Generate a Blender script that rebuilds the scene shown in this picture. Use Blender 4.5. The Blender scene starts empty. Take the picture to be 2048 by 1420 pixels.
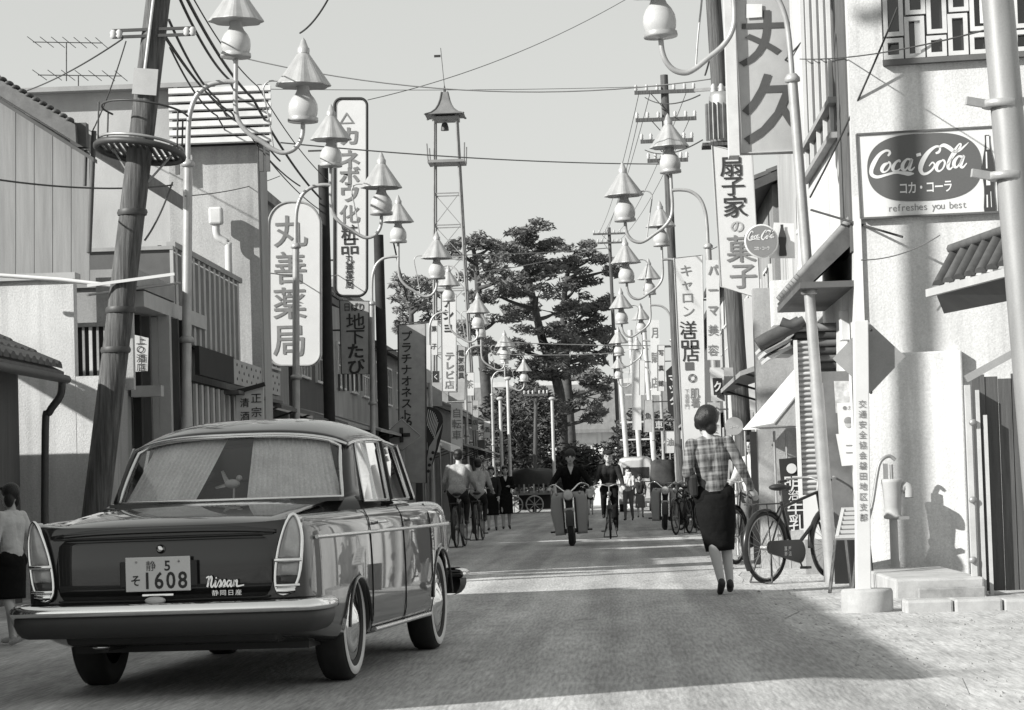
import bpy, bmesh, math, random
from math import sin, cos, pi, radians, atan, sqrt
from mathutils import Vector, Matrix, Quaternion
random.seed(7)
SC = bpy.context.scene
COL = SC.collection

# ------------------------------------------------------------------ camera
FPX, CX, CY, EYE = 5200.0, 1024.0, 710.0, 1.0
YAW, PITCH, ROLL = atan(202 / FPX), atan(268 / FPX), radians(-1.7)
CAM_R = Matrix.Rotation(YAW, 3, 'Z') @ Matrix.Rotation(pi / 2 + PITCH, 3, 'X') @ Matrix.Rotation(ROLL, 3, 'Z')
camd = bpy.data.cameras.new('camera'); cam = bpy.data.objects.new('camera', camd); COL.objects.link(cam)
camd.sensor_width = 36.0; camd.lens = 36.0 * FPX / 2048.0; camd.clip_end = 3000; camd.clip_start = 0.1
cam.matrix_world = Matrix.Translation((0, 0, EYE)) @ CAM_R.to_4x4()
SC.camera = cam

# ------------------------------------------------------------------ light
SUN_DIR = Vector((1.0, 0.62, -0.62)).normalized()          # direction the light travels
SUN_EL = math.asin(-SUN_DIR.z); SUN_AZ = math.atan2(-SUN_DIR.x, -SUN_DIR.y)
world = bpy.data.worlds.new('World'); SC.world = world; world.use_nodes = True
nt = world.node_tree; nt.nodes.clear()
sky = nt.nodes.new('ShaderNodeTexSky'); sky.sky_type = 'NISHITA'; sky.sun_disc = False
sky.sun_elevation = SUN_EL; sky.sun_rotation = SUN_AZ; sky.dust_density = 1.0; sky.air_density = 1.0; sky.ozone_density = 1.0
bw = nt.nodes.new('ShaderNodeVectorMath'); bw.operation = 'DOT_PRODUCT'; bw.inputs[1].default_value = (0.30, 0.35, 0.35); tint = nt.nodes.new('ShaderNodeMix'); tint.data_type = 'RGBA'; tint.blend_type = 'MULTIPLY'
tint.inputs[0].default_value = 1.0; tint.inputs[7].default_value = (0.985, 1.0, 0.965, 1)
veil = nt.nodes.new('ShaderNodeMix'); veil.data_type = 'FLOAT'; veil.inputs[0].default_value = 0.75; veil.inputs[3].default_value = 2.75   # even bright haze over the whole sky
bg = nt.nodes.new('ShaderNodeBackground'); bg.inputs[1].default_value = 0.15
wo = nt.nodes.new('ShaderNodeOutputWorld')
nt.links.new(sky.outputs[0], bw.inputs[0]); nt.links.new(bw.outputs['Value'], veil.inputs[2]); nt.links.new(veil.outputs[0], tint.inputs[6])
nt.links.new(tint.outputs[2], bg.inputs[0]); nt.links.new(bg.outputs[0], wo.inputs[0])
sund = bpy.data.lights.new('sun', 'SUN'); sund.energy = 5.0; sund.angle = radians(0.6); sund.color = (1.0, 0.995, 0.96)
sun = bpy.data.objects.new('sun', sund); COL.objects.link(sun)
sun.rotation_euler = SUN_DIR.to_track_quat('-Z', 'Y').to_euler(); sun.location = (-30, -10, 30)
vs = SC.view_settings; vs.view_transform = 'Standard'; vs.look = 'None'; vs.exposure = 0.6; vs.gamma = 1.0; vs.use_curve_mapping = False

# ------------------------------------------------------------------ pixel -> place
def ray(px, py):
    return CAM_R @ Vector(((px - CX) / FPX, (CY - py) / FPX, -1.0))
def at(px, py, Y):
    r = ray(px, py); t = Y / r.y
    return Vector((r.x * t, Y, EYE + r.z * t))
def gp(px, py, z=0.0):
    r = ray(px, py); t = (z - EYE) / r.z
    return Vector((r.x * t, r.y * t, z))
def sc(Y): return FPX / Y

# ------------------------------------------------------------------ materials
MATS = {}
def gray(name, v, rough=0.8, noise=0.18, scale=3.0, bump=0.0, metal=0.0, rnd=0.0, fine=0.06, spec=0.4, stretch=None, bscale=None):
    if name in MATS: return MATS[name]
    m = bpy.data.materials.new(name); m.use_nodes = True; t = m.node_tree; b = t.nodes['Principled BSDF']
    b.inputs['Roughness'].default_value = rough; b.inputs['Metallic'].default_value = metal
    b.inputs['Specular IOR Level'].default_value = spec
    L = t.links
    tc = t.nodes.new('ShaderNodeTexCoord'); src = tc.outputs['Object']
    if stretch:
        mp = t.nodes.new('ShaderNodeMapping'); mp.inputs['Scale'].default_value = stretch; L.new(src, mp.inputs[0]); srcs = mp.outputs[0]
    else: srcs = src
    n1 = t.nodes.new('ShaderNodeTexNoise'); n1.inputs['Scale'].default_value = scale; n1.inputs['Detail'].default_value = 6; n1.inputs['Roughness'].default_value = 0.65
    L.new(srcs, n1.inputs[0])
    mr = t.nodes.new('ShaderNodeMapRange'); mr.inputs[1].default_value = 0.3; mr.inputs[2].default_value = 0.7
    mr.inputs[3].default_value = 1 - noise; mr.inputs[4].default_value = 1 + noise; L.new(n1.outputs[0], mr.inputs[0])
    out = mr.outputs[0]
    if fine:
        n2 = t.nodes.new('ShaderNodeTexNoise'); n2.inputs['Scale'].default_value = 90; n2.inputs['Detail'].default_value = 2; L.new(src, n2.inputs[0])
        m2 = t.nodes.new('ShaderNodeMapRange'); m2.inputs[1].default_value = 0.25; m2.inputs[2].default_value = 0.75
        m2.inputs[3].default_value = 1 - fine; m2.inputs[4].default_value = 1 + fine; L.new(n2.outputs[0], m2.inputs[0])
        mm = t.nodes.new('ShaderNodeMath'); mm.operation = 'MULTIPLY'; L.new(out, mm.inputs[0]); L.new(m2.outputs[0], mm.inputs[1]); out = mm.outputs[0]
    if rnd:
        oi = t.nodes.new('ShaderNodeObjectInfo'); m3 = t.nodes.new('ShaderNodeMapRange'); m3.inputs[3].default_value = 1 - rnd; m3.inputs[4].default_value = 1 + rnd
        L.new(oi.outputs['Random'], m3.inputs[0])
        mm = t.nodes.new('ShaderNodeMath'); mm.operation = 'MULTIPLY'; L.new(out, mm.inputs[0]); L.new(m3.outputs[0], mm.inputs[1]); out = mm.outputs[0]
    mv = t.nodes.new('ShaderNodeMath'); mv.operation = 'MULTIPLY'; mv.inputs[1].default_value = v; L.new(out, mv.inputs[0])
    cc = t.nodes.new('ShaderNodeCombineColor'); [L.new(mv.outputs[0], cc.inputs[i]) for i in range(3)]
    L.new(cc.outputs[0], b.inputs['Base Color'])
    if bump:
        bp = t.nodes.new('ShaderNodeBump'); bp.inputs['Strength'].default_value = min(1, bump); bp.inputs['Distance'].default_value = 0.02
        if bscale:
            n3 = t.nodes.new('ShaderNodeTexNoise'); n3.inputs['Scale'].default_value = bscale; n3.inputs['Detail'].default_value = 4; L.new(src, n3.inputs[0]); L.new(n3.outputs[0], bp.inputs['Height'])
        else: L.new(n1.outputs[0], bp.inputs['Height'])
        L.new(bp.outputs[0], b.inputs['Normal'])
    MATS[name] = m; return m
def glass(name, v=0.9, refl=1.0, rough=0.02):
    if name in MATS: return MATS[name]
    m = bpy.data.materials.new(name); m.use_nodes = True; t = m.node_tree; t.nodes.clear(); L = t.links
    tr = t.nodes.new('ShaderNodeBsdfTransparent'); tr.inputs[0].default_value = (v, v, v, 1)
    gl = t.nodes.new('ShaderNodeBsdfGlossy'); gl.inputs['Roughness'].default_value = rough
    fr = t.nodes.new('ShaderNodeFresnel'); fr.inputs[0].default_value = 1.5
    mu = t.nodes.new('ShaderNodeMath'); mu.operation = 'MULTIPLY'; mu.inputs[1].default_value = refl; mu.use_clamp = True
    mx = t.nodes.new('ShaderNodeMixShader'); o = t.nodes.new('ShaderNodeOutputMaterial')
    L.new(fr.outputs[0], mu.inputs[0]); L.new(mu.outputs[0], mx.inputs[0]); L.new(tr.outputs[0], mx.inputs[1]); L.new(gl.outputs[0], mx.inputs[2]); L.new(mx.outputs[0], o.inputs[0])
    MATS[name] = m; return m
def coat(m, c=1.0, r=0.03):
    b = m.node_tree.nodes['Principled BSDF']; b.inputs['Coat Weight'].default_value = c; b.inputs['Coat Roughness'].default_value = r; return m

WHITE = gray('white_paint', 0.56, 0.55, 0.07, 2.0, fine=0.03)
OFFW = gray('aged_white_paint', 0.46, 0.7, 0.14, 2.5)
LIGHT = gray('light_grey_paint', 0.36, 0.7, 0.12, 2.5)
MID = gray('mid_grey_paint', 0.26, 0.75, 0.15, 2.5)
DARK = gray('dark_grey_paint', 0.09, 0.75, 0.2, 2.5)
BLACK = gray('black_paint', 0.022, 0.6, 0.2, 3.0)
LETTER = gray('lettering_black', 0.03, 0.7, 0.1, 4.0)
LETTERG = gray('lettering_faded', 0.17, 0.7, 0.2, 6.0)
STUCCO = gray('stucco_light', 0.50, 0.92, 0.2, 0.9, 0.25, stretch=(1, 1, 0.35), bscale=60)
STUCCO2 = gray('stucco_grey', 0.33, 0.92, 0.22, 1.0, 0.25, stretch=(1, 1, 0.3), bscale=60)
STUCCO3 = gray('stucco_white', 0.60, 0.9, 0.16, 0.9, 0.25, stretch=(1, 1, 0.35), bscale=60)
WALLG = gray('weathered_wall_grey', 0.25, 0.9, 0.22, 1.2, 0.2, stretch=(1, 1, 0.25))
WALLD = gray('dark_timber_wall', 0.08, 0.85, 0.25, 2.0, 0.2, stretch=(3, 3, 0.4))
CONC = gray('concrete', 0.36, 0.92, 0.2, 4.0, 0.35)
CONCD = gray('stained_concrete', 0.24, 0.92, 0.4, 5.0, 0.4)
TILE = gray('roof_tile', 0.065, 0.7, 0.25, 8.0, 0.1, rnd=0.3)
TILEL = gray('roof_tile_pale', 0.16, 0.75, 0.25, 8.0, 0.1, rnd=0.3)
WOODP = gray('weathered_pole_wood', 0.085, 0.9, 0.65, 5.0, 1.0, stretch=(6, 6, 0.3))
PLANK = gray('dark_plank', 0.07, 0.8, 0.3, 4.0, 0.3, rnd=0.25, stretch=(6, 6, 0.4))
PLANKL = gray('grey_plank', 0.24, 0.85, 0.16, 3.0, 0.2, rnd=0.05, stretch=(5, 5, 0.3))
SILVER = gray('aluminium_paint', 0.36, 0.4, 0.16, 5.0, metal=0.25, spec=0.5)
STEEL = gray('dull_steel', 0.30, 0.5, 0.2, 6.0, metal=0.5)
STEELD = gray('dark_steel', 0.06, 0.55, 0.2, 6.0, metal=0.3)
CHROME = gray('chrome', 0.82, 0.10, 0.03, 5.0, metal=1.0, fine=0.02)
RUBBER = gray('rubber', 0.018, 0.75, 0.2, 10.0)
GLOBE = gray('opal_globe', 0.42, 0.22, 0.06, 3.0, spec=0.6)
CABLE = gray('cable_black', 0.035, 0.7, 0.1)
CABLEL = gray('cable_grey', 0.18, 0.6, 0.1)
GLASSD = gray('window_glass_dark', 0.025, 0.08, 0.1, 2.0, spec=0.8)
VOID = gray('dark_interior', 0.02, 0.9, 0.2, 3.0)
SKIN = gray('skin', 0.40, 0.55, 0.05, 8.0, fine=0.0)
HAIR = gray('black_hair', 0.012, 0.42, 0.3, 30.0, 0.4, stretch=(4, 4, 1))
CLOTHW = gray('white_cloth', 0.52, 0.9, 0.06, 10.0, spec=0.08, bump=0.7, bscale=11)
CLOTHP = gray('pale_tweed_cloth', 0.33, 0.95, 0.12, 30.0, fine=0.35, spec=0.08, bump=0.7, bscale=11)
CLOTHG = gray('grey_cloth', 0.14, 0.9, 0.12, 12.0, spec=0.08, bump=0.7, bscale=11)
CLOTHD = gray('dark_cloth', 0.03, 0.9, 0.15, 12.0, spec=0.08, bump=0.7, bscale=11)
CLOTHB = gray('black_cloth', 0.010, 0.9, 0.15, 12.0, spec=0.08, bump=0.7, bscale=11)

# ------------------------------------------------------------------ mesh builder
class MB:
    def __init__(s): s.v = []; s.f = []; s.sm = []; s.mi = []; s.mats = []; s.cur = 0
    def use(s, m):
        if m not in s.mats: s.mats.append(m)
        s.cur = s.mats.index(m); return s
    def add(s, vs, fs, smooth=False):
        o = len(s.v); s.v += [Vector(v) for v in vs]
        for f in fs: s.f.append([i + o for i in f]); s.sm.append(smooth); s.mi.append(s.cur)
        return s
    def box(s, c, d, R=None):
        c = Vector(c); hx, hy, hz = d[0] / 2, d[1] / 2, d[2] / 2
        vs = [Vector((x, y, z)) for z in (-hz, hz) for y in (-hy, hy) for x in (-hx, hx)]
        if R is not None: vs = [R @ v for v in vs]
        return s.add([c + v for v in vs], [(0, 2, 3, 1), (4, 5, 7, 6), (0, 1, 5, 4), (2, 6, 7, 3), (0, 4, 6, 2), (1, 3, 7, 5)])
    def box2(s, a, b):
        a = Vector(a); b = Vector(b); return s.box((a + b) / 2, [abs(b[i] - a[i]) for i in range(3)])
    def frame(s, p0, p1):
        d = (Vector(p1) - Vector(p0)); z = d.normalized()
        x = z.orthogonal().normalized() if abs(z.z) < 0.95 else Vector((1, 0, 0)); y = z.cross(x).normalized(); x = y.cross(z); return x, y
    def cyl(s, p0, p1, r0, r1=None, n=10, cap=True, smooth=True, ph=0.0):
        r1 = r0 if r1 is None else r1; p0 = Vector(p0); p1 = Vector(p1); x, y = s.frame(p0, p1); vs = []
        for p, r in ((p0, r0), (p1, r1)):
            for i in range(n): a = 2 * pi * i / n + ph; vs.append(p + x * (r * cos(a)) + y * (r * sin(a)))
        s.add(vs, [(i, (i + 1) % n, n + (i + 1) % n, n + i) for i in range(n)], smooth)
        if cap: s.add(vs, [tuple(range(n - 1, -1, -1)), tuple(range(n, 2 * n))])
        return s
    def bar(s, p0, p1, w, h, up=(0, 0, 1)):
        p0 = Vector(p0); p1 = Vector(p1); d = (p1 - p0); L = d.length; z = d.normalized(); u = Vector(up)
        x = u.cross(z)
        if x.length < 1e-4: x = Vector((1, 0, 0)).cross(z)
        x.normalize(); y = z.cross(x)
        return s.box((p0 + p1) / 2, (w, h, L), Matrix((x, y, z)).transposed())
    def tube(s, pts, r, n=8, smooth=True, cap=True, closed=False):
        pts = [Vector(p) for p in pts]; N = len(pts); rs = r if isinstance(r, (list, tuple)) else [r] * N
        vs = []; prev = None
        for k, p in enumerate(pts):
            if closed: t = pts[(k + 1) % N] - pts[k - 1]
            else: t = pts[min(k + 1, N - 1)] - pts[max(k - 1, 0)]
            t.normalize()
            if prev is None: x = t.orthogonal().normalized()
            else:
                x = prev - t * prev.dot(t)
                x = x.normalized() if x.length > 1e-6 else t.orthogonal().normalized()
            prev = x; y = t.cross(x)
            for i in range(n): a = 2 * pi * i / n; vs.append(p + x * (rs[k] * cos(a)) + y * (rs[k] * sin(a)))
        fs = []
        for k in range(N if closed else N - 1):
            k2 = (k + 1) % N
            fs += [(k * n + i, k * n + (i + 1) % n, k2 * n + (i + 1) % n, k2 * n + i) for i in range(n)]
        s.add(vs, fs, smooth)
        if cap and not closed: s.add(vs, [tuple(range(n - 1, -1, -1)), tuple(range((N - 1) * n, N * n))])
        return s
    def lathe(s, prof, c=(0, 0, 0), n=20, axis=(0, 0, 1), smooth=True, rfun=None, cap=True):
        c = Vector(c); z = Vector(axis).normalized(); x = Vector((1, 0, 0)) if abs(z.x) < 0.9 else Vector((0, 1, 0))
        x = (x - z * x.dot(z)).normalized(); y = z.cross(x); vs = []
        for r, h in prof:
            for i in range(n):
                a = 2 * pi * i / n; rr = r * (rfun(a, h) if rfun else 1); vs.append(c + z * h + x * (rr * cos(a)) + y * (rr * sin(a)))
        fs = []
        for k in range(len(prof) - 1): fs += [(k * n + i, k * n + (i + 1) % n, (k + 1) * n + (i + 1) % n, (k + 1) * n + i) for i in range(n)]
        s.add(vs, fs, smooth)
        if cap and prof[0][0] > 1e-5: s.add(vs, [tuple(range(n - 1, -1, -1))])
        if cap and prof[-1][0] > 1e-5: s.add(vs, [tuple(range((len(prof) - 1) * n, len(prof) * n))])
        return s
    def ball(s, c, r, nu=10, nv=7, smooth=True):
        rx, ry, rz = (r, r, r) if not isinstance(r, (tuple, list)) else r; c = Vector(c); vs = [c + Vector((0, 0, -rz))]
        for j in range(1, nv):
            t = -pi / 2 + pi * j / nv
            for i in range(nu): a = 2 * pi * i / nu; vs.append(c + Vector((rx * cos(t) * cos(a), ry * cos(t) * sin(a), rz * sin(t))))
        vs.append(c + Vector((0, 0, rz))); fs = [(0, 1 + (i + 1) % nu, 1 + i) for i in range(nu)]
        for j in range(nv - 2): fs += [(1 + j * nu + i, 1 + j * nu + (i + 1) % nu, 1 + (j + 1) * nu + (i + 1) % nu, 1 + (j + 1) * nu + i) for i in range(nu)]
        T = len(vs) - 1; fs += [(T, 1 + (nv - 2) * nu + i, 1 + (nv - 2) * nu + (i + 1) % nu) for i in range(nu)]
        return s.add(vs, fs, smooth)
    def prism(s, poly, dvec, smooth=False):
        poly = [Vector(p) for p in poly]; n = len(poly); d = Vector(dvec); vs = poly + [p + d for p in poly]
        s.add(vs, [(i, (i + 1) % n, n + (i + 1) % n, n + i) for i in range(n)], smooth)
        return s.add(vs, [tuple(range(n - 1, -1, -1)), tuple(range(n, 2 * n))])
    def loft(s, rings, closed=True, cap=True, smooth=True):
        n = len(rings[0]); vs = [v for r in rings for v in r]; fs = []
        for k in range(len(rings) - 1):
            for i in range(n if closed else n - 1):
                j = (i + 1) % n; fs.append((k * n + i, k * n + j, (k + 1) * n + j, (k + 1) * n + i))
        s.add(vs, fs, smooth)
        if cap and closed: s.add(vs, [tuple(range(n - 1, -1, -1)), tuple(range((len(rings) - 1) * n, len(rings) * n))])
        return s
    def xform(s, M):
        s.v = [M @ v for v in s.v]; return s
    def mesh(s, name, mat=None, off=None):
        me = bpy.data.meshes.new(name); off = off or Vector((0, 0, 0))
        me.from_pydata([tuple(v - off) for v in s.v], [], s.f)
        ms = s.mats or ([mat] if mat else [])
        for m in ms: me.materials.append(m)
        me.polygons.foreach_set('use_smooth', s.sm)
        if s.mats: me.polygons.foreach_set('material_index', s.mi)
        b = bmesh.new(); b.from_mesh(me); bmesh.ops.recalc_face_normals(b, faces=b.faces); b.to_mesh(me); b.free()
        me.update(); return me
    def build(s, name, mat=None, parent=None):
        return link(name, s.mesh(name, mat, worigin(parent)), parent)
def worigin(o):
    w = Vector((0, 0, 0))
    while o is not None: w += o.location; o = o.parent
    return w
def link(name, data, parent=None):
    o = bpy.data.objects.new(name, data); COL.objects.link(o)
    if parent: o.parent = parent
    return o
def tag(o, label, cat, group=None):
    o['label'] = label; o['category'] = cat
    if group: o['group'] = group
    return o
def thing(name, label, cat, loc=(0, 0, 0), group=None):
    o = bpy.data.objects.new(name, None); COL.objects.link(o); o.location = loc; o.empty_display_size = 0.2
    return tag(o, label, cat, group)
def struct(o, kind='structure'): o['kind'] = kind; return o
def copy_tree(o, parent=None):
    c = o.copy(); COL.objects.link(c); c.parent = parent
    for ch in list(o.children): copy_tree(ch, c)
    return c
def bevel(o, w=0.01, seg=2, ang=40):
    m = o.modifiers.new('bevel', 'BEVEL'); m.width = w; m.segments = seg; m.limit_method = 'ANGLE'; m.angle_limit = radians(ang); return o
def bake(o):
    dg = bpy.context.evaluated_depsgraph_get(); me = bpy.data.meshes.new_from_object(o.evaluated_get(dg)); o.modifiers.clear(); o.data = me; return o
def spline(pts, n=8, closed=False):
    P = [Vector(p) for p in pts]; N = len(P); out = []
    for i in range(N if closed else N - 1):
        g = (lambda k: P[k % N]) if closed else (lambda k: P[max(0, min(N - 1, k))])
        a, b, c, d = g(i - 1), g(i), g(i + 1), g(i + 2)
        for k in range(n):
            t = k / n; out.append(0.5 * ((2 * b) + (c - a) * t + (2 * a - 5 * b + 4 * c - d) * t * t + (3 * b - a - 3 * c + d) * t ** 3))
    if not closed: out.append(P[-1])
    return out

# ------------------------------------------------------------------ lettering
_tc = bpy.data.curves.new('text_source', 'FONT'); _to = bpy.data.objects.new('text_source', _tc); _GL = {}
def glyph(ch, bold):
    k = (ch, bold)
    if k not in _GL:
        _tc.body = ch; _tc.offset = bold; _tc.resolution_u = 3
        me = bpy.data.meshes.new_from_object(_to)
        _GL[k] = ([v.co.copy() for v in me.vertices], [tuple(p.vertices) for p in me.polygons]); bpy.data.meshes.remove(me)
    return _GL[k]
def put_char(mb, ch, c, right, up, w, h, bold=0.02):
    """one character centred on c inside a w x h cell"""
    if ord(ch) >= 0x4E00: bold = min(bold, 0.009)
    vs, fs = glyph(ch, bold)
    if not vs: return
    if ord(ch) < 0x2000:
        xs = [v.x for v in vs]; cx = (min(xs) + max(xs)) / 2; cyy = 0.36
    else: cx, cyy = 0.5, 0.38
    c = Vector(c); mb.add([c + right * ((v.x - cx) * w) + up * ((v.y - cyy) * h) for v in vs], fs)
def write_v(mb, text, top, right, up, w, h, pitch, bold=0.02):
    for i, ch in enumerate(text): put_char(mb, ch, Vector(top) - up * (pitch * (i + 0.5)), right, up, w, h, bold)
def write_h(mb, text, left, right, up, w, h, pitch, bold=0.02):
    for i, ch in enumerate(text): put_char(mb, ch, Vector(left) + right * (pitch * (i + 0.5)), right, up, w, h, bold)
def stroke(mb, pts, right, up, origin, sx, sy, wbase=0.03, thick=1.0, ang=0.9, n=7):
    """brush stroke through 2D points (x, y, width) laid on a plane"""
    P = spline([(p[0], p[1], p[2] if len(p) > 2 else thick) for p in pts], n); L = []
    for k, p in enumerate(P):
        t = P[min(k + 1, len(P) - 1)] - P[max(k - 1, 0)]; d = Vector((t.x, t.y)); d = d.normalized() if d.length > 1e-9 else Vector((1, 0))
        w = max(0.15, p.z) * wbase; nn = Vector((-d.y, d.x)); L.append((Vector((p.x, p.y)) + nn * w / 2, Vector((p.x, p.y)) - nn * w / 2))
    vs = []
    for a, b in L:
        for q in (a, b): vs.append(Vector(origin) + right * (q.x * sx) + up * (q.y * sy))
    mb.add(vs, [(2 * i, 2 * i + 1, 2 * i + 3, 2 * i + 2) for i in range(len(L) - 1)])
XR, ZU = Vector((1, 0, 0)), Vector((0, 0, 1))
# ================================================================== ground
def sheet(name, x0, x1, y0, y1, z, mat, nx=1, ny=1, edge=None):
    mb = MB(); vs = []
    for j in range(ny + 1):
        for i in range(nx + 1):
            y = y0 + (y1 - y0) * j / ny; x = x0 + (x1 - x0) * i / nx
            if edge and i in (0, nx): x += edge(y, i)
            vs.append((x, y, z))
    mb.add(vs, [(j * (nx + 1) + i, j * (nx + 1) + i + 1, (j + 1) * (nx + 1) + i + 1, (j + 1) * (nx + 1) + i) for j in range(ny) for i in range(nx)])
    return mb.build(name, mat)
DIRT = gray('sandy_roadside', 0.39, 0.95, 0.20, 1.6, 0.55, fine=0.12, bscale=14)
ROADM = gray('worn_road_surface', 0.37, 0.92, 0.16, 0.8, 0.35, fine=0.16, stretch=(2.2, 0.5, 1), bscale=40)
def weather(m, base, layers, grain):
    t = m.node_tree; L = t.links; b = t.nodes['Principled BSDF']; src = b.inputs['Base Color'].links[0].from_socket; tc = t.nodes.new('ShaderNodeTexCoord'); acc = None
    for (scl, sx, sy, lo, hi, a, bb, *sz) in layers:
        mp = t.nodes.new('ShaderNodeMapping'); mp.inputs['Scale'].default_value = (sx, sy, sz[0] if sz else 1); L.new(tc.outputs['Object'], mp.inputs[0])
        n = t.nodes.new('ShaderNodeTexNoise'); n.inputs['Scale'].default_value = scl; n.inputs['Detail'].default_value = 5; L.new(mp.outputs[0], n.inputs[0])
        r = t.nodes.new('ShaderNodeMapRange'); r.inputs[1].default_value = lo; r.inputs[2].default_value = hi; r.inputs[3].default_value = a; r.inputs[4].default_value = bb; L.new(n.outputs[0], r.inputs[0])
        if acc is None: acc = r.outputs[0]
        else: q = t.nodes.new('ShaderNodeMath'); q.operation = 'MULTIPLY'; L.new(acc, q.inputs[0]); L.new(r.outputs[0], q.inputs[1]); acc = q.outputs[0]
    cc = t.nodes.new('ShaderNodeCombineColor'); [L.new(acc, cc.inputs[i]) for i in range(3)]
    mx = t.nodes.new('ShaderNodeMix'); mx.data_type = 'RGBA'; mx.blend_type = 'MULTIPLY'; mx.inputs[0].default_value = 1; L.new(src, mx.inputs[6]); L.new(cc.outputs[0], mx.inputs[7]); L.new(mx.outputs[2], b.inputs['Base Color'])
weather(ROADM, 0, [(1.0, 55, 3.2, .3, .7, .72, 1.28), (1.0, 1.1, .12, .35, .65, .84, 1.14), (1.0, .5, .35, .58, .72, 1.0, .86), (1.0, 2.2, .03, .4, .62, .74, 1.12), (1.0, 9, .5, .3, .7, .9, 1.1), (1.0, 2.5, 1.6, .64, .70, 1.0, .8)], 0)
weather(DIRT, 0, [(1.0, 50, 3.0, .3, .7, .74, 1.24), (1.0, 4, .8, .35, .65, .86, 1.12), (1.0, 16, 1.2, .56, .7, 1.0, .7)], 0)
for M_ in (STUCCO, STUCCO2, STUCCO3, WALLG): weather(M_, 0, [(1.0, 7, 7, .5, .72, 1.0, .78, .35), (1.0, 1.1, 1.1, .4, .7, 1.06, .86, .9), (1.0, 45, 45, .3, .7, .9, 1.1, 45)], 0)
struct(sheet('ground', -700, 700, -60, 1500, 0.0, DIRT))
rr = random.Random(3); ed = [rr.uniform(-0.12, 0.12) for _ in range(400)]
struct(sheet('road', -5.0, 1.25, -20, 175, 0.004, ROADM, 6, 195, lambda y, i: ed[int(y + 20)] + (0.35 if y < 14 and i else 0)))
struct(sheet('cross_road', -60, 60, 112, 119, 0.008, ROADM))
# loose gravel on the roadside
gm = MB(); rg = random.Random(5)
for k in range(1500):
    y = 11 + 18 * rg.random() ** 1.5; x = rg.uniform(1.0, 4.6); r = rg.uniform(0.004, 0.014) * (1.8 if rg.random() < 0.05 else 1)
    a = rg.uniform(0, 6.28); c, s_ = cos(a), sin(a); h = r * rg.uniform(0.5, 1)
    gm.add([(x + r * c, y + r * s_, 0), (x - r * s_, y + r * c, 0), (x - r * c, y - r * s_, 0), (x + r * s_, y - r * c, 0), (x, y, h)], [(0, 1, 4), (1, 2, 4), (2, 3, 4), (3, 0, 4)])
g = gm.build('gravel', CONCD); struct(g, 'stuff'); tag(g, 'small loose stones scattered on the sandy roadside', 'gravel')

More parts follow.
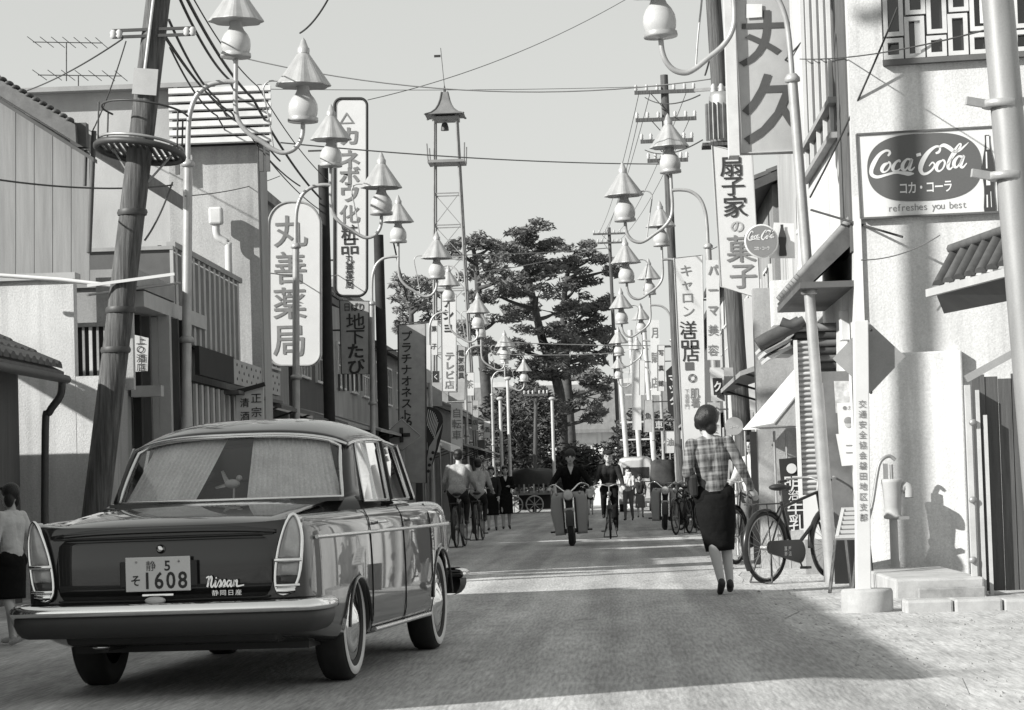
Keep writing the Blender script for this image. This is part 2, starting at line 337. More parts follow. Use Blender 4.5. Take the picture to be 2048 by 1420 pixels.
# ================================================================== car
PAINT = coat(gray('car_paint', 0.016, 0.3, 0.05, 2.0, fine=0.0, spec=0.15), 1.0, 0.02)
CURT = gray('curtain_cloth', 0.85, 0.95, 0.15, 6.0, fine=0.15)
LENSR = gray('red_lens', 0.38, 0.12, 0.15, 12.0, spec=0.8); LENSA = gray('amber_lens', 0.30, 0.12, 0.15, 12.0, spec=0.8)
GLS = glass('car_glass', 0.80, 1.5); GLSB = glass('car_rear_glass', 0.9, 1.6)
TRIM = gray('bright_trim', 0.72, 0.22, 0.04, 5.0, metal=0.9, fine=0.02)
def car():
    t = thing('parked_car', 'dark old saloon car seen from behind with tall tail lamps and whitewall tyres', 'car')
    S = [(-2.175, .690, .37, .868, .845), (-2.13, .722, .33, .893, .868), (-1.98, .748, .29, .902, .885), (-1.6, .768, .22, .908, .915), (-1.2, .777, .2, .914, .948), (-.85, .782, .2, .920, .972),
         (-.3, .785, .2, .926, .965), (.4, .785, .2, .930, .965), (1.05, .780, .2, .936, .970), (1.4, .770, .21, .940, .948), (1.8, .748, .25, .934, .905), (2.05, .715, .3, .900, .850), (2.17, .665, .37, .835, .78), (2.215, .60, .45, .72, .68)]
    def ring(y, w, zb, zs, zd):
        R = [(0, zb), (w * .5, zb), (w * .88, zb), (w * .965, zb + .03), (w * .995, zb + .12), (w, max(.46, zb + .15)), (w * 1.0, .62), (w * .99, zs - .12), (w * .975, zs - .05), (w * .935, zs - .008), (w * .88, zs), (w * .80, zs - .012), (w * .72, zd - .002), (w * .4, zd + .006), (0, zd + .008)]
        R = [(x, max(z, zb)) for x, z in R]
        return [Vector((x, y, z)) for x, z in R] + [Vector((-x, y, z)) for x, z in R[-2:0:-1]]
    rings = [ring(*s) for s in S]; mb = MB(); n = len(rings[0]); mb.loft(rings, True, False)
    for rg_ in (rings[0], rings[-1]):
        h = n // 2
        for i in range(h):
            a, b = i, i + 1; la, lb = (n - i) % n, (n - i - 1) % n
            q = [rg_[a], rg_[b], rg_[lb], rg_[la]]; q2 = []
            for v in q:
                if not any((v - u).length < 1e-6 for u in q2): q2.append(v)
            mb.add(q2, [tuple(range(len(q2)))], True)
    body = mb.build('body', PAINT, t)
    b = bmesh.new(); b.from_mesh(body.data); bmesh.ops.remove_doubles(b, verts=b.verts, dist=1e-5); bmesh.ops.recalc_face_normals(b, faces=b.faces); b.to_mesh(body.data); b.free()
    sm = body.modifiers.new('s', 'SUBSURF'); sm.levels = 2; sm.render_levels = 2; bake(body)
    AX = {'r': -1.13, 'f': 1.42}
    for nm, y in AX.items():
        for sx in (-1, 1):
            c = MB(); c.cyl((sx * .46, y, .31), (sx * .735, y, .31), .365, n=40); co = c.build('cut')
            m = body.modifiers.new('b', 'BOOLEAN'); m.object = co; m.operation = 'DIFFERENCE'; m.solver = 'EXACT'
            c2 = MB(); R = .285 if nm == 'r' else .335; zc = .262 if nm == 'r' else .30
            c2.cyl((sx * .70, y, zc), (sx * .95, y, zc), R, n=40); co2 = c2.build('cut')
            m = body.modifiers.new('b', 'BOOLEAN'); m.object = co2; m.operation = 'DIFFERENCE'; m.solver = 'EXACT'
    bake(body)
    for o in [o for o in bpy.data.objects if o.name.startswith('cut')]: bpy.data.objects.remove(o)
    for p in body.data.polygons: p.use_smooth = True
    for m_ in list(body.data.materials)[1:]: pass
    body.data.materials.clear(); body.data.materials.append(PAINT)
    for p in body.data.polygons: p.material_index = 0
    for sx in (-1, 1):                                            # wheel-arch lips
        for nm, y in AX.items():
            R = .287 if nm == 'r' else .337; zc = .262 if nm == 'r' else .30
            pts = [(sx * (.784 if nm == 'r' else .775), y + R * cos(a), zc + R * sin(a)) for a in [(.12 + i * (pi - .24) / 20) for i in range(21)]]
            MB().tube(pts, .009, 6).build('wheel_arch_trim', PAINT, body)
    # boot lid: overhanging deck lip and recessed rear face
    W = lambda z: .595
    lid = MB()
    prof = [(-1.06, .968), (-1.4, .948), (-1.75, .922), (-2.0, .893), (-2.12, .872), (-2.185, .846), (-2.205, .826), (-2.195, .818)]
    rows = [[Vector((x, y + .03 * (abs(x) / .56) ** 2, z + .012 - .016 * (abs(x) / .56) ** 3)) for x in [(-.585 + 1.17 * i / 16) for i in range(17)]] for y, z in prof]
    lid.loft(rows, False, False)
    prof2 = [(-2.186, .817), (-2.192, .78), (-2.197, .68), (-2.197, .58), (-2.19, .50)]
    rows = [[Vector((x * W(z) / .55, y + .025 * (abs(x) / .55) ** 2 + .02 * (abs(x) / .55) ** 10, z)) for x in [(-.55 + 1.1 * i / 24) for i in range(25)]] for y, z in prof2]
    lid.loft(rows, False, False); bl = lid.build('boot_lid', PAINT, t)
    so = bl.modifiers.new('s', 'SOLIDIFY'); so.thickness = 0.012; bake(bl)
    MB().lathe([(0, .03), (.012, .028), (.018, .02), (.024, .0)], (-.005, -2.198, .752), 14, (0, -1, 0)).build('boot_lock', CHROME, bl)
    gp_ = MB(); gp_.tube([(-.545, -2.185, .50), (-.50, -2.20, .497), (0, -2.215, .495), (.50, -2.20, .497), (.545, -2.185, .50)], .006, 5); gp_.build('seam_lip_shade', BLACK, bl)
    MB().tube([(-.57, -2.175, .812), (-.5, -2.196, .811), (0, -2.21, .81), (.5, -2.196, .811), (.57, -2.175, .812)], .005, 5).build('seam_lip_shade', BLACK, bl)  # black tube drawn as the shadow line under the deck lip
    # number plate
    pl = MB(); pl.box((-.012, -2.232, .628), (.335, .006, .172)); plate = bevel(pl.build('number_plate', WHITE, t), .004)
    fr = MB(); fr.box((-.012, -2.222, .628), (.40, .012, .13)); bevel(fr.build('plate_bracket', BLACK, plate), .01)
    tx = MB(); o = Vector((-.012, -2.2365, .628))
    write_h(tx, '静', o + Vector((-.06, 0, .042)), XR, ZU, .055, .055, .05, .0); write_h(tx, '5', o + Vector((.025, 0, .042)), XR, ZU, .07, .07, .05, .02)
    put_char(tx, 'そ', o + Vector((-.115, 0, -.03)), XR, ZU, .055, .06, .02)
    write_h(tx, '1608', o + Vector((-.086, 0, -.03)), XR, ZU, .10, .115, .061, .02); tx.build('lettering', LETTER, plate)
    for sx in (-1, 1): MB().ball((-.012 + sx * .11, -2.236, .69), .006, 8, 5).build('screw', STEEL, plate)
    pb = MB(); pb.box((-.012, -2.235, .524), (.165, .03, .012)); bevel(pb.build('plate_lamp_bar', CHROME, t), .004)
    MB().ball((-.025, -2.25, .497), (.055, .03, .02), 14, 8).build('plate_lamp', OFFW, t)
    # script badge and dealer badge
    sb = MB(); oo = Vector((.235, -2.214, .555)); sxx, syy = .042, .048
    N_ = [[(-.1, .95, .6), (.25, 1.05, .9), (.15, .5, 1), (.0, .0, 1)], [(.12, .45, .5), (.45, 1.05, .9), (.6, .9, .9), (.45, .2, 1), (.62, .0, .8), (.95, .45, .5)],
          [(.95, .45, .5), (1.05, .6, .9), (.95, .1, 1), (1.1, .0, .7), (1.3, .3, .5)], [(1.3, .3, .5), (1.6, .7, .7), (1.7, .3, 1), (1.45, .0, .7), (1.75, .05, .5)],
          [(1.75, .05, .5), (2.1, .7, .7), (2.2, .3, 1), (1.95, .0, .7), (2.25, .05, .5)], [(2.9, .55, .8), (2.6, .6, .7), (2.4, .25, 1), (2.55, .0, .8), (2.85, .4, .5), (2.95, .6, .8), (2.85, .1, 1), (3.0, .0, .6), (3.2, .3, .5)],
          [(3.2, .35, .5), (3.35, .62, .9), (3.2, .0, 1), (3.35, .4, .6), (3.65, .62, .9), (3.6, .1, 1), (3.8, .02, .8), (4.5, .12, .6)]]
    for s_ in N_: stroke(sb, s_, XR, ZU, oo, sxx, syy, .22)
    sb.add([oo + Vector((1.05 * sxx, 0, .85 * syy)), oo + Vector((1.2 * sxx, 0, .85 * syy)), oo + Vector((1.2 * sxx, 0, 1.0 * syy)), oo + Vector((1.05 * sxx, 0, 1.0 * syy))], [(0, 1, 2, 3)])
    bo = sb.build('script_badge', TRIM, bl); so = bo.modifiers.new('s', 'SOLIDIFY'); so.thickness = .004; bake(bo)
    db = MB(); write_h(db, '静岡日産', oo + Vector((.02, 0, -.03)), XR, ZU, .036, .03, .04, .0); db.build('dealer_badge', TRIM, bl)
    # tail lamps
    out2 = [(.30, 0), (.62, .05), (.86, .22), (.97, .50), (1.0, .72), (.94, .86), (.86, .95), (.74, 1.0), (.56, .95), (.36, .80), (.16, .58), (.04, .36), (.0, .16), (.08, .04)]
    for sx in (-1, 1):
        def P(u, v, d=0.0): return Vector((sx * (.575 + (u * .135)), -2.165 + .09 * max(0, u - .4) ** 1.4 * .8 - d, .505 + v * .40))
        base = MB(); ring0 = [P(u, v, -.10) for u, v in out2]; ring1 = [P(u, v, .012) for u, v in out2]
        base.loft([ring0, ring1], True, True); tl = bevel(base.build('tail_lamp', PAINT, t), .008)
        MB().tube(spline([P(u, v, .02) for u, v in out2], 3, True), .0095, 8, closed=True).build('chrome_bezel', CHROME, tl)
        def lens(v0, v1, bulge, mat, nm):
            L_ = MB(); rows = []
            for k in range(9):
                v = v0 + (v1 - v0) * k / 8; us = []
                for i in range(len(out2)):
                    (ua, va), (ub, vb) = out2[i], out2[(i + 1) % len(out2)]
                    if (va - v) * (vb - v) <= 0 and abs(va - vb) > 1e-9: us.append(ua + (ub - ua) * (v - va) / (vb - va))
                a, b_ = min(us) + .05, max(us) - .05
                if b_ < a: a = b_ = (a + b_) / 2
                rows.append([P(a + (b_ - a) * i / 6, v, .014 + bulge * (1 - (2 * i / 6 - 1) ** 2) * (1 - (2 * k / 8 - 1) ** 4)) for i in range(7)])
            L_.loft(rows, False, False); L_.build(nm, mat, tl)
        lens(.46, .97, .03, LENSR, 'red_lens'); lens(.24, .40, .016, LENSA, 'amber_lens'); lens(.13, .24, .012, gray('dark_lens', .04, .1, .1), 'reflector')
        bd = MB(); bd.tube([P(0.04, .43, .022), P(.5, .43, .04), P(.96, .43, .022)], .012, 6); bd.build('chrome_band', CHROME, tl)
        bd = MB(); bd.tube([P(0.03, .115, .022), P(.45, .115, .03), P(.88, .115, .022)], .010, 6); bd.tube([P(.1, .05, .02), P(.45, .05, .026), P(.7, .06, .02)], .018, 6); bd.build('chrome_foot', CHROME, tl)
    # bumper
    path = [(-.80, -1.86), (-.805, -2.02), (-.79, -2.15), (-.745, -2.235), (-.62, -2.27), (-.3, -2.285), (0, -2.29), (.3, -2.285), (.62, -2.27), (.745, -2.235), (.79, -2.15), (.805, -2.02), (.80, -1.86)]
    pp = spline([(x, y, 0) for x, y in path], 4); bprof = [(-.03, .487), (.005, .482), (.024, .466), (.028, .446), (.022, .430), (.0, .420)]; vprof = [(.0, .424), (.006, .415), (.006, .385), (-.008, .35), (-.03, .325), (-.06, .315)]
    rows = []
    for k, p in enumerate(pp):
        tt = (pp[min(k + 1, len(pp) - 1)] - pp[max(k - 1, 0)]).normalized(); nn = Vector((tt.y, -tt.x, 0))
        rows.append([p + nn * d + ZU * z for d, z in bprof])
    vrows = []
    for k, p in enumerate(pp):
        tt = (pp[min(k + 1, len(pp) - 1)] - pp[max(k - 1, 0)]).normalized(); nn = Vector((tt.y, -tt.x, 0)); vrows.append([p + nn * d + ZU * z for d, z in vprof])
    va = MB(); va.loft(vrows, False, False); va.build('rear_valance', gray('valance_paint', .035, .55, .1, 4.0), t)
    bm_ = MB(); bm_.loft(rows, False, False); bu = bm_.build('rear_bumper', CHROME, t); so = bu.modifiers.new('s', 'SOLIDIFY'); so.thickness = .006; so.offset = -1; bake(bu)
    for p in bu.data.polygons: p.use_smooth = True
    fb = MB(); rows = [[Vector((r.x, -r.y + .04, r.z)) for r in rw] for rw in rows]; fb.loft(rows, False, False); fb.build('front_bumper', CHROME, t)
    fv = MB(); fv.loft([[Vector((r.x, -r.y + .04, r.z)) for r in rw] for rw in vrows], False, False); fv.build('front_valance', BLACK, t)
    for sx in (-1, 1):
        for yy in (-1.92, -1.99): MB().ball((sx * .822, yy, .447), .009, 6, 4).build('bumper_bolt', STEEL, bu)
    # greenhouse
    def rf(u, v):                                                   # u across -1..1, v rear 0 .. front 1
        y = -.66 + 1.42 * v; hw = .612 + .03 * min(1, v * 2.2) - .02 * max(0, v - .75); x = u * hw
        edge = 1.285 + .03 * sin(pi * min(1, max(0, v)) ** .8); top = .135 * sin(pi * (.10 + .84 * v)) ** .55
        z = edge + top * (1 - abs(u) ** 3.2) ** .8 + .0
        y += (.10 * u * u if v < .5 else -.12 * u * u) * (1 - 4 * v * (1 - v))
        return Vector((x, y, z))
    ro = MB(); ro.loft([[rf(-1 + 2 * i / 28, j / 22) for i in range(29)] for j in range(23)], False, False); roof = ro.build('roof', PAINT, t)
    so = roof.modifiers.new('s', 'SOLIDIFY'); so.thickness = .03; so.offset = -1; bake(roof)
    for p in roof.data.polygons: p.use_smooth = True
    for sx in (-1, 1):
        MB().tube([rf(sx, v) + Vector((sx * .008, 0, -.008)) for v in [i / 16 for i in range(17)]], .009, 6).build('drip_rail', TRIM, roof)
    MB().tube([rf(u, 0) + Vector((0, -.012, -.008)) for u in [(-1 + i / 10) for i in range(21)]], .010, 6).build('drip_rail', TRIM, roof)
    def beltx(y): return .70 - .02 * abs(y)
    def pillar(pts, nm='pillar', w=.04, d=.03, mat=PAINT):
        m = MB()
        for a, b_ in zip(pts[:-1], pts[1:]): m.bar(a, b_, w, d, (1, 0, 0))
        return m.build(nm, mat, t)
    bz = .955
    rw_b = lambda u: Vector((u * .655, -1.00 + .20 * abs(u) ** 2.4, .985)); rw_t = lambda u: rf(u * .97, 0) + Vector((0, 0.005, -.012))
    g_ = MB(); rows = []
    for k in range(7):
        s_ = k / 6; rows.append([rw_b(u).lerp(rw_t(u), s_) + Vector((0, -.03 * sin(pi * s_), 0)) for u in [(-.95 + 1.9 * i / 20) for i in range(21)]])
    g_.loft(rows, False, False); rg2 = g_.build('rear_window', GLSB, t)
    cw = MB(); uu = [(-1.06 + 2.12 * i / 24) for i in range(25)]
    cw.loft([[rw_b(u) + Vector((0, .02, .004)) for u in uu], [rw_b(u) + Vector((0, -.02, -.004)) for u in uu], [rw_b(u) + Vector((.03 * u, -.07, -.03)) for u in uu], [rw_b(u) + Vector((.05 * u, -.10, -.075)) for u in uu]], False, False); cw.build('window_cowl', PAINT, t)
    us = [(-.97 + 1.94 * i / 20) for i in range(21)]
    corner = [rw_b(u) + Vector((0, -.012, 0)) for u in us] + [rw_b(.97).lerp(rw_t(.97), s_) + Vector((.002, -.03 * sin(pi * s_) - .01, 0)) for s_ in (.2, .4, .6, .8, .92)] + [rw_t(u) + Vector((0, -.016, -.006)) for u in us[::-1][1:-1]] + [rw_b(-.97).lerp(rw_t(-.97), s_) + Vector((-.002, -.03 * sin(pi * s_) - .01, 0)) for s_ in (.92, .8, .6, .4, .2)]
    MB().tube(corner, .011, 6, closed=True).build('window_trim', TRIM, rg2)
    for sx in (-1, 1):
        cp = MB(); a0, a1 = rw_b(sx * .98), rw_t(sx); b0 = Vector((sx * .70, -.60, bz)); b1 = rf(sx, .12) + Vector((0, 0, -.01))
        rows = []
        for k in range(6):
            s_ = k / 5; A = a0.lerp(a1, s_); B = b0.lerp(b1, s_); rows.append([A + Vector((0, -.03 * sin(pi * s_), -.02 * (1 - s_))), A.lerp(B, .35) + Vector((sx * .012, 0, 0)), A.lerp(B, .7) + Vector((sx * .012, 0, 0)), B])
        cp.loft(rows, False, False); pc = cp.build('rear_pillar', PAINT, t); so = pc.modifiers.new('s', 'SOLIDIFY'); so.thickness = .03; so.offset = -1 if sx > 0 else 1; bake(pc)
        top = lambda v: rf(sx, v) + Vector((0, 0, -.012)); bt = lambda y: Vector((sx * .70, y, bz))
        MB().bar(bt(.16), top(.58), .035, .05, (1, 0, 0)).build('door_pillar', BLACK, t)
        MB().bar(bt(.80), top(.97), .035, .06, (1, 0, 0)).build('windscreen_pillar', PAINT, t)
        for (ya, yb, va, vb, nm) in ((-.58, .13, .13, .56, 'rear_door_window'), (.19, .76, .60, .94, 'front_door_window')):
            q = MB(); q.add([bt(ya), bt(yb), top(vb), top(va)], [(0, 1, 2, 3)]); w = q.build(nm, GLS, t)
            MB().tube([bt(ya), bt(yb), top(vb), top(va)], .010, 6, closed=True).build('window_trim', TRIM, w)
            if nm == 'rear_door_window': MB().bar(bt(-.25) + Vector((sx * .004, 0, 0)), top(.30) + Vector((sx * .004, 0, 0)), .012, .016, (1, 0, 0)).build('quarter_bar', TRIM, w)
    wsh = MB(); ws_b = lambda u: Vector((u * .69, 1.16 - .33 * u ** 4, .97)); ws_t = lambda u: rf(u * .97, 1) + Vector((0, 0, -.012))
    wsh.loft([[ws_b(u).lerp(ws_t(u), k / 4) for u in [(-1 + i / 6) for i in range(13)]] for k in range(5)], False, False); wsh.build('windscreen', GLS, t)
    # curtains, shelf, seats, steering wheel, bird ornament
    def curtain(x0b, x1b, x0t, x1t, nm):
        m = MB(); rows = []
        for k in range(7):
            s_ = k / 6; row = []
            for i in range(61):
                f = i / 60; x = (x0b + (x1b - x0b) * f) * (1 - s_) + (x0t + (x1t - x0t) * f) * s_; u = x / .655
                p = rw_b(u).lerp(rw_t(u), .02 + .95 * s_) + Vector((0, .05 + .009 * sin(i * 1.75 + .3 * sin(i * .7)) + .02 * (1 - s_), 0)); row.append(p)
            rows.append(row)
        m.loft(rows, False, False); return m.build(nm, CURT, t)
    curtain(-.62, -.17, -.54, -.06, 'curtain'); curtain(.12, .62, .10, .56, 'curtain')
    sh = MB(); sh.box((0, -.72, .972), (1.3, .5, .02)); sh.build('parcel_shelf', DARK, t)
    st = MB(); st.box((0, -.42, 1.02), (1.24, .14, .14)); bevel(st.build('rear_seat', CLOTHG, t), .05, 3)
    st = MB(); st.box((0, .3, 1.0), (1.24, .14, .2)); bevel(st.build('front_seat', CLOTHG, t), .05, 3)
    ring_ = [Vector((.33 + .19 * cos(a), .72 - .10 * sin(a), 1.0 + .16 * sin(a))) for a in [2 * pi * i / 24 for i in range(24)]]
    MB().tube(ring_, .011, 6, closed=True).build('steering_wheel', BLACK, t)
    mi = MB(); mi.box((.02, .66, 1.24), (.16, .02, .05)); mi.build('inside_mirror', BLACK, t)
    bd = MB(); bd.ball((.015, -.83, 1.075), (.045, .02, .026), 10, 7); bd.ball((.055, -.83, 1.105), (.018, .014, .017), 8, 6)
    bd.add([(-.02, -.83, 1.08), (-.085, -.835, 1.06), (-.08, -.825, 1.05), (-.015, -.83, 1.06)], [(0, 1, 2, 3)]); bd.add([(.0, -.83, 1.09), (-.03, -.845, 1.15), (-.045, -.84, 1.145), (-.03, -.83, 1.085)], [(0, 1, 2, 3)])
    bd.cyl((.025, -.83, 1.06), (.02, -.83, .985), .006, n=6); bd.build('bird_ornament', WHITE, t)
    # side trim, door seams, handles
    def side(y): 
        for (a, b_) in zip(S[:-1], S[1:]):
            if a[0] <= y <= b_[0]: f = (y - a[0]) / (b_[0] - a[0]); return a[1] + (b_[1] - a[1]) * f
        return S[-1][1]
    for sx in (-1, 1):
        ys = [-1.98 + i * .1 for i in range(40)]
        MB().tube([(sx * (side(y) * .995 + .004), y, .785) for y in ys], .011, 6).build('side_trim', TRIM, body)
        MB().tube([(sx * (side(y) * .985 + .002), y, .245) for y in [-.72 + i * .1 for i in range(18)]], .013, 6).build('sill_trim', TRIM, body)
        for y in (-.78, .16, 1.06):
            w = side(y)
            MB().tube([(sx * (w * k + .0015), y + dy, z) for k, dy, z in ((.935, 0, .925), (.978, 0, .86), (.99, 0, .80), (1.0, 0, .62), (1.0, 0, .46), (.995, 0, .33), (.97, .0, .24))], .0035, 4).build('door_seam', BLACK, body)
        for y in (-.62, .32):
            h = MB(); h.tube([(sx * .785, y, .835), (sx * .815, y + .02, .838), (sx * .815, y + .14, .838), (sx * .785, y + .16, .835)], .009, 6); h.build('door_handle', CHROME, body)
    # wheels
    for nm, y in AX.items():
        for sx in (-1, 1):
            o = Vector((sx * .665, y, .31)); ax = (sx, 0, 0); w = thing('wheel', '', ''); 
            for k in ('label', 'category'): del w[k]
            w.parent = t
            MB().lathe([(.19, -.07), (.24, -.082), (.275, -.082), (.300, -.068), (.31, -.04), (.312, 0), (.31, .04), (.300, .068), (.275, .082), (.235, .080), (.205, .07)], o, 40, ax, cap=False).build('tyre', RUBBER, w)
            MB().lathe([(.236, .0795), (.240, .0845), (.272, .0865), (.281, .082)], o, 40, ax, cap=False).build('whitewall', WHITE, w)
            MB().lathe([(.205, .068), (.195, .06), (.17, .055), (.16, .05)], o, 32, ax).build('rim', PAINT, w)
            MB().lathe([(.172, .058), (.165, .072), (.145, .078), (.12, .072), (.09, .080), (.05, .098), (.0, .105)], o, 32, ax).build('hubcap', CHROME, w)
    # underside
    u = MB(); u.cyl((-.62, -1.13, .31), (.62, -1.13, .31), .05, n=12); u.ball((0, -1.13, .31), (.14, .14, .14), 14, 10); u.build('rear_axle', BLACK, t)
    u = MB(); u.box((0, -1.85, .33), (1.1, .5, .12)); bevel(u.build('fuel_tank', BLACK, t), .03)
    u = MB(); u.cyl((-.37, -2.0, .255), (-.37, -.2, .25), .025, n=10); u.build('exhaust_pipe', BLACK, t)
    u = MB(); u.ball((-.37, -2.06, .262), (.045, .05, .013), 14, 8); u.build('exhaust_tip', CHROME, t)
    for sx in (-1, 1): MB().bar((sx * .5, -1.95, .27), (sx * .5, -.45, .25), .05, .02).build('leaf_spring', BLACK, t)
    u = MB(); u.box((0, 0, .24), (1.25, 3.4, .06)); u.build('floor_pan', BLACK, t)
    return t
CAR = car(); CAR.name = 'saloon_car'
yawc = radians(-6.3); CAR.rotation_euler = (0, radians(-0.3), yawc)
rearc = Vector((-2.29, 13.0, 0)); CAR.location = rearc - Matrix.Rotation(yawc, 3, 'Z') @ Vector((0, -2.2, 0))
# ================================================================== twin street lamps
GCOUNT = 8; lamp_rng = random.Random(21)
def lamp_head(parent_t, x, z):
    prof = [(.02, -.05), (.03, 0), (.185, .012), (.19, .03), (.185, .065)]
    MB().lathe(prof, (x, 0, z), 24).build('lamp_cap', SILVER, parent_t)
    MB().lathe([(.160, .066), (.178, .11), (.184, .17), (.176, .235), (.145, .30), (.098, .355), (.080, .395), (.080, .46)], (x, 0, z), 24).build('globe', GLOBE, parent_t)
    pleat = lambda a, h: 1 + .05 * cos(GCOUNT * a) * (1 if h < .85 else 0)
    hat = MB().lathe([(.325, .455), (.332, .46), (.325, .475), (.20, .66), (.075, .855), (.07, .87)], (x, 0, z), 48, rfun=pleat, smooth=False).build('lamp_shade', SILVER, parent_t)
    MB().lathe([(.078, .86), (.078, .92), (.06, .94), (.03, 1.02), (.0, 1.06)], (x, 0, z), 14).build('finial', SILVER, hat)
def lamp_post(label, x, y, side, lean=0.0, rotz=0.0):
    t = thing('street_lamp', label, 'street lamp', (0, 0, 0), 'twin-headed street lamps along both sides of the street')
    L = MB(); L.cyl((0, 0, -.02), (0, 0, 2.0), .075, .072, 8); L.build('base_tube', SILVER, t)
    p = MB(); p.cyl((0, 0, 2.0), (0, 0, 5.1), .062, .056, 8); pole = p.build('pole', SILVER, t)
    MB().lathe([(.06, 0), (.085, .01), (.085, .05), (.05, .09)], (0, 0, 5.06), 12).build('collar', SILVER, pole)
    MB().lathe([(.075, 0), (.092, .01), (.092, .06), (.065, .08)], (0, 0, 2.9), 12).build('clamp', STEEL, pole)
    arm = spline([(0, 0, 5.12), (0, 0, 5.45), (.02, 0, 5.72), (.10, 0, 5.94), (.25, 0, 6.07), (.42, 0, 6.11), (.58, 0, 6.11)], 5)
    a = MB(); a.tube(arm, .032, 10); ao = a.build('arm', SILVER, t)
    sw = spline([(.58, 0, 6.38), (.58, 0, 6.1), (.58, 0, 5.82), (.62, 0, 5.63), (.74, 0, 5.48), (.92, 0, 5.36), (1.06, 0, 5.27), (1.17, 0, 5.235), (1.29, 0, 5.27), (1.37, 0, 5.36), (1.405, 0, 5.47), (1.41, 0, 5.58)], 5)
    b = MB(); b.tube(sw, .03, 10); b.build('scroll_arm', SILVER, t)
    h = spline([(1.05, 0, 5.28), (1.0, 0, 5.6), (.93, 0, 5.95), (.93, 0, 6.06), (1.0, 0, 6.12), (1.12, 0, 6.12)], 4)
    c = MB(); c.tube(h, .011, 6); c.build('hook_rod', SILVER, ao)
    lamp_head(t, .58, 6.40); lamp_head(t, 1.41, 5.60)
    t.scale = (1, 1, 1)
    return place_lamp(t, label, x, y, side, lean)
def place_lamp(t, label, x, y, side, lean):
    t['label'] = label; t.location = (x, y, 0); t.rotation_euler = (radians(lamp_rng.uniform(-.5, .5)), radians(lean + lamp_rng.uniform(-.25, .25)), (0 if side > 0 else pi) + radians(lamp_rng.uniform(-5, 5)))
    return t
LEFTX, RIGHTX = -5.28, 1.85
posts = [('tall twin street lamp at far left, just in front of the leaning wooden pole', LEFTX, 31.5, 1, 1.6),
  ('twin street lamp standing before the white rounded pharmacy sign', LEFTX, 42.5, 1, 1.5),
  ('twin street lamp beside the dark workwear signboard, third on the left', LEFTX, 56, 1, 1.2),
  ('twin street lamp below the fire watchtower, fourth on the left', LEFTX, 74, 1, .8),
  ('twin street lamp before the pale tiled eaves, fifth on the left', LEFTX, 92, 1, .6),
  ('small farthest twin street lamp of the left row, by the pines', LEFTX, 112, 1, .3),
  ('tall near twin street lamp at right, beside the parked bicycle', RIGHTX + .22, 25.6, -1, 2.3),
  ('twin street lamp behind the white fan-shop banner, second on the right', RIGHTX - .05, 45, -1, 1.3),
  ('twin street lamp before the narrow clothing-shop sign, third on the right', RIGHTX, 59, -1, 1.0),
  ('fourth twin street lamp of the right row, beyond the clothing-shop sign', RIGHTX - .1, 74, -1, .8),
  ('fifth twin street lamp of the right row, half hidden in the cluster', RIGHTX - .15, 92, -1, .5),
  ('farthest small twin street lamp of the right row', RIGHTX - .2, 112, -1, .3)]
LAMP0 = None
for lab, x, y, sd, ln in posts:
    if LAMP0 is None: LAMP0 = lamp_post(lab, x, y, sd, ln)
    else:
        lt = place_lamp(copy_tree(LAMP0), lab, x, y, sd, ln)
        if y < 26: lt.scale = (.9, .9, .975)

# ================================================================== utility poles
def pole(name, label, p0, p1, r0, r1, mat=WOODP, cat='utility pole', n=14):
    t = thing(name, label, cat, (p0[0], p0[1], 0)); m = MB()
    k = 12; pts = [Vector(p0).lerp(Vector(p1), i / k) for i in range(k + 1)]
    m.tube(pts, [r0 + (r1 - r0) * i / k for i in range(k + 1)], n); m.build('shaft', mat, t); return t
# leaning wooden pole with lookout ring on the left
Yp = 26.5; b0 = at(195, 1000, Yp); t1 = at(327, -90, Yp); d = (t1 - b0); b0 = b0 + d * ((0 - .05 - b0.z) / d.z)
UP = pole('utility_pole', 'thick leaning wooden pole with a round slatted platform', b0, t1, .145, .125)
def onp(y): 
    k = (y - 1000) / (-90 - 1000); return at(195 + 132 * k, y, Yp)
c = onp(303); plat = thing('x', 'x', 'x')
bpy.data.objects.remove(plat)
Rx = 88 / sc(Yp); tiltm = Matrix.Rotation(radians(8), 3, 'Y') @ Matrix.Rotation(radians(-7), 3, 'X')
def ringp(r, z0=0, k=40): return [c + tiltm @ Vector((r * cos(2 * pi * i / k), r * sin(2 * pi * i / k), z0)) for i in range(k)]
pf = MB(); pf.tube(ringp(Rx), .035, 8, closed=True); PF = pf.build('platform_ring', STEELD, UP)
MB().tube(ringp(Rx * .97, .07), .016, 6, closed=True).build('platform_rim', STEEL, PF)
for i in range(13):
    xx = -Rx + 2 * Rx * (i + .5) / 13; yy = sqrt(max(0, Rx * Rx - xx * xx))
    sl = MB(); sl.bar(c + tiltm @ Vector((xx, -yy, .02)), c + tiltm @ Vector((xx, yy, .02)), .034, .02); sl.build('platform_slat', STEELD, PF)
for a0, hh in ((2.6, .42), (3.6, .42), (5.9, .42), (.4, .42)):
    p = c + tiltm @ Vector((Rx * cos(a0), Rx * sin(a0), 0)); MB().tube([p, p + Vector((.02, 0, hh))], .010, 6).build('rail_post', STEELD, PF)
rail = spline([c + tiltm @ Vector((Rx * cos(a) * 1.0, Rx * sin(a), .42 + (.0 if abs(a - 3.2) < 1 else -.0))) for a in [2.6 + i * .33 for i in range(12)]], 3)
MB().tube(rail, .011, 6).build('guard_rail', STEELD, PF)
for sx, q in ((.75, 395), (-.62, 370)):
    MB().bar(c + tiltm @ Vector((sx * Rx, 0, 0)), onp(q), .04, .015).build('platform_strut', STEEL, UP)
for q in (425, 620, 700): MB().lathe([(.15, -.03), (.16, 0), (.15, .03)], onp(q), 14).build('pole_band', STEELD, UP)
